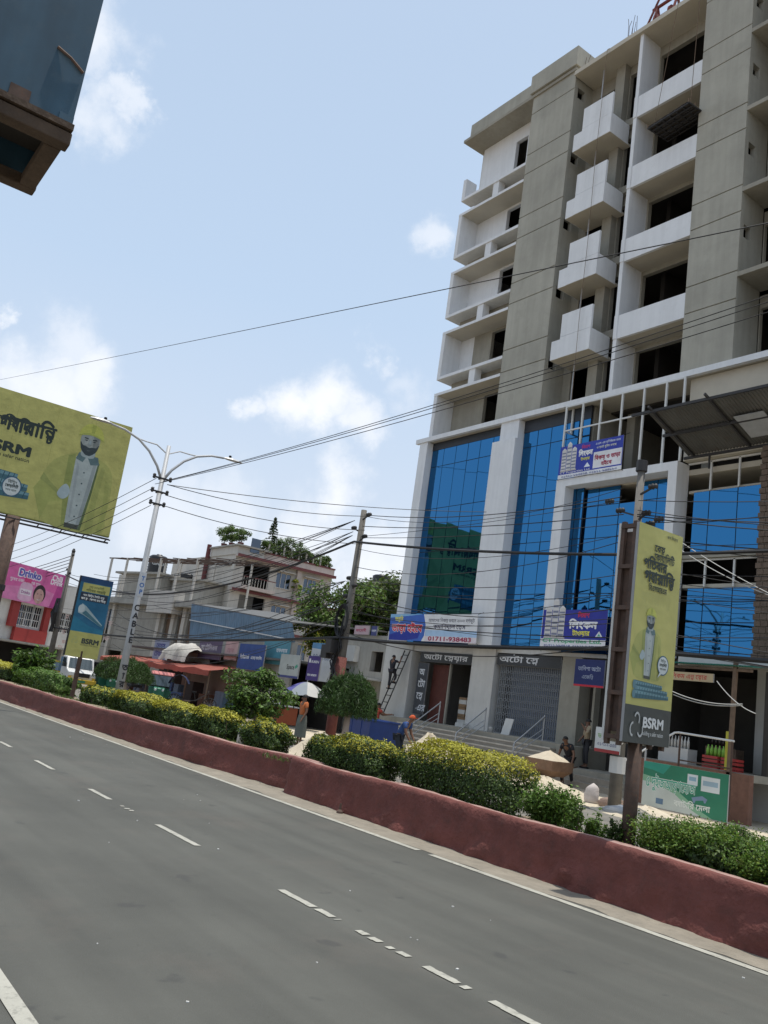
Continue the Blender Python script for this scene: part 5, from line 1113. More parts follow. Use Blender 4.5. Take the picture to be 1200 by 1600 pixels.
# blue tin wall in front of the white house
tp = [atY(300, 944, 24.2), atY(458, 974, 22.2), atY(462, 1004, 22.2), atY(296, 1000, 24.2)]
bt = thing('tin_shed', 'long blue corrugated tin wall above the shop signs', 'shed', ((tp[0].x+tp[1].x)/2, 23.4, 0))
b = MB(); n = 90
for i in range(n+1):
    t = i/n; w = .03 if i % 2 else -.03; a = tp[0].lerp(tp[1], t); c = tp[3].lerp(tp[2], t); b.v += [(a.x, a.y+w, a.z), (c.x, c.y+w, c.z)]
for i in range(n): b.f.append((2*i, 2*i+1, 2*i+3, 2*i+2)); b.c.append(None)
b.build('tin_wall', M_BLUETIN, bt); MB().prism([tp[0], tp[1], tp[1]+Vector((0, 6, .5)), tp[0]+Vector((0, 6, .5))], (0, 0, .06)).build('tin_roof', M_CORR, bt)
MB().bar(tp[0].lerp(tp[3], .45)+Vector((0, -.1, 0)), tp[1].lerp(tp[2], .9)+Vector((0, -.1, 0)), .06).build('batten', M_STEELW, bt); MB().bar(tp[3]+Vector((0, -.1, .05)), tp[3].lerp(tp[2], .35)+Vector((0, -.1, .05)), .06).build('batten', M_STEELW, bt)
MB().prism([tp[3], tp[2], (tp[2].x, tp[2].y, 0), (tp[3].x, tp[3].y, 0)], (0, .15, 0)).build('lower_wall', M_PLAST, bt)
# pink drinks advert building at the far left
PA = R(122); P0_ = atY(97, 905, 18.6); pb = thing('shop_building', 'two-storey shop with a large pink drinks advert on its upper front', 'building', (P0_.x, 18.6, 0), PA)
pq = lambda u_, v_: onplane(u_/6, 860+v_/6, (P0_.x, 18.6, 0), PA)
def PL(name, m, mb, parent=pb, **kw): return mb.build(name, m, parent, local=True, **kw)
# local x runs away from the camera; the front looks towards local -y
x0 = pq(-120, 400)[0]; x1 = pq(760, 500)[0]; zt = pq(580, 235)[1]; zr1 = pq(300, 745)[1]; zr0 = zr1-.95; zt0 = pq(110, 95)[1]
wz0, wz1 = pq(330, 740)[1]+.1, pq(285, 520)[1]; ZB = wz1+.12; wa = [(pq(165, 600)[0], pq(395, 600)[0]), (pq(510, 600)[0], pq(690, 600)[0])]
PL('front_wall', M_OFFW, MB().wall('y', 0, .3, x0, x1, 0, zt-.6, [(a, c, wz0, wz1) for a, c in wa]+[(x0+1, x1-1, .1, 2.2)])); PL('inner_wall', M_SHADEIN, MB().box(x0, x1, 3.0, 3.2, 0, zt)); PL('side_wall', M_OFFW, MB().box(x1-.3, x1, .3, 7, 0, zt-.6)); PL('roof', M_PLAST, MB().box(x0, x1, .3, 7, zt-.8, zt-.6)); PL('floor_slab', M_PLAST, MB().box(x0, x1-.3, .3, 7, 2.3, 2.5))
for a, c in wa:
    w_ = MB(); n = 3
    for k in range(n+1): x = a+(c-a)*k/n; w_.box(x-.05, x+.05, .08, .16, wz0, wz1)
    for k in range(4): z = wz0+(wz1-wz0)*k/3; w_.box(a, c, .09, .15, z-.03, z+.03)
    o = PL('window', M_STEELW, w_); PL('pane', M_WIN, MB().box(a, c, .2, .24, wz0, wz1), o)
    for k in range(11): x = a+(c-a)*(k+.5)/11; PL('window_bar', M_OFFW, MB().box(x-.02, x+.02, .05, .08, wz0, wz1), o)
LW = wloc(pb); ua = Vector((math.cos(PA), math.sin(PA), 0)); na = Vector((math.sin(PA), -math.cos(PA), 0))
def PP(x, y, z): return Vector((P0_.x, 18.6, z))+ua*x-na*y
t, p = board('wall_advert', 'large pink drinks advert board with a bottle and a smiling face', 'advert', PP(x0, -.5, ZB), ua, Z, pq(585, 300)[0]-x0, zt-ZB, (.6, .12, .33), .12)
W_, H_ = pq(585, 300)[0]-x0, zt-ZB
p.poly([(0, 0), (W_, 0), (W_, H_*.35), (W_*.6, H_*.5), (0, H_*.3)], (.62, .2, .4)); p.poly([(W_*.8, 0), (W_, 0), (W_, H_), (W_*.9, H_)], (.42, .06, .24))
dx = pq(130, 210)[0]-x0; dz = pq(130, 225)[1]-ZB; p.text('Drinko', dx-.06, dz-.02, .75, (.75, .7, .75), .11, fit=2.3); p.text('Drinko', dx, dz, .72, (.1, .1, .4), .045, fit=2.2); p.text('দুধের মজায় ফলের স্বাদ', dx-.7, dz-.45, .3, (.75, .7, .74), .01, fit=3.0)
cx = pq(480, 260)[0]-x0; p.text('Chill', cx-.4, H_*.78, .6, (.75, .72, .75), .03); p.text('Drink', cx-.5, H_*.66, .55, (.75, .72, .75), .03)
bx = pq(190, 390)[0]-x0; bz = pq(190, 460)[1]-ZB; p.poly(smooth_loop([(bx-.6, bz), (bx-.62, bz+.9), (bx-.5, bz+1.15), (bx-.28, bz+1.25), (bx+.28, bz+1.25), (bx+.5, bz+1.15), (bx+.62, bz+.9), (bx+.6, bz)]), (.62, .38, .52)); p.rect(bx-.36, bz+1.28, .72, .3, (.55, .05, .18)); p.rect(bx-.55, bz+.35, 1.1, .42, (.68, .6, .66)); p.text('Drinko', bx-.45, bz+.45, .3, (.25, .05, .2), .03, fit=.9)
fx = pq(320, 410)[0]-x0; fz = bz+.55; p.poly(ell(fx, fz+.1, .62, .68), (.03, .02, .025)); p.poly(ell(fx, fz-.08, .47, .56), (.5, .3, .27)); p.poly([(fx-.25, fz-.28), (fx, fz-.4), (fx+.25, fz-.28), (fx, fz-.33)], (.65, .6, .6)); p.poly(ell(fx-.18, fz+.08, .07, .03, 10), (.04, .03, .03)); p.poly(ell(fx+.18, fz+.08, .07, .03, 10), (.04, .03, .03))
p.build(t)
PL('red_sign_band', M_REDS, MB().box(pq(92, 800)[0], pq(405, 800)[0], -.35, -.05, zr0, zr1)); p = Panel(PP(pq(92, 800)[0], -.36, zr0), ua, Z, na); p.text('রেস্টুরেন্ট এন্ড মিনি চাইনিজ', .3, .32, .4, (.6, .4, .35), .02, fit=max(1, pq(405, 800)[0]-pq(92, 800)[0]-.6)); p.build(pb)
for a, c, s in ((pq(75, 600)[0], pq(145, 600)[0], 'রেজা'), (pq(400, 600)[0], pq(450, 600)[0], 'হোটেল')):
    PL('red_pillar_sign', M_REDS, MB().box(a, c, -.3, 0, zr1, wz1+.2)); p = Panel(PP(a, -.31, zr1), ua, Z, na)
    for i, ch in enumerate(s): 
        if '\u0995' <= ch <= '\u09b9': p.text(ch, (c-a)*.2, (wz1-zr1)*.75-.6*i, .5, (.65, .5, .45), .02)
    p.build(pb)
PL('canopy_slab', M_PLAST, MB().box(x0, x1, -1.0, 0, zr0-.15, zr0-.02))
# low shop row below the blue wall: sheds, red tarpaulin and boards
M_TARP = mat('red_tarpaulin', (.5, .16, .12), .7, .12, 1.5, trans=.5)
sh = thing('market_shed', 'dark low market shed open to the street under a red tarpaulin', 'shed', (-48, 22.5, 0))
xa, xb_ = atY(172, 1040, 21).x, atY(350, 1040, 21).x
MB().box(xa, -37, 24.6, 24.8, 0, 3.2).build('rear_wall', M_SHADEIN, sh); MB().box(xa, -37, 21.8, 24.8, 3.1, 3.2).build('roof', M_CORR, sh)
zc = atY(290, 1042, 20.5).z
b = MB(); nx, ny = 26, 5; rnd = random.Random(6)
for i in range(nx+1):
    for j in range(ny+1): b.v.append((xa+(xb_-xa)*i/nx, 20.2+2.2*j/ny, zc+.08*j-.06*math.sin(i*1.3)*(j < 2)+rnd.uniform(-.02, .02)))
for i in range(nx):
    for j in range(ny): k = i*(ny+1)+j; b.f.append((k, k+ny+1, k+ny+2, k+1)); b.c.append(None)
b.build('tarpaulin', M_TARP, sh, smooth=True)
b = MB()
for i in range(nx): b.quad((xa+(xb_-xa)*i/nx, 20.19, zc-.3+rnd.uniform(-.04, .04)), (xa+(xb_-xa)*(i+1)/nx, 20.19, zc-.3+rnd.uniform(-.04, .04)), (xa+(xb_-xa)*(i+1)/nx, 20.2, zc-.06*math.sin((i+1)*1.3)), (xa+(xb_-xa)*i/nx, 20.2, zc-.06*math.sin(i*1.3)))
b.build('tarpaulin_valance', M_TARP, sh)
for k in range(7): x = xa+.3+k*(xb_-xa-.6)/6; MB().tube([(x, 20.4, 0), (x, 20.4, zc)], .045, 6).build('bamboo_post', M_WOOD, sh)
for k in range(8):
    x = xa+.8+k*(xb_-xa)/8.5; MB().box(x, x+1.1, 21.9, 22.6, 0, .8+.3*(k % 3)).build('stall_table', [M_WOOD, M_BLUETIN, M_DARKST][k % 3], sh)
def shop_board(px0, py0, px1, py1, Y, bg, label, lines=(), extra=None):
    a = atY(px0, py1, Y); c = atY(px1, py0, Y); w, h = c.x-a.x, c.z-a.z
    t, p = board('shop_board', label, 'sign', (a.x, Y, a.z), X, Z, w, h, bg, .06)
    for (s, fx_, fz_, sz, col, ft_) in lines: p.text(s, w*fx_, h*fz_, h*sz, col, .03, fit=w*ft_)
    if extra: extra(p, w, h)
    p.build(t); return t
W1, NV = (.65, .66, .68), (.03, .05, .22)
shop_board(237, 1000, 266, 1030, 21.9, (.3, .36, .48), 'faded blue and white shop board left of the sack bundle', [('মেসার্স', .15, .6, .3, NV, .6), ('ট্রেডার্স', .1, .2, .3, NV, .7)])
shop_board(308, 1000, 349, 1028, 22.0, (.09, .07, .13), 'dark purple shop board right of the sack bundle', [('মা টেলিকম', .1, .45, .35, (.4, .38, .42), .7)])
shop_board(349, 1002, 374, 1030, 22.1, (.5, .33, .32), 'plain faded pink shop board', [('স্টোর', .2, .4, .3, (.4, .2, .22), .5)])
shop_board(369, 1008, 416, 1044, 21.7, (.025, .07, .25), 'deep blue shop board with white lettering over the tree', [('Islami', .08, .42, .25, W1, .35), ('এজেন্ট ব্যাংকিং', .5, .42, .16, W1, .42)])
shop_board(408, 1000, 456, 1036, 22.2, (.08, .26, .33), 'teal shop board behind the grey one', [('হার্ডওয়ার', .5, .5, .2, W1, .4)])
shop_board(434, 1024, 470, 1057, 21.4, (.42, .45, .43), 'pale grey board lettered Space with a green mark', [('Space', .38, .38, .28, (.05, .06, .06), .4)], lambda p, w, h: (p.poly([(w*.82, h*.4), (w*.95, h*.5), (w*.9, h*.62), (w*.8, h*.52)], (.05, .3, .2)), p.rect(0, 0, w, h*.1, (.05, .06, .2))))
shop_board(480, 1006, 522, 1062, 22.4, (.5, .52, .54), 'tall white board with blue top behind the purple KARN board', [('ডিজিটাল সাইন', .1, .55, .16, (.1, .12, .2), .8)], lambda p, w, h: p.poly([(0, h*.86), (w, h*.8), (w, h), (0, h)], (.1, .25, .42)))
shop_board(477, 1026, 502, 1062, 21.3, (.05, .03, .17), 'deep purple board lettered KARN', [('KARN', .28, .72, .15, W1, .62), ('রঙে রাঙাবে', .1, .18, .12, W1, .75)], lambda p, w, h: p.rect(w*.08, h*.72, w*.14, h*.17, W1))
b = MB(); rng = np.random.default_rng(4); A = atY(266, 1032, 21.6); C = atY(312, 1003, 21.6); n, m = 14, 8
for i in range(n+1):
    for j in range(m+1):
        s, r = i/n, j/m; a = math.pi*r; hgt = (C.z-A.z)*(.55+.45*math.sin(math.pi*s))*(1+.12*math.sin(7*s+3*r)); b.v.append((A.x+(C.x-A.x)*s, 21.6-.8*math.cos(a)+rng.normal(0, .05), A.z+hgt*math.sin(a)+rng.normal(0, .05)))
for i in range(n):
    for j in range(m): k = i*(m+1)+j; b.f.append((k, k+m+1, k+m+2, k+1)); b.c.append(None)
tag(b.build('sack_bundle', mat('dirty_white_sacking', (.42, .4, .36), .9, .2, 3, bump=.5, bs=8), smooth=True), 'big bundle of dirty white sacking on the shop roof', 'sacks')
MB_ = MB().box(A.x-.6, C.x+.6, 21.3, 24.4, A.z-.2, A.z-.02).build('shop_roof', M_CORR); tag(MB_, 'flat tin shop roof under the sack bundle', 'roof')
# small grey house tucked against the tower
sm = thing('grey_house', 'small grimy grey house squeezed against the left side of the tower', 'house', (-37.5, 26, 0)); ha, hb = atY(528, 1040, 25.2).x, atY(606, 1040, 25.2).x; hz_ = atY(560, 992, 25.2).z
MB().wall('y', 25.2, 25.5, ha, hb, 0, hz_, [(ha+1.2, ha+2.6, .2, 2.4), (hb-1.5, hb-.5, 3.2, 4.2)]).build('front_wall', M_PLAST, sm); MB().box(ha, hb, 25.5, 30, hz_-.2, hz_).build('roof', M_PLAST, sm); MB().box(ha, ha+.3, 25.5, 30, 0, hz_-.2).build('side_wall', M_PLAST, sm); MB().box(ha+.3, hb, 28, 28.2, 0, hz_-.2).build('inner_wall', M_SHADEIN, sm)
MB().box(ha+.3, hb-.2, 24.2, 25.2, 2.75, 2.85).build('canopy', M_OFFW, sm); MB().box(ha+.6, ha+1.8, 24.9, 25.2, 3.6, 4.4).build('ac_unit', M_OFFW, sm)
shop_board(553, 977, 578, 991, 25.0, (.55, .4, .42), 'small pink and white board on the grey house roof edge', [('ফার্মেসী', .1, .3, .4, (.4, .05, .1), .7)]); shop_board(579, 978, 590, 993, 25.0, (.06, .07, .2), 'small dark blue board beside the pink and white one', [('ডেন্টাল', .1, .4, .3, W1, .8)])
# houses further off
def far_house(px0, px1, pyt, Y, m, label, storeys, depth=8):
    a = atY(px0, pyt, Y); c = atY(px1, pyt, Y); h = max(a.z, c.z); t = thing('far_house', label, 'house', ((a.x+c.x)/2, Y, 0)); sh_ = h/storeys; hs = []
    n = max(2, int((c.x-a.x)/3))
    for k in range(storeys):
        for i in range(n): x = a.x+(c.x-a.x)*(i+.3)/n; hs.append((x, x+1.2, k*sh_+1.0, k*sh_+2.3))
    MB().wall('y', Y, Y+.3, a.x, c.x, 0, h, hs).build('wall', m, t); MB().box(a.x, c.x, Y+.3, Y+depth, h-.2, h).build('roof', M_PLAST, t); MB().box(c.x-.3, c.x, Y+.3, Y+depth, 0, h-.2).build('side_wall', m, t)
    for hh in hs: window(t, 'y', Y, hh[0], hh[1], hh[2], hh[3], -1, 2)
    MB().box(a.x-.3, c.x+.3, Y-.4, Y, h-.02, h+.2).build('roof_ledge', m, t)
far_house(100, 165, 935, 40, M_PALEW2, 'pale distant house behind the blue and yellow board', 3); far_house(-60, 20, 930, 42, M_PINKW, 'pinkish distant house behind the pink advert', 3)
far_house(495, 560, 955, 45, mat('brick_red_house', (.25, .1, .08), .9, .15, 1), 'brick red house half hidden behind the trees', 2); far_house(560, 625, 914, 52, M_PLAST, 'grey distant block behind the trees beside the tower', 4)
q = atY(582, 918, 52); tank(q.x, 53, q.z, 1.0, 1.6, 'black water tank on the distant block behind the trees')
# building across the road: it shows in the blue glass
ob = thing('office_block', 'low tan block standing back across the road', 'building', (-100, -24, 0)); M_GREENG = mat('tan_cladding', (.5, .36, .16), .8, .1, .4)
MB().box(-125, -90, -40, -17.5, 0, 7).build('body', M_GREENG, ob)
for k in range(1):
    for j in range(5): MB().box(-90, -89.9, -38+4*j, -36+4*j, 3+5.5*k, 6+5.5*k).build('window', M_WIN, ob)
for i, (xx, w, h, m) in enumerate([(-72, 16, 5.5, M_PALEW2), (-50, 14, 4.2, M_PINKW), (-30, 12, 4.6, M_PLAST), (-12, 13, 4, M_PALEW2)]):
    t = thing('roadside_building', ['long pale building on the near side of the road', 'pinkish building on the near side of the road', 'grey building on the near side of the road', 'low pale shop on the near side of the road'][i], 'building', (xx, -18, 0)); MB().box(xx-w/2, xx+w/2, -26, -12, 0, h).build('body', m, t)
    for k in range(int(h//3)):
        for j in range(4): x = xx-w/2+1.2+j*(w-2)/4; MB().box(x, x+1.4, -12.02, -11.94, 1+3*k, 2.4+3*k).build('window', M_WIN, t)
# weathered blue sheet-metal box overhead at the top left
M_BOXT = mat('dark_old_timber', (.075, .052, .036), .9, .3, 5, bump=.4, bs=30); M_BOXB = mat('blue_sheet_metal', (.028, .072, .11), .55, .16, 2.2, streak=.2, grime=.35, grime_col=(.06, .09, .11))
c0 = atY(108, 214, 1.0); BX0 = c0.x; z0 = c0.z; bxd = -.98; hb_ = thing('sign_box', 'old blue sheet-metal sign box on a timber frame jutting overhead', 'sign', (BX0-.5, -1, 0))
MB().box(BX0-.03, BX0, -2.2, 1.0, z0+.1, z0+3).build('front_sheet', M_BOXB, hb_); MB().box(BX0+bxd, BX0-.03, .97, 1.0, z0+.12, z0+3).build('end_sheet', M_BOXB, hb_); MB().box(BX0+bxd, BX0+bxd+.03, -2.2, .97, z0+.02, z0+3).build('rear_sheet', M_BOXB, hb_); MB().box(BX0+bxd+.03, BX0-.03, -2.2, .97, z0+.3, z0+.33).build('inner_board', M_SHADEIN, hb_)
b = MB()
MB().box(BX0-.09, BX0+.015, -2.2, 1.015, z0+.052, z0+.1).build('trim_strip', M_BOXT, hb_)
for nm, (a, c) in {'n': ((BX0-.065, -2.2), (BX0-.065, 1.02)), 'f': ((BX0+bxd+.06, -2.2), (BX0+bxd+.06, 1.0)), 'e': ((BX0+bxd+.125, .93), (BX0-.125, .93)), 'm': ((BX0+bxd+.125, -.6), (BX0-.125, -.6))}.items(): MB().bar((a[0], a[1], z0-.01-.004*(nm in 'em')), (c[0], c[1], z0-.01-.004*(nm in 'em')),   .12, .1).build('timber_beam', M_BOXT, hb_, bevel=.01)
for k in range(9): 
    y = .95-.33*k; MB().obox((BX0+.004, y, z0+.12+.02*(k % 3)), (1, 0, 0), (0, 1, 0), (0, 0, 1), .006, .05+.02*(k % 2), .035+.015*(k % 2)).build('torn_edge', M_RUST if k % 2 else M_BOXB, hb_)
MB().tube([(BX0+.01, .78, z0+.62), (BX0+.02, .88, z0+.58), (BX0+.015, .985, z0+.52)], .012, 5).build('bent_hook', M_RUST, hb_); MB().tube([(BX0+.01, .3, z0+.4), (BX0+.03, .33, z0+.33)], .02, 5).build('bolt', M_RUST, hb_)
for y in (-2.0, -1.2): MB().tube([(BX0-.5, y, 0), (BX0-.5, y, z0)], .07, 8).build('post', M_RUST, hb_)

# ------------------------------------------------------------------ planting
def leafm(n, c, isl=.35): return mat('leaf_'+n, c, .55, .12, 2, spec=.35, island=isl, trans=.28)
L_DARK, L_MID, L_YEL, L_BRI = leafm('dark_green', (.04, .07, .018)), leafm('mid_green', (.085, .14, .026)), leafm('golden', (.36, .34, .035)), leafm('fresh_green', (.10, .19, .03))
L_YELG = leafm('yellow_green', (.17, .24, .035)); L_OLIVE = leafm('olive', (.09, .11, .035)); L_FINE = leafm('feathery', (.05, .10, .022))
M_TWIG = mat('twig_bark', (.12, .085, .06), .9, .2, 6)
M_BARK = mat('grey_bark', (.2, .165, .13), .92, .2, 5, bump=.4, bs=30)
def hedge(label, c, size, n, leaf=.045, yellow=.5, sq=3.2, seed=1, group=None, mats=(L_DARK, L_MID, L_YEL), cat='hedge', name='hedge', lump=.12, stems=14):
    """clipped bush: rounded-box crown of small leaves in several layers on thin stems"""
    rng = np.random.default_rng(seed); cx, cy, cz = c; a, b_, h = size[0]/2, size[1]/2, size[2]
    t = thing(name, label, cat, (cx, cy, cz), 0, group)
    d = rng.normal(0, 1, (n, 3)); d /= np.linalg.norm(d, axis=1, keepdims=True); d[:, 2] = np.where(d[:, 2] < -.93, -d[:, 2], d[:, 2])
    k = (np.abs(d)**sq).sum(1)**(-1/sq); ph = rng.uniform(0, 6, 8)
    lum = 1+lump*(np.sin(d[:, 0]*5+ph[0])*np.sin(d[:, 1]*4+ph[1]+d[:, 2]*3)+.6*np.sin(d[:, 0]*11+ph[2]+d[:, 2]*7)*np.sin(d[:, 1]*9+ph[3]))
    depth = 1-np.abs(rng.normal(0, .10, n))-(rng.random(n) < .3)*rng.uniform(0, .55, n)+(rng.random(n) < .06)*rng.uniform(0, .12, n)
    q = d*(k*lum*depth)[:, None]; P_ = q*np.array([a, b_, h*.5])+np.array([cx, cy, cz+h*.52])
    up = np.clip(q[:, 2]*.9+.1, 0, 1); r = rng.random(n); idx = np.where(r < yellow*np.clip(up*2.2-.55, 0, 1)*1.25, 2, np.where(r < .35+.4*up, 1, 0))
    leaf_mesh('foliage', P_, d+np.array([0, 0, .5]), np.full(n, leaf), mats, idx, t, rng, aspect=.6)
    s = MB()
    for i in range(stems):
        x, y = cx+rng.uniform(-.8, .8)*a, cy+rng.uniform(-.7, .7)*b_; s.tube([(x, y, cz-.08), (x+rng.normal(0, .04), y+rng.normal(0, .04), cz+h*.3), (x+rng.normal(0, .1), y+rng.normal(0, .08), cz+h*.7)], [.014, .01, .005], 4)
    s.build('stems', M_TWIG, t); return t
def hp(px0, px1, pyt, pyb, Y, label, seed, zs=.44, dy=.8, leaf=.045, n=None, dens=1., **kw):
    a = atY(px0, (pyt+pyb)/2, Y); c = atY(px1, (pyt+pyb)/2, Y); m = (px0+px1)/2; zt = atY(m, pyt, Y).z; w = max(.3, abs(c.x-a.x)-.28); h = max(.25, zt-zs)
    n = n or int(dens*(2*w*h+2*dy*h+w*dy)*3.9/(leaf*leaf*.42))
    return hedge(label, ((a.x+c.x)/2, Y, zs), (w, dy, h), min(n, 30000), leaf, seed=seed, **kw)
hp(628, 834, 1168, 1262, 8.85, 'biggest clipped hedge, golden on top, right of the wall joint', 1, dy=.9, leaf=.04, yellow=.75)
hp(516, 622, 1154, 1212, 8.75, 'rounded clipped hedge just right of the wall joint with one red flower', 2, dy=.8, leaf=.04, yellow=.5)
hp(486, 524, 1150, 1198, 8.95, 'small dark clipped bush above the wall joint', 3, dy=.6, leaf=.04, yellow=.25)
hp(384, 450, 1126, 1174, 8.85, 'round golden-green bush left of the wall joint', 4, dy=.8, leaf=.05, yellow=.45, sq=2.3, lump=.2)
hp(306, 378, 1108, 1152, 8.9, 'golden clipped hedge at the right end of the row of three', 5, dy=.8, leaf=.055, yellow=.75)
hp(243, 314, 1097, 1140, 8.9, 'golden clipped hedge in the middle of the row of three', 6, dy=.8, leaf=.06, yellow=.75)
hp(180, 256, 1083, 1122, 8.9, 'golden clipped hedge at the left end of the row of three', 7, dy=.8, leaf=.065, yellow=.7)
hp(138, 178, 1074, 1108, 8.9, 'small olive bush just left of the row of three hedges', 8, dy=.9, leaf=.07, yellow=.3)
hp(18, 112, 1048, 1088, 8.9, 'low bright green leafy strip beneath the left broad-leaved shrub', 9, dy=.8, leaf=.1, yellow=.2, mats=(L_MID, L_BRI, L_BRI), lump=.25)
hp(-40, 28, 1032, 1066, 8.8, 'golden bush at the far left edge beside the billboard post', 10, dy=.9, leaf=.09, yellow=.9)
def shrub(label, c, size, n, leaf, mats, seed, upright=.5, droop=0., group=None, aspect=.4, name='shrub', cat='shrub', branches=16, br=.012):
    """loose shrub: branches fan out from the base, leaves along them"""
    rng = np.random.default_rng(seed); t = thing(name, label, cat, c, 0, group); s = MB(); pts = []; nr = []
    for i in range(branches):
        a = rng.uniform(0, 2*math.pi); r = rng.uniform(.3, 1); top = np.array([c[0]+size[0]/2*r*math.cos(a), c[1]+size[1]/2*r*math.sin(a), c[2]+size[2]*rng.uniform(.55, 1)*(1-.25*r)])
        base = np.array([c[0]+rng.normal(0, .06), c[1]+rng.normal(0, .06), c[2]-.03]); mid = base*.45+top*.55+np.array([0, 0, size[2]*.12]); s.tube([base, mid, top], [br, br*.6, br*.25], 4)
        m = n//branches; tt = rng.uniform(.25, 1.05, m)**.8
        p = (1-tt)[:, None]**2*base+2*((1-tt)*tt)[:, None]*mid+(tt**2)[:, None]*top+rng.normal(0, 1, (m, 3))*np.array(size)*.055; pts.append(p); nr.append(rng.normal(0, .6, (m, 3))+np.array([0, 0, 1]))
    pts = np.concatenate(pts); nr = np.concatenate(nr); idx = rng.choice(len(mats), len(pts)); leaf_mesh('foliage', pts, nr, np.full(len(pts), leaf), mats, idx, t, rng, droop, aspect); s.build('branches', M_TWIG, t); return t
def sp_(px, py, Y, w, d, h, label, n, leaf, mats, seed, z=.42, **kw): q = atY(px, py, Y); return shrub(label, (q.x, Y, z), (w, d, h), n, leaf, mats, seed, **kw)
sp_(858, 1300, 8.75, .82, .8, .7, 'fresh green bushy shrub right of the biggest hedge', 5200, .06, (L_MID, L_BRI, L_BRI), 11, branches=42)
sp_(893, 1305, 8.6, .34, .3, .62, 'thin upright green sapling beside the fresh green shrub', 700, .06, (L_MID, L_BRI), 12, branches=10)
sp_(930, 1305, 8.6, .34, .35, .5, 'small green plant left of the narrow advert post', 900, .055, (L_MID, L_BRI), 13, branches=12); sp_(962, 1312, 8.5, .26, .3, .48, 'small green plant right against the narrow advert post', 800, .05, (L_MID, L_DARK), 14, branches=10)
for k, (px, Y, w, h, n, lab) in enumerate([(1050, 8.75, 1.0, .62, 9000, 'sprawling fine-leaved shrub just right of the narrow advert post'), (1130, 8.9, .95, .66, 9000, 'sprawling fine-leaved shrub in the middle of the right clump'), (1200, 8.8, 1.0, .6, 8000, 'sprawling fine-leaved shrub at the right edge of the picture')]):
    sp_(px, 1340, Y, w, 1.0, h, lab, int(n*1.2), .036, (L_MID, L_BRI, L_BRI, L_YELG), 15+k, branches=60, br=.008, aspect=.5)
hp(1005, 1240, 1300, 1380, 8.95, 'low dark underlayer of the fine-leaved clump on the right', 19, dy=.8, leaf=.045, yellow=.1, mats=(L_DARK, L_MID, L_MID), lump=.3, dens=.7)
sp_(45, 1060, 9.2, 2.4, 1.6, 1.75, 'broad-leaved green shrub at the left before the pink building', 2600, .2, (L_MID, L_DARK, L_BRI), 22, z=.4, branches=34, br=.025, aspect=.5)
rng = np.random.default_rng(31)                   # grass and weeds in the soil strip
n = 9000; gx = rng.uniform(-34, 2, n)**1.0; keep = (np.sin(gx*2.1)+np.sin(gx*.7+1)+rng.normal(0, .6, n)) > .1; gx = gx[keep]; gy = 8.15+np.abs(rng.normal(0, .45, len(gx)))+np.maximum(0, (-gx-40)*.0)
P_ = np.stack([gx, gy, .49+rng.uniform(0, .06, len(gx))], 1); leaf_mesh('weeds', P_, rng.normal(0, 1, (len(gx), 3))*np.array([1, 1, .2]), np.full(len(gx), .1), (L_MID, L_OLIVE, L_BRI), rng.choice(3, len(gx)), None, rng, -2.5, .16, label='short weeds and grass growing along the median soil', kind='stuff')
def tree(label, base, h, crown, n, leaf, mats, seed, trunk_r=.1, name='tree', clusters=18, m_trunk=None, group=None, aspect=.5, droop=.3, lean=(0, 0)):
    """tapered trunk, limbs to every leaf cluster, leaves spread through the clusters; crown=(rx,ry,rz,zc)"""
    rng = np.random.default_rng(seed); b = Vector(base); t = thing(name, label, 'tree', b, 0, group); rx, ry, rz, zc = crown; C = np.array([b.x+lean[0], b.y+lean[1], b.z+zc]); s = MB()
    top = Vector((C[0], C[1], C[2])); s.tube([b, b.lerp(top, .5)+Vector((rng.normal(0, .06*h/4), rng.normal(0, .06*h/4), 0)), top], [trunk_r, trunk_r*.7, trunk_r*.35], 8); s.build('trunk', m_trunk or M_BARK, t, smooth=True)
    lim = MB(); P_ = []; Nn = []
    for i in range(clusters):
        d = rng.normal(0, 1, 3); d /= np.linalg.norm(d); d[2] = d[2]*.9+.1; cc = C+d*np.array([rx, ry, rz])*rng.uniform(.45, .95); st_ = b.lerp(top, rng.uniform(.55, .95))
        lim.tube([st_, st_.lerp(Vector(cc), .5)+Vector((0, 0, .05*h)), Vector(cc)], [trunk_r*.3, trunk_r*.2, trunk_r*.06], 4)
        m = n//clusters; r = rng.uniform(.26, .46); q = rng.normal(0, 1, (m, 3)); q /= np.linalg.norm(q, axis=1, keepdims=True); q *= (rng.random(m)**.45)[:, None]
        P_.append(cc+q*np.array([rx, ry, rz*.8])*r); Nn.append(q+np.array([0, 0, .7]))
    lim.build('limbs', m_trunk or M_BARK, t); P_ = np.concatenate(P_); Nn = np.concatenate(Nn); leaf_mesh('crown', P_, Nn, np.full(len(P_), leaf), mats, rng.choice(len(mats), len(P_)), t, rng, droop, aspect); return t
q = atY(398, 1130, 9.6); zt = atY(405, 1040, 9.6).z; tree('small broad-leaved tree in the median left of the round bush', (q.x, 9.6, .4), zt, (.85, .85, .62, (zt-.4)*.62), 5200, .1, (L_MID, L_BRI, L_DARK, L_MID), 41, .06, clusters=34)
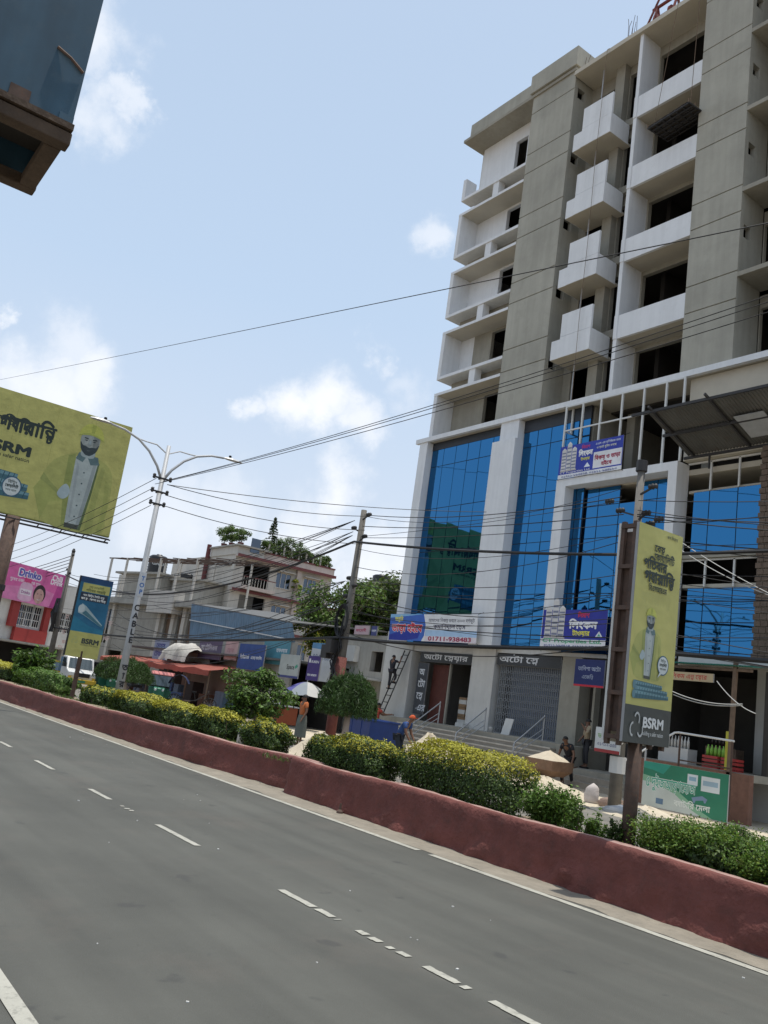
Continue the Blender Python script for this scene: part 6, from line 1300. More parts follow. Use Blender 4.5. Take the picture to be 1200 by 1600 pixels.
def broom_tree(label, px, Y, pyt, pyb, wpx, seed, n=9000, z0=.42, two=False):
    """clipped feathery tree: flat-bottomed dome of fine needles"""
    rng = np.random.default_rng(seed); q = atY(px, pyb, Y); zt = atY(px, pyt, Y).z; zb = atY(px, pyb, Y).z; n = int(n*1.7); w = wpx/2/FPX*float((np.array(q)-_O)@_F)
    t = thing('clipped_tree', label, 'tree', (q.x, Y, z0)); M_WW = mat('whitewashed_trunk', (.4, .33, .28), .9, .15, 4)
    MB().tube([(q.x-.05, Y, z0-.05), (q.x, Y, (z0+zb)/2), (q.x+.02, Y, zb+(zt-zb)*.5)], [.09, .08, .05], 8).build('trunk', M_WW, t, smooth=True); lim = MB()
    for k in range(9): a = k*.7; lim.tube([(q.x, Y, zb), (q.x+w*.7*math.cos(a), Y+w*.7*math.sin(a), zb+(zt-zb)*.5)], [.03, .01], 4)
    lim.build('limbs', M_BARK, t)
    u = rng.random(n); a = rng.uniform(0, 2*math.pi, n); r = np.sqrt(rng.random(n)); dome = np.sqrt(np.clip(1-r**2.6, 0, 1)); hgt = np.where(u < .65, dome*rng.uniform(.85, 1.02, n), dome*rng.uniform(0, .9, n))
    lob = 1+.13*np.sin(3*a+seed)+.08*np.sin(7*a+2*seed)+.05*np.sin(13*a); hgt = hgt*(1+.14*np.sin(4*a+seed+3*r)*r+.1*np.sin(9*a+5*r))+rng.normal(0, .03, n)+(rng.random(n) < .05)*rng.uniform(0, .25, n); r = r*lob
    if two: dome2 = np.abs(np.sin(r*np.cos(a)*2.4)); hgt = hgt*(.75+.25*dome2)
    P_ = np.stack([q.x+w*r*np.cos(a), Y+w*r*np.sin(a), zb+(zt-zb)*hgt], 1); N_ = np.stack([np.cos(a)*r, np.sin(a)*r, np.full(n, .1)], 1)+rng.normal(0, .4, (n, 3)); leaf_mesh('crown', P_, N_, np.full(n, .13), (L_FINE, L_DARK, L_FINE), rng.choice(3, n), t, rng, -1.2, .13); return t
broom_tree('clipped feathery tree on a pale trunk left of the blue tank', 543, 11.0, 1060, 1118, 88, 51, 9000); broom_tree('clipped feathery tree with a flat double dome at the foot of the street lamp', 196, 10.6, 1028, 1064, 88, 52, 7000, two=True)
for k, (px, pyb, Y, w, lab, m_, cl) in enumerate([(530, 990, 27, 3.2, 'bright green tree behind the cable-loop pole', (L_MID, L_BRI, L_OLIVE), 30), (575, 985, 29, 3.0, 'dense olive tree between the pole and the tower', (L_MID, L_OLIVE, L_DARK), 30), (610, 990, 31, 3.2, 'olive tree standing hard against the tower side', (L_OLIVE, L_MID, L_DARK), 28), (512, 1000, 31, 2.6, 'tree with yellow-green leaves beside the white house', (L_BRI, L_MID, L_YEL), 24)]):
    q = atY(px, pyb, Y); zt = atY(px, [900, 892, 900, 945][k], Y).z; tree(lab, (q.x, Y, 0), zt, (w, 2.4, zt*.27, zt*.73), 5600, .26, m_, 60+k, .2, clusters=cl)
far = [(-95, 52, 11), (-110, 46, 9), (-128, 60, 13), (-150, 50, 12), (-78, 60, 11), (-170, 40, 10), (-60, 62, 12)]
for k, (x, y, h) in enumerate(far): tree(['distant tree showing over the grey roof', 'distant tree behind the pink advert', 'tall distant tree on the left skyline', 'far tree at the end of the road', 'distant tree behind the white house', 'far low tree by the road end', 'distant tree between the white house and the tower'][k], (x, y, 0), h, (h*.36, h*.36, h*.3, h*.7), 2200, .5, (L_MID, L_OLIVE, L_DARK), 80+k, .3, clusters=18)
# garden on the white house's roof
rg = [(HX-.6, 37.2, RZ, 1.9), (HX-.5, 38.3, RZ, 2.2), (HX-.5, 39.4, RZ, 2.3), (HX-.5, 40.3, RZ, 1.7), (HX-.4, 41.4, RZ, 1.2), (HX-.4, 42.4, RZ, 1.5), (HX-2.2, 33.4, tw+.1, 1.6), (HX-3.6, 33.3, tw+.1, 1.9), (HX-.8, 33.6, tw+.1, 1.5), (HX-.6, 36.3, RZ, 1.6)]
gl = ['bushy potted tree at the left of the roof garden', 'dense round potted tree in the roof garden', 'widest leafy tree in the roof garden', 'airy young tree in the roof garden', 'low potted plant near the right of the roof garden', 'potted plant at the right corner of the roof garden', 'leafy plant in the middle of the stair tower roof', 'bushy plant at the left of the stair tower roof', 'dark potted plant at the right of the stair tower roof', 'potted tree by the conifer on the roof']
for k, (x, y, z, h) in enumerate(rg):
    t = tree(gl[k], (x, y, z+.3), h*1.1, (h*.55, h*.55, h*.55, h*.5), 1700, .15, (L_MID, L_OLIVE, L_BRI), 100+k, .05, name='potted_tree', clusters=14); MB().lathe((x, y, z), [(.2, 0), (.3, .4), (.27, .4)], 10).build('pot', M_MARR, t)
for k in range(7):
    x, y, z = HX-.8-.5*(k % 2), 36.1+.95*k, RZ; h = 1.3+.35*((k*5) % 4); tree(ORD[k]+' plant from the left in the back row of the roof garden', (x, y, z), h, (h*.5, h*.5, h*.5, h*.6), 900, .16, (L_OLIVE, L_MID, L_BRI), 140+k, .04, name='potted_tree', clusters=12, group='back row of the roof garden')
t = thing('conifer', 'dark pointed conifer rising from the roof garden', 'tree', (HX-.9, 36.7, RZ)); MB().tube([(HX-.9, 36.7, RZ), (HX-.9, 36.7, RZ+4.3)], [.09, .02], 6).build('trunk', M_BARK, t)
rng = np.random.default_rng(5); P_ = []
for i in range(15):
    z = RZ+.8+i*.24; r = 1.05*(1-i/16); 
    for a in rng.uniform(0, 6.28, 7): s_ = rng.random(34); P_.append(np.stack([HX-.9+r*s_*math.cos(a), 36.7+r*s_*math.sin(a), z-.12*s_+rng.normal(0, .04, 34)], 1))
P_ = np.concatenate(P_); leaf_mesh('crown', P_, rng.normal(0, 1, (len(P_), 3))+np.array([0, 0, .6]), np.full(len(P_), .16), (L_DARK,), np.zeros(len(P_)), t, rng, 0, .35)
q = atX(437, 876, HX); t = tree('flowering yellow-green bush hanging on the white house balcony', (HX+.7, atX(462, 895, HX).y, RZ-2.6), 1.4, (.7, .6, .5, .9), 700, .16, (L_BRI, L_YEL), 131, .04, name='potted_tree', clusters=10)

# ------------------------------------------------------------------ sand, sacks and site clutter
def heap(label, c, rx, ry, h, seed, m=M_SAND, name='sand_heap', cat='sand'):
    rng = np.random.default_rng(seed); b = MB(); nr, na = 12, 30; ph = rng.uniform(0, 6, 6)
    for i in range(nr+1):
        r = i/nr
        for j in range(na):
            a = 2*math.pi*j/na; w = 1+.12*math.sin(2*a+ph[0])+.08*math.sin(5*a+ph[1]); z = h*max(0, (1-r)**1.05*(1+.12*math.sin(3*a+ph[2]+4*r)))+rng.normal(0, .02)*(r < 1)*(h+.2); z *= 1 if i else .93
            b.v.append((c[0]+rx*r*w*math.cos(a), c[1]+ry*r*w*math.sin(a), c[2]+(z if i < nr else -.03)))
    for i in range(nr):
        for j in range(na): b.f.append((i*na+j, (i+1)*na+j, (i+1)*na+(j+1) % na, i*na+(j+1) % na)); b.c.append(None)
    return tag(b.build(name, m, smooth=True), label, cat)
q = atY(487, 1160, 11.6); heap('pale sand heap behind the wall joint beside the orange-shirted man', (q.x, 11.9, .02), 1.7, 1.2, atY(490, 1147, 11.9).z+.05, 1)
q = atY(662, 1170, 19.5); heap('white sand heap at the foot of the steps by the blue-shirted man', (q.x+.2, 19.5, 0), 1.6, 1.3, atY(662, 1150, 19.5).z+.1, 2); 
q = atY(850, 1225, 20.2); heap('low spilled sand heap beside the wheelbarrow', (q.x, 20.2, 0), 1.5, .9, .32, 3); q = atY(1000, 1245, 17.5); heap('low sand heap behind the narrow advert post', (q.x, 17.8, 0), 1.5, .8, .3, 4); q = atY(760, 1205, 20.8); heap('broad low sand heap before the middle of the steps', (q.x, 20.6, 0), 2.2, .8, .3, 5)
def sack(c, label, m, s=(.2, .16, .36), rz=0):
    t = bpy.data.objects; b = MB(); n = 12
    for i in range(9):
        v = i/8; r = [.9, 1, 1.06, 1.0, 1.03, .97, .9, .7, .2][i]*(1+.04*math.sin(i*2.3))
        for j in range(n): a = 2*math.pi*j/n; b.v.append((c[0]+s[0]*r*math.cos(a)*(1+.06*math.sin(3*a+i)), c[1]+s[1]*r*math.sin(a), c[2]+s[2]*v*1.35+.03*math.cos(a)*v))
    for i in range(8):
        for j in range(n): b.f.append((i*n+j, i*n+(j+1) % n, (i+1)*n+(j+1) % n, (i+1)*n+j)); b.c.append(None)
    b.f += [tuple(range(n))[::-1], tuple(range(8*n, 9*n))]; b.c += [None]*2; return tag(b.build('sack', m, smooth=True), label, 'sack')
M_SACKW, M_SACKB = mat('woven_white_sack', (.5, .45, .42), .85, .15, 6, bump=.3, bs=40), mat('brown_sack', (.27, .19, .15), .9, .2, 5)
q = atZ(928, 1256, 0); sack((q.x-.1, q.y, 0), 'upright white and pink cement sack leaning at the insulator pole', M_SACKW); q = atZ(950, 1262, 0); sack((q.x, q.y+.1, 0), 'slumped brown sack right of the insulator pole foot', M_SACKB, (.34, .26, .2)); q = atZ(958, 1270, 0); sack((q.x+.3, q.y-.2, 0), 'grey bag lying before the insulator pole', mat('grey_bag', (.35, .36, .37), .8, .1, 4), (.4, .25, .16))
q = atY(383, 1158, 8.75); o = MB().lathe((q.x, 8.75, .4), [(.19, 0), (.165, .45), (.15, .5), (.1, .52)], 14).build('bollard', M_OFFW, smooth=True); tag(o, 'stubby pale tapered concrete post left of the round bush', 'bollard')
for k, (px, py, lab) in enumerate([(532, 1272, 'short rusty rebar stub at the wall foot right of the joint'), (290, 1186, 'short rusty rebar stub at the wall foot left of the joint'), (118, 1131, 'short rusty rebar stub at the far stretch of the wall foot')]):
    q = atZ(px, py, 0); o = MB().lathe((q.x, q.y-.02, 0), [(.055, 0), (.05, .04), (.022, .07), (.016, .16)], 8).build('rebar_stub', M_RUST); tag(o, lab, 'rebar')
# blue tank with a bucket
q = atY(580, 1160, 17.2); TXb, TYb = q.x, 17.2; ztk = atY(575, 1124, TYb-.4).z
M_BLUEP = mat('blue_painted_steel', (.012, .04, .17), .45, .12, 3, grime=.15, grime_col=(.05, .06, .1))
tk = thing('water_trough', 'big dark blue steel tank with a rolled rim behind the hedge', 'tank', (TXb, TYb, 0), R(-12))
MB().wall('y', -.5, -.46, -.85, .85, .1, ztk).wall('y', .46, .5, -.85, .85, .1, ztk).wall('x', -.85, -.81, -.46, .46, .1, ztk).wall('x', .81, .85, -.46, .46, .1, ztk).box(-.81, .81, -.46, .46, .1, .14).build('tank_body', M_BLUEP, tk, local=True)
MB().tube([(-.87, -.52, ztk), (.87, -.52, ztk), (.87, .52, ztk), (-.87, .52, ztk), (-.87, -.52, ztk)], .035, 6).build('rim', M_BLUEP, tk, local=True); MB().box(-.8, .8, -.45, .45, ztk-.25, ztk-.22).build('water', M_BLACK, tk, local=True)
MB().box(.1, .16, -.515, -.5, .1, ztk-.05).build('rib', M_BLUEP, tk, local=True); MB().box(-.7, -.64, -.515, -.5, .1, ztk-.05).build('rib', M_BLUEP, tk, local=True)
q = atY(620, 1130, 17.6); bk = thing('bucket', 'red plastic bucket beside the blue tank', 'bucket', (q.x, 17.7, .55)); MB().lathe((q.x, 17.7, .55), [(.14, 0), (.18, .34), (.19, .36), (.17, .36), (.13, .03)], 16).build('bucket_body', M_REDPL, bk, smooth=True); MB().tube([(q.x-.18, 17.7, .9), (q.x, 17.7, 1.04), (q.x+.18, 17.7, .9)], .008, 4).build('handle', M_STEELG, bk)
tag(MB().box(q.x-.25, q.x+.25, 17.5, 17.9, 0, .55).build('block_stand', M_CONC2), 'concrete block under the red bucket', 'block')
# wheelbarrow heaped with sand
wbq = atZ(855, 1224, 0); wbx, wby = wbq.x, 21.0; wbx = atY(855, 1200, wby).x
wr = thing('wheelbarrow', 'rusty wheelbarrow heaped with pale sand before the passage', 'wheelbarrow', (wbx, wby, 0), R(8)); M_TRAY = mat('rusty_tray', (.2, .12, .075), .8, .2, 4, grime=.4, grime_col=(.32, .25, .17))
b = MB(); lo = [(-.3, -.32), (.3, -.32), (.34, .4), (-.34, .4)]; hi = [(-.52, -.5), (.52, -.5), (.56, .62), (-.56, .62)]; zl, zh = .3, .78
b.v = [(x, y, zl) for x, y in lo]+[(x*.97, y*.95, (zl+zh)/2-.06) for x, y in hi]+[(x, y, zh) for x, y in hi]; b.f = [(3, 2, 1, 0)]+[(a, (a+1) % 4, 4+(a+1) % 4, 4+a) for a in range(4)]+[(4+a, 4+(a+1) % 4, 8+(a+1) % 4, 8+a) for a in range(4)]; b.c = [None]*9; b.build('tray', M_TRAY, wr, local=True)
b = MB(); rng = np.random.default_rng(2)
for i in range(7):
    for j in range(20): r = i/6; a = 2*math.pi*j/20; sqr = max(abs(math.cos(a)), abs(math.sin(a))); b.v.append((r*.53*math.cos(a)/sqr, .06+r*.55*math.sin(a)/sqr, zh-.02+.3*(1-r)**.8+rng.normal(0, .012)))
for i in range(6):
    for j in range(20): b.f.append((i*20+j, (i+1)*20+j, (i+1)*20+(j+1) % 20, i*20+(j+1) % 20)); b.c.append(None)
b.build('sand_load', M_SAND, wr, local=True, smooth=True)
MB().lathe((0, -.55, .2), [(.2, -.04), (.2, .04)], 18, axis='x').build('wheel', M_BLACK, wr, local=True)
for s in (-1, 1): MB().tube([(s*.08, -.55, .2), (s*.3, .0, .3), (s*.3, .95, .62), (s*.3, 1.2, .66)], .022, 6).build('handle', M_RUST, wr, local=True); MB().tube([(s*.3, .45, .4), (s*.32, .5, 0)], .02, 6).build('leg', M_RUST, wr, local=True)
# street vendor's parasol and orange cart
q = atY(478, 1080, 22); ux, uy = q.x, 22.0; uz = atY(484, 1066, 22).z; um = thing('parasol', 'big street parasol with white, pale green and blue panels', 'parasol', (ux, uy, 0)); cols = [(.6, .62, .6), (.42, .5, .24), (.1, .11, .35), (.58, .6, .6), (.45, .5, .3), (.12, .12, .36), (.3, .34, .38), (.6, .6, .58)]
M_PAR = [mat('parasol_%d' % i, c, .75, .06, trans=.3) for i, c in enumerate(cols)]; rr = 1.15
for k in range(8):
    b = MB(); a0, a1 = 2*math.pi*k/8+.3, 2*math.pi*(k+1)/8+.3
    for i in range(6):
        r = i/5; 
        for j in range(5): a = a0+(a1-a0)*j/4; dip = .05*math.sin(math.pi*j/4)*r; b.v.append((ux+rr*r*math.cos(a), uy+rr*r*math.sin(a), uz-.62*r**1.7-dip))
    for i in range(5):
        for j in range(4): m_ = i*5+j; b.f.append((m_, m_+5, m_+6, m_+1)); b.c.append(None)
    b.build('canopy_panel', M_PAR[k], um, smooth=True); MB().tube([(ux, uy, uz-.03), (ux+rr*math.cos(a0), uy+rr*math.sin(a0), uz-.65)], .012, 4).build('rib', M_STEELG, um)
MB().tube([(ux, uy, 0), (ux, uy, uz+.08)], .025, 6).build('pole', M_STEELG, um)
q = atY(432, 1125, 16.5); vc = thing('vendor_cart', 'low orange-red vendor cart behind the round bush', 'cart', (q.x, 16.5, 0)); M_ORB = mat('orange_cart_paint', (.3, .075, .03), .6, .15, 3)
MB().box(q.x-.75, q.x+.75, 16.1, 16.9, .5, 1.12).build('box', M_ORB, vc); MB().box(q.x-.8, q.x+.8, 16.05, 16.95, 1.12, 1.16).build('top', M_STEELG, vc)
for s in (-1, 1): MB().lathe((q.x+s*.5, 16.05, .3), [(.3, -.02), (.3, .02)], 16, axis='y').build('wheel', M_BLACK, vc)
for k in range(4): MB().lathe((q.x-.5+.22*k, 16.4, 1.16), [(.05, 0), (.06, .16), (.03, .22)], 8).build('jar', M_OFFW, vc)

# ------------------------------------------------------------------ vehicles on the far carriageway
M_WCAR = mat('white_car_paint', (.62, .62, .6), .3, .04, 2, spec=.5); M_YCAR = mat('yellow_car_paint', (.5, .34, .03), .45, .12, 3); M_AUTG = mat('windscreen_glass', (.05, .07, .08), .08, 0, spec=.8); M_HEADL = mat('headlamp_glass', (.6, .62, .62), .15, 0, spec=.8)
def wheel(parent, c, r, w, ax='y'):
    o = MB().lathe(c, [(r*.62, -w/2), (r*.95, -w/2), (r, -w*.35), (r, w*.35), (r*.95, w/2), (r*.62, w/2)], 20, axis=ax).build('wheel', M_BLACK, parent, local=True, smooth=True); MB().lathe(c, [(r*.2, -w*.52), (r*.6, -w*.45), (r*.6, w*.45), (r*.2, w*.52)], 14, axis=ax).build('rim', M_STEELG, o, local=True); return o
g = atY(116, 1060, 17.0); trk = thing('pickup_truck', 'white pickup truck with a yellow bumper coming towards the viewer', 'truck', (g.x, 17.0, 0), R(-6))
def TL(n, m, mb, parent=trk, **kw): return mb.build(n, m, parent, local=True, **kw)
def sect(prof, y0, y1, taper=0): return MB().prism([(x, y0+taper*(z > 1.2), z) for x, z in prof], (0, y1-y0-2*taper*0, 0))
TL('cab', M_WCAR, MB().prism([(2.1, -.82, .55), (2.15, -.82, .95), (1.25, -.82, 1.12), (.75, -.82, 1.82), (-.55, -.82, 1.86), (-.6, -.82, .55)], (0, 1.64, 0)), bevel=.05)
TL('windscreen', M_AUTG, MB().add([(1.22, -.72, 1.17), (1.22, .72, 1.17), (.8, .66, 1.77), (.8, -.66, 1.77), (1.26, -.72, 1.17), (1.26, .72, 1.17), (.84, .66, 1.77), (.84, -.66, 1.77)], [(4, 5, 6, 7), (3, 2, 1, 0), (0, 1, 5, 4), (1, 2, 6, 5), (2, 3, 7, 6), (3, 0, 4, 7)]))
for s in (-1, 1):
    TL('side_window', M_AUTG, MB().prism([(.95, s*.822, 1.18), (.62, s*.822, 1.72), (-.4, s*.822, 1.74), (-.4, s*.822, 1.18)], (0, s*.012, 0)))
    TL('headlight', M_HEADL, MB().box(2.06, 2.17, s*.5, s*.78, .74, .92)); TL('mirror', M_BLACK, MB().box(1.0, 1.1, s*.84, s*1.02, 1.2, 1.42)); TL('indicator', M_YCAR, MB().box(2.1, 2.2, s*.62, s*.8, .58, .7))
TL('grille', M_BLACK, MB().box(2.1, 2.165, -.45, .45, .68, .92)); TL('bumper', M_YCAR, MB().box(2.08, 2.32, -.86, .86, .3, .56), bevel=.03); TL('number_plate', mat('green_plate', (.05, .2, .1), .5, 0), MB().box(2.32, 2.335, -.22, .22, .36, .5)); TL('roof_sign', M_YCAR, MB().box(-.3, .3, -.5, .5, 1.86, 2.1))
bd = TL('cargo_bed', M_YCAR, MB().box(-3.0, -.7, -.9, .9, .75, .85)); 
for s in (-1, 1): TL('bed_side', M_BLUETIN, MB().box(-3.0, -.7, s*.9, s*.94, .85, 1.35), bd); TL('bed_rail', M_YCAR, MB().box(-3.0, -.7, s*.9, s*.95, 1.35, 1.45), bd)
TL('bed_headboard', M_BLUETIN, MB().box(-.74, -.68, -.9, .9, .85, 1.75), bd)
for x in (1.45, -2.1):
    for s in (-1, 1): wheel(trk, (x, s*.74, .34), .34, .2)
def auto_rickshaw(px, Y, label, rz, roof):
    g = atY(px, 1080, Y); t = thing('auto_rickshaw', label, 'auto rickshaw', (g.x, Y, 0), rz); A = lambda n, m, mb, parent=t, **kw: mb.build(n, m, parent, local=True, **kw); gm = mat('green_rickshaw_paint', (.03, .16, .1), .4, .08, 3)
    A('body', gm, MB().prism([(1.25, -.3, .35), (1.3, -.3, .8), (.95, -.3, .95), (.9, -.3, .35)], (0, .6, 0)), bevel=.04); A('tub', gm, MB().box(-1.2, .5, -.62, .62, .3, .85), bevel=.05); A('roof', roof, MB().prism([(.95, -.6, 1.58), (.6, -.62, 1.72), (-.9, -.62, 1.72), (-1.2, -.6, 1.5), (-1.22, -.6, 1.44), (.97, -.6, 1.52)], (0, 1.22, 0)), bevel=.03); A('rear_panel', gm, MB().box(-1.22, -1.16, -.6, .6, .85, 1.45))
    A('windscreen', M_AUTG, MB().add([(1.12, -.5, .95), (1.12, .5, .95), (.95, .52, 1.5), (.95, -.52, 1.5), (1.15, -.5, .95), (1.15, .5, .95), (.98, .52, 1.5), (.98, -.52, 1.5)], [(4, 5, 6, 7), (3, 2, 1, 0), (0, 1, 5, 4), (1, 2, 6, 5), (2, 3, 7, 6), (3, 0, 4, 7)]))
    for s in (-1, 1): A('door_frame', M_DARKST, MB().bar((1.0, s*.56, .9), (.92, s*.58, 1.55), .05).bar((-.2, s*.6, .85), (-.2, s*.6, 1.6), .05)); A('headlight', M_HEADL, MB().lathe((1.28, s*.2, .72), [(.07, 0), (.05, .05)], 10, axis='x'))
    A('seat', M_BLACK, MB().box(-1.0, -.5, -.55, .55, .85, 1.0)); wheel(t, (1.05, 0, .22), .22, .1); wheel(t, (-.75, .55, .22), .22, .1); wheel(t, (-.75, -.55, .22), .22, .1); return t
auto_rickshaw(250, 19.2, 'green three-wheeler with a faded pink roof under the red tarpaulin', R(-25), mat('faded_pink_roof', (.45, .16, .15), .7, .1, 2)); auto_rickshaw(160, 18.6, 'green three-wheeler half hidden behind the lamp-side tree', R(5), M_BLACK)
def cycle_rickshaw(px, Y, label, rz, m):
    g = atY(px, 1080, Y); t = thing('cycle_rickshaw', label, 'rickshaw', (g.x, Y, 0), rz); A = lambda n, m_, mb, parent=t, **kw: mb.build(n, m_, parent, local=True, **kw)
    def spoke(c, r):
        w = A('wheel', M_BLACK, MB().tube([(c[0]+r*math.cos(a), c[1], c[2]+r*math.sin(a)) for a in np.linspace(0, 2*math.pi, 25)], .025, 5, cap=False)); s = MB()
        for a in np.linspace(0, math.pi, 8)[:-1]: s.bar((c[0]+r*math.cos(a), c[1], c[2]+r*math.sin(a)), (c[0]-r*math.cos(a), c[1], c[2]-r*math.sin(a)), .008)
        A('spokes', M_STEELG, s, w)
    spoke((1.25, 0, .36), .36); spoke((-.5, .48, .36), .36); spoke((-.5, -.48, .36), .36)
    A('frame', M_DARKST, MB().tube([(1.25, 0, .36), (1.1, 0, .95), (.5, 0, .5), (-.5, 0, .4)], .025, 5).tube([(1.1, -.25, 1.05), (1.08, 0, .98), (1.1, .25, 1.05)], .018, 5).tube([(.5, 0, .5), (.4, 0, .9)], .02, 5)); A('saddle', M_BLACK, MB().box(.25, .5, -.1, .1, .9, .97)); A('seat', m, MB().box(-.75, -.2, -.42, .42, .62, .8), bevel=.04); A('seat_back', m, MB().box(-.85, -.75, -.42, .42, .8, 1.25), bevel=.03)
    h = MB(); n = 9
    for i in range(n+1):
        a = math.pi*.15+math.pi*.75*i/n
        for j in range(2): h.v.append((-.45+.55*math.cos(a), -.45+.9*j, .95+.75*math.sin(a)))
    for i in range(n): h.f.append((2*i, 2*i+1, 2*i+3, 2*i+2)); h.c.append(None)
    A('hood', m, h); A('footboard', M_WOOD, MB().box(-.2, .25, -.4, .4, .42, .46)); return t
cycle_rickshaw(216, 18.7, 'dark cycle rickshaw with spoked wheels between tree and three-wheeler', R(20), M_DARKST); cycle_rickshaw(292, 18.9, 'dark cycle rickshaw parked under the tarpaulin behind the golden hedges', R(60), mat('dark_blue_vinyl', (.03, .05, .12), .5, .1, 3))

# ------------------------------------------------------------------ people
M_SKIN = mat('brown_skin', (.17, .085, .05), .55, .08, 6); M_HAIR = mat('black_hair', (.012, .01, .009), .6, 0)
def skin_mesh(name, V, E, Rr, root, m, parent, sub=1):
    me = bpy.data.meshes.new(name); me.from_pydata(V, E, []); o = bpy.data.objects.new(name, me); COL.objects.link(o); md = o.modifiers.new('skin', 'SKIN'); md.use_smooth_shade = True
    sl = me.skin_vertices[0].data
    for i, r in enumerate(Rr): sl[i].radius = r if isinstance(r, tuple) else (r, r)
    sl[root].use_root = True; ss = o.modifiers.new('sub', 'SUBSURF'); ss.levels = sub; ss.render_levels = sub
    dg = bpy.context.evaluated_depsgraph_get(); new = bpy.data.meshes.new_from_object(o.evaluated_get(dg)); bpy.data.objects.remove(o); new.materials.clear(); new.materials.append(m); new.name = name
    n = bpy.data.objects.new(name, new); COL.objects.link(n); n.parent = parent; return n
def person(label, loc, rz, J, shirt, lower, shoes=None, hair=True, cap=None, lungi=None, sleeve=.6, scale=1.0):
    """J: joints in metres for a 1.68 m figure facing +y, feet at z=0"""
    D = dict(pel=(0, 0, .92), waist=(0, 0, 1.05), chest=(0, .0, 1.27), neck=(0, .0, 1.42), head=(0, .02, 1.53), crown=(0, .02, 1.63), shL=(-.17, 0, 1.37), shR=(.17, 0, 1.37), elL=(-.22, -.01, 1.1), elR=(.22, -.01, 1.1), wrL=(-.24, .06, .86), wrR=(.24, .06, .86), hiL=(-.09, 0, .88), hiR=(.09, 0, .88), knL=(-.1, .02, .48), knR=(.1, .02, .48), anL=(-.1, -.02, .09), anR=(.1, -.02, .09))
    D.update(J); D = {k: Vector(v)*scale for k, v in D.items()}; t = thing('person', label, 'person', loc, rz)
    V, E, Rd = [], [], []; ix = {}
    def add(k, p, r): ix[k] = len(V); V.append(tuple(p)); Rd.append(tuple(x*scale for x in r) if isinstance(r, tuple) else r*scale)
    for k, r in dict(pel=(.13, .1), waist=(.115, .085), chest=(.135, .095), neck=.052, head=(.075, .088), crown=(.05, .06), shL=.06, shR=.06, elL=.042, elR=.042, wrL=.028, wrR=.028, hiL=.085, hiR=.085, knL=.055, knR=.055, anL=.036, anR=.036).items(): add(k, D[k], r)
    for s in 'LR':
        f = Vector((0, .13, -.045))*scale; add('to'+s, D['an'+s]+f, .032); dv = (D['wr'+s]-D['el'+s]).normalized(); side = dv.cross(Vector((0, 1, 0))); side = side.normalized() if side.length > .1 else Vector((1, 0, 0)); add('pa'+s, D['wr'+s]+dv*.07*scale, (.036, .018)); E.append((ix['wr'+s], ix['pa'+s])); fw = dv.cross(side)
        for q, (o_, l_) in enumerate([(-.026, .065), (-.009, .075), (.009, .07), (.026, .055)]): 
            k0 = 'f%s%d' % (s, q); add(k0, D['wr'+s]+dv*(.07+l_*.6)*scale+side*o_*scale, .0085); add(k0+'b', D['wr'+s]+dv*(.07+l_)*scale+side*o_*scale-fw*.012*scale, .007); E += [(ix['pa'+s], ix[k0]), (ix[k0], ix[k0+'b'])]
        add('th'+s, D['wr'+s]+dv*.06*scale+side*.055*scale, .009); E.append((ix['wr'+s], ix['th'+s]))
    for a, c in [('pel', 'waist'), ('waist', 'chest'), ('chest', 'neck'), ('neck', 'head'), ('head', 'crown'), ('chest', 'shL'), ('chest', 'shR'), ('shL', 'elL'), ('shR', 'elR'), ('elL', 'wrL'), ('elR', 'wrR'), ('pel', 'hiL'), ('pel', 'hiR'), ('hiL', 'knL'), ('hiR', 'knR'), ('knL', 'anL'), ('knR', 'anR'), ('anL', 'toL'), ('anR', 'toR')]: E.append((ix[a], ix[c]))
    skin_mesh('body', V, E, Rd, ix['pel'], M_SKIN, t)
    def garment(name, ks, rs, es, root, m): return skin_mesh(name, [tuple(k if isinstance(k, Vector) else D[k]) for k in ks], es, [tuple(x*scale for x in r) if isinstance(r, tuple) else r*scale for r in rs], root, m, t)
    eL, eR = D['shL'].lerp(D['elL'], sleeve), D['shR'].lerp(D['elR'], sleeve); hem = D['pel'].lerp(D['waist'], -.15); nk = D['chest'].lerp(D['neck'], .75)
    garment('shirt', [hem, 'waist', 'chest', nk, 'shL', 'shR', eL, eR], [(.15, .118), (.136, .106), (.152, .114), .062, .074, .074, .064, .064], [(0, 1), (1, 2), (2, 3), (2, 4), (2, 5), (4, 6), (5, 7)], 0, shirt)
    if lungi:
        b = MB(); n = 20; zs_ = [(1.0, .16, .12), (.85, .19, .15), (.6, .2, .17), (.3, .21, .18)]
        for z, rx, ry in zs_:
            for j in range(n): a = 2*math.pi*j/n; w = 1+.06*math.sin(7*a+z*3)*(z < .9); c_ = D['pel'].lerp(D['anL'].lerp(D['anR'], .5), (.92-z)/.83) if z < .92 else D['pel'].lerp(D['waist'], .4); b.v.append((c_.x+rx*w*math.cos(a)*scale, c_.y+ry*w*math.sin(a)*scale, z*scale))
        for i in range(3):
            for j in range(n): b.f.append((i*n+j, (i+1)*n+j, (i+1)*n+(j+1) % n, i*n+(j+1) % n)); b.c.append(None)
        b.build('lungi', lower, t, local=True, smooth=True)
    else:
        hm = [D['kn'+s].lerp(D['an'+s], .88) for s in 'LR']; garment('trousers', ['pel', 'hiL', 'hiR', 'knL', 'knR', hm[0], hm[1]], [(.142, .112), .098, .098, .07, .07, .055, .055], [(0, 1), (0, 2), (1, 3), (2, 4), (3, 5), (4, 6)], 0, lower)
    hd = D['head']; up = (D['crown']-D['neck']).normalized()
    hb = MB(); n = 14
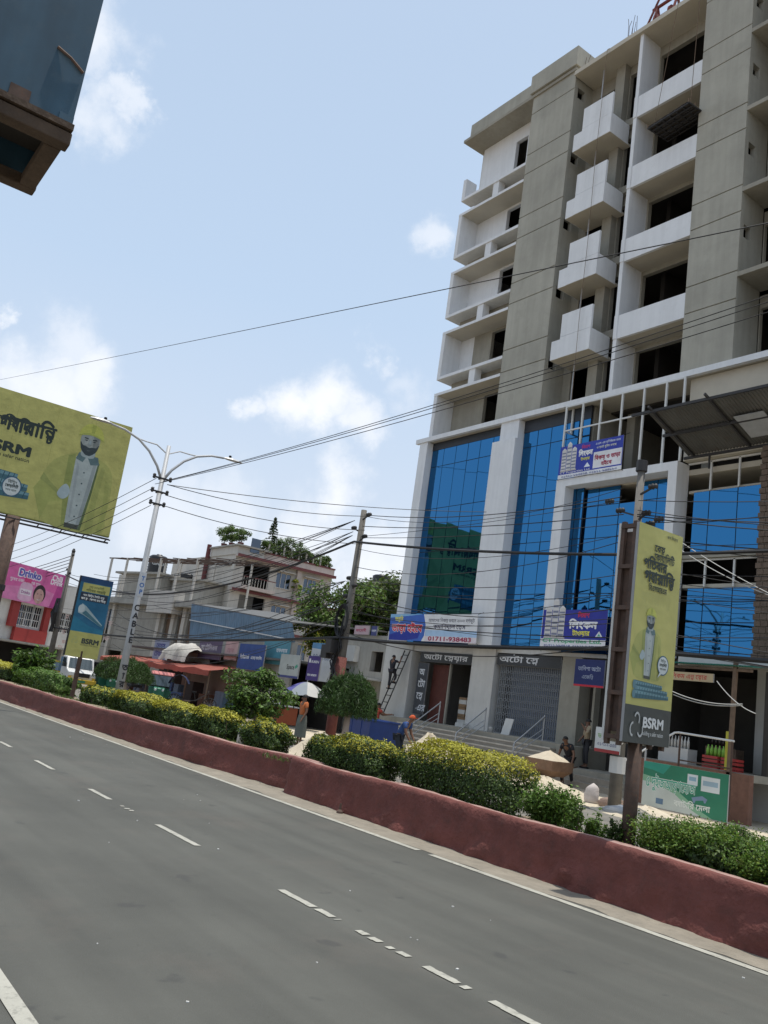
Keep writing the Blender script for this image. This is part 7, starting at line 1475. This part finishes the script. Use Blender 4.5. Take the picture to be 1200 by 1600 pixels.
    for i in range(6):
        th = i/5*1.65; 
        for j in range(n): a = 2*math.pi*j/n; r_ = math.sin(th); hb.v.append(tuple(hd+Vector((.086*r_*math.cos(a), .1*r_*math.sin(a)-.018-.012*(th > 1.2), .03+.098*math.cos(th)))*scale))
    for i in range(5):
        for j in range(n): hb.f.append((i*n+j, (i+1)*n+j, (i+1)*n+(j+1) % n, i*n+(j+1) % n)); hb.c.append(None)
    hb.build('cap' if cap else 'hair', cap or M_HAIR, t, local=True, smooth=True)
    if cap: MB().prism([tuple(hd+Vector((x, y, .035))*scale) for x, y in [(-.08, .07), (-.06, .15), (0, .17), (.06, .15), (.08, .07)]], (0, 0, .012)).build('cap_peak', cap, t, local=True)
    MB().add([tuple(hd+Vector(p)*scale) for p in [(-.014, .085, -.02), (.014, .085, -.02), (0, .118, -.022), (0, .09, .025)]], [(0, 2, 1), (0, 3, 2), (1, 2, 3)]).build('nose', M_SKIN, t, local=True)
    for s in (-1, 1): MB().obox(hd+Vector((s*.033, .088, .012))*scale, (1, 0, 0), (0, 1, 0), (0, 0, 1), .012, .005, .006).build('eye', M_HAIR, t, local=True); MB().obox(hd+Vector((s*.082, 0, -.005))*scale, (1, 0, 0), (0, 1, 0), (0, 0, 1), .008, .018, .03).build('ear', M_SKIN, t, local=True)
    MB().obox(hd+Vector((0, .088, -.048))*scale, (1, 0, 0), (0, 1, 0), (0, 0, 1), .022, .005, .005).build('mouth', M_REDDOOR, t, local=True)
    if shoes:
        for s in 'LR': MB().obox(D['an'+s]+Vector((0, .05, -.06))*scale, (1, 0, 0), (0, 1, 0), (0, 0, 1), .045, .125, .03).build('shoe', shoes, t, local=True, bevel=.012)
    return t
cl_ = lambda n, c: mat('cloth_'+n, c, .85, .1, 8, bump=.15, bs=25)
q = atY(471, 1130, 15.0); person('man in an orange shirt and grey lungi with a hand on his hip', (q.x, 15.0, .02), R(175), dict(elR=(.36, -.06, 1.12), wrR=(.17, .02, .98), elL=(-.24, 0, 1.1), wrL=(-.22, .1, .9), head=(-.02, .03, 1.53), crown=(-.02, .03, 1.63)), cl_('orange', (.45, .13, .04)), cl_('grey_check', (.12, .13, .11)), lungi=True)
q = atY(627, 1150, 16.2); person('worker in a blue shirt and orange cap bending over a load', (q.x, 16.2, 0), R(-60), dict(pel=(0, -.08, .9), waist=(0, -.02, 1.03), chest=(0, .12, 1.2), neck=(0, .22, 1.33), head=(0, .3, 1.42), crown=(0, .33, 1.51), shL=(-.17, .14, 1.27), shR=(.17, .14, 1.27), elL=(-.21, .22, 1.0), elR=(.21, .22, 1.0), wrL=(-.18, .36, .8), wrR=(.18, .36, .8), hiL=(-.09, -.08, .86), hiR=(.09, -.08, .86)), cl_('blue', (.03, .07, .2)), cl_('dark_jeans', (.025, .03, .04)), shoes=M_BLACK, cap=cl_('cap_orange', (.5, .09, .03)))
sm_y = wby+1.15; q = atY(873, 1185, sm_y); person('worker in dark clothes stooping behind the wheelbarrow', (wbx-.3, sm_y+.1, .0), R(188), dict(pel=(0, -.1, .9), chest=(0, .1, 1.22), waist=(0, -.03, 1.04), neck=(0, .2, 1.35), head=(0, .27, 1.44), crown=(0, .3, 1.54), shL=(-.17, .12, 1.29), shR=(.17, .12, 1.29), elL=(-.28, .1, 1.02), elR=(.28, .1, 1.02), wrL=(-.3, .22, .78), wrR=(.3, .22, .78), hiL=(-.09, -.1, .86), hiR=(.09, -.1, .86), knR=(.1, .1, .48), anR=(.1, .12, .09), anL=(-.1, -.2, .1), knL=(-.1, -.06, .48)), cl_('black', (.02, .02, .024)), cl_('black_trousers', (.02, .02, .022)), shoes=M_BLACK)
q = atY(917, 1160, 24.3); person('man in a tan shirt and dark trousers standing in the shaded passage', (q.x, 24.3, .56), R(150), dict(elL=(-.3, .12, 1.18), wrL=(-.12, .22, 1.38), elR=(.25, .02, 1.1), wrR=(.2, .18, .92)), cl_('tan', (.33, .26, .17)), cl_('charcoal', (.035, .035, .04)), shoes=M_BLACK, sleeve=1.2, scale=1.02)
lq = atY(618, 1060, 24.45); lx_ = lq.x
ld = thing('ladder', 'thin dark ladder leaning on the white wall left of the open shop', 'ladder', (lx_, 24.4, 0))
la, lb = Vector((lx_-.45, 23.75, 0)), Vector((lx_+.1, 24.85, 4.3))
for s in (-.2, .2): MB().bar(la+Vector((s, 0, 0)), lb+Vector((s, 0, 0)), .05).build('rail', M_DARKST, ld)
for k in range(13): c = la.lerp(lb, (k+.7)/13.4); MB().bar(c-Vector((.2, 0, 0)), c+Vector((.2, 0, 0)), .035).build('rung', M_DARKST, ld)
f = la.lerp(lb, .58); person('man in dark clothes standing high on the ladder, arms raised', (f.x, f.y-.1, f.z-.06), R(5), dict(elL=(-.3, .2, 1.3), wrL=(-.32, .28, 1.52), elR=(.28, .2, 1.32), wrR=(.2, .3, 1.55), knR=(.12, .2, .62), anR=(.1, .1, .38), hiR=(.1, .04, .9)), cl_('dark_navy', (.022, .022, .03)), cl_('dark_grey', (.03, .03, .036)), shoes=M_BLACK, scale=.95)
q = atY(590, 1115, 22.8); person('person in a red shirt steadying the foot of the ladder', (q.x, 22.8, 0.1), R(-20), dict(elR=(.3, .25, 1.2), wrR=(.4, .48, 1.22), elL=(-.1, .25, 1.15), wrL=(.1, .45, 1.2)), cl_('red', (.42, .06, .045)), cl_('brown', (.08, .05, .04)), shoes=M_BLACK)
# litter of pebbles and scraps on the asphalt
rnd = random.Random(77); b = MB()
for k in range(40):
    x, y = rnd.uniform(-22, -1), rnd.uniform(1.8, 7.3); s = rnd.uniform(.003, .009); b.obox((x, y, s*.5), (math.cos(k), math.sin(k), 0), (-math.sin(k), math.cos(k), 0), (0, 0, 1), s*1.4, s, s*.5)
b.build('scattered_grit', M_OFFW, kind='stuff', label='grit and pale scraps scattered over the asphalt')
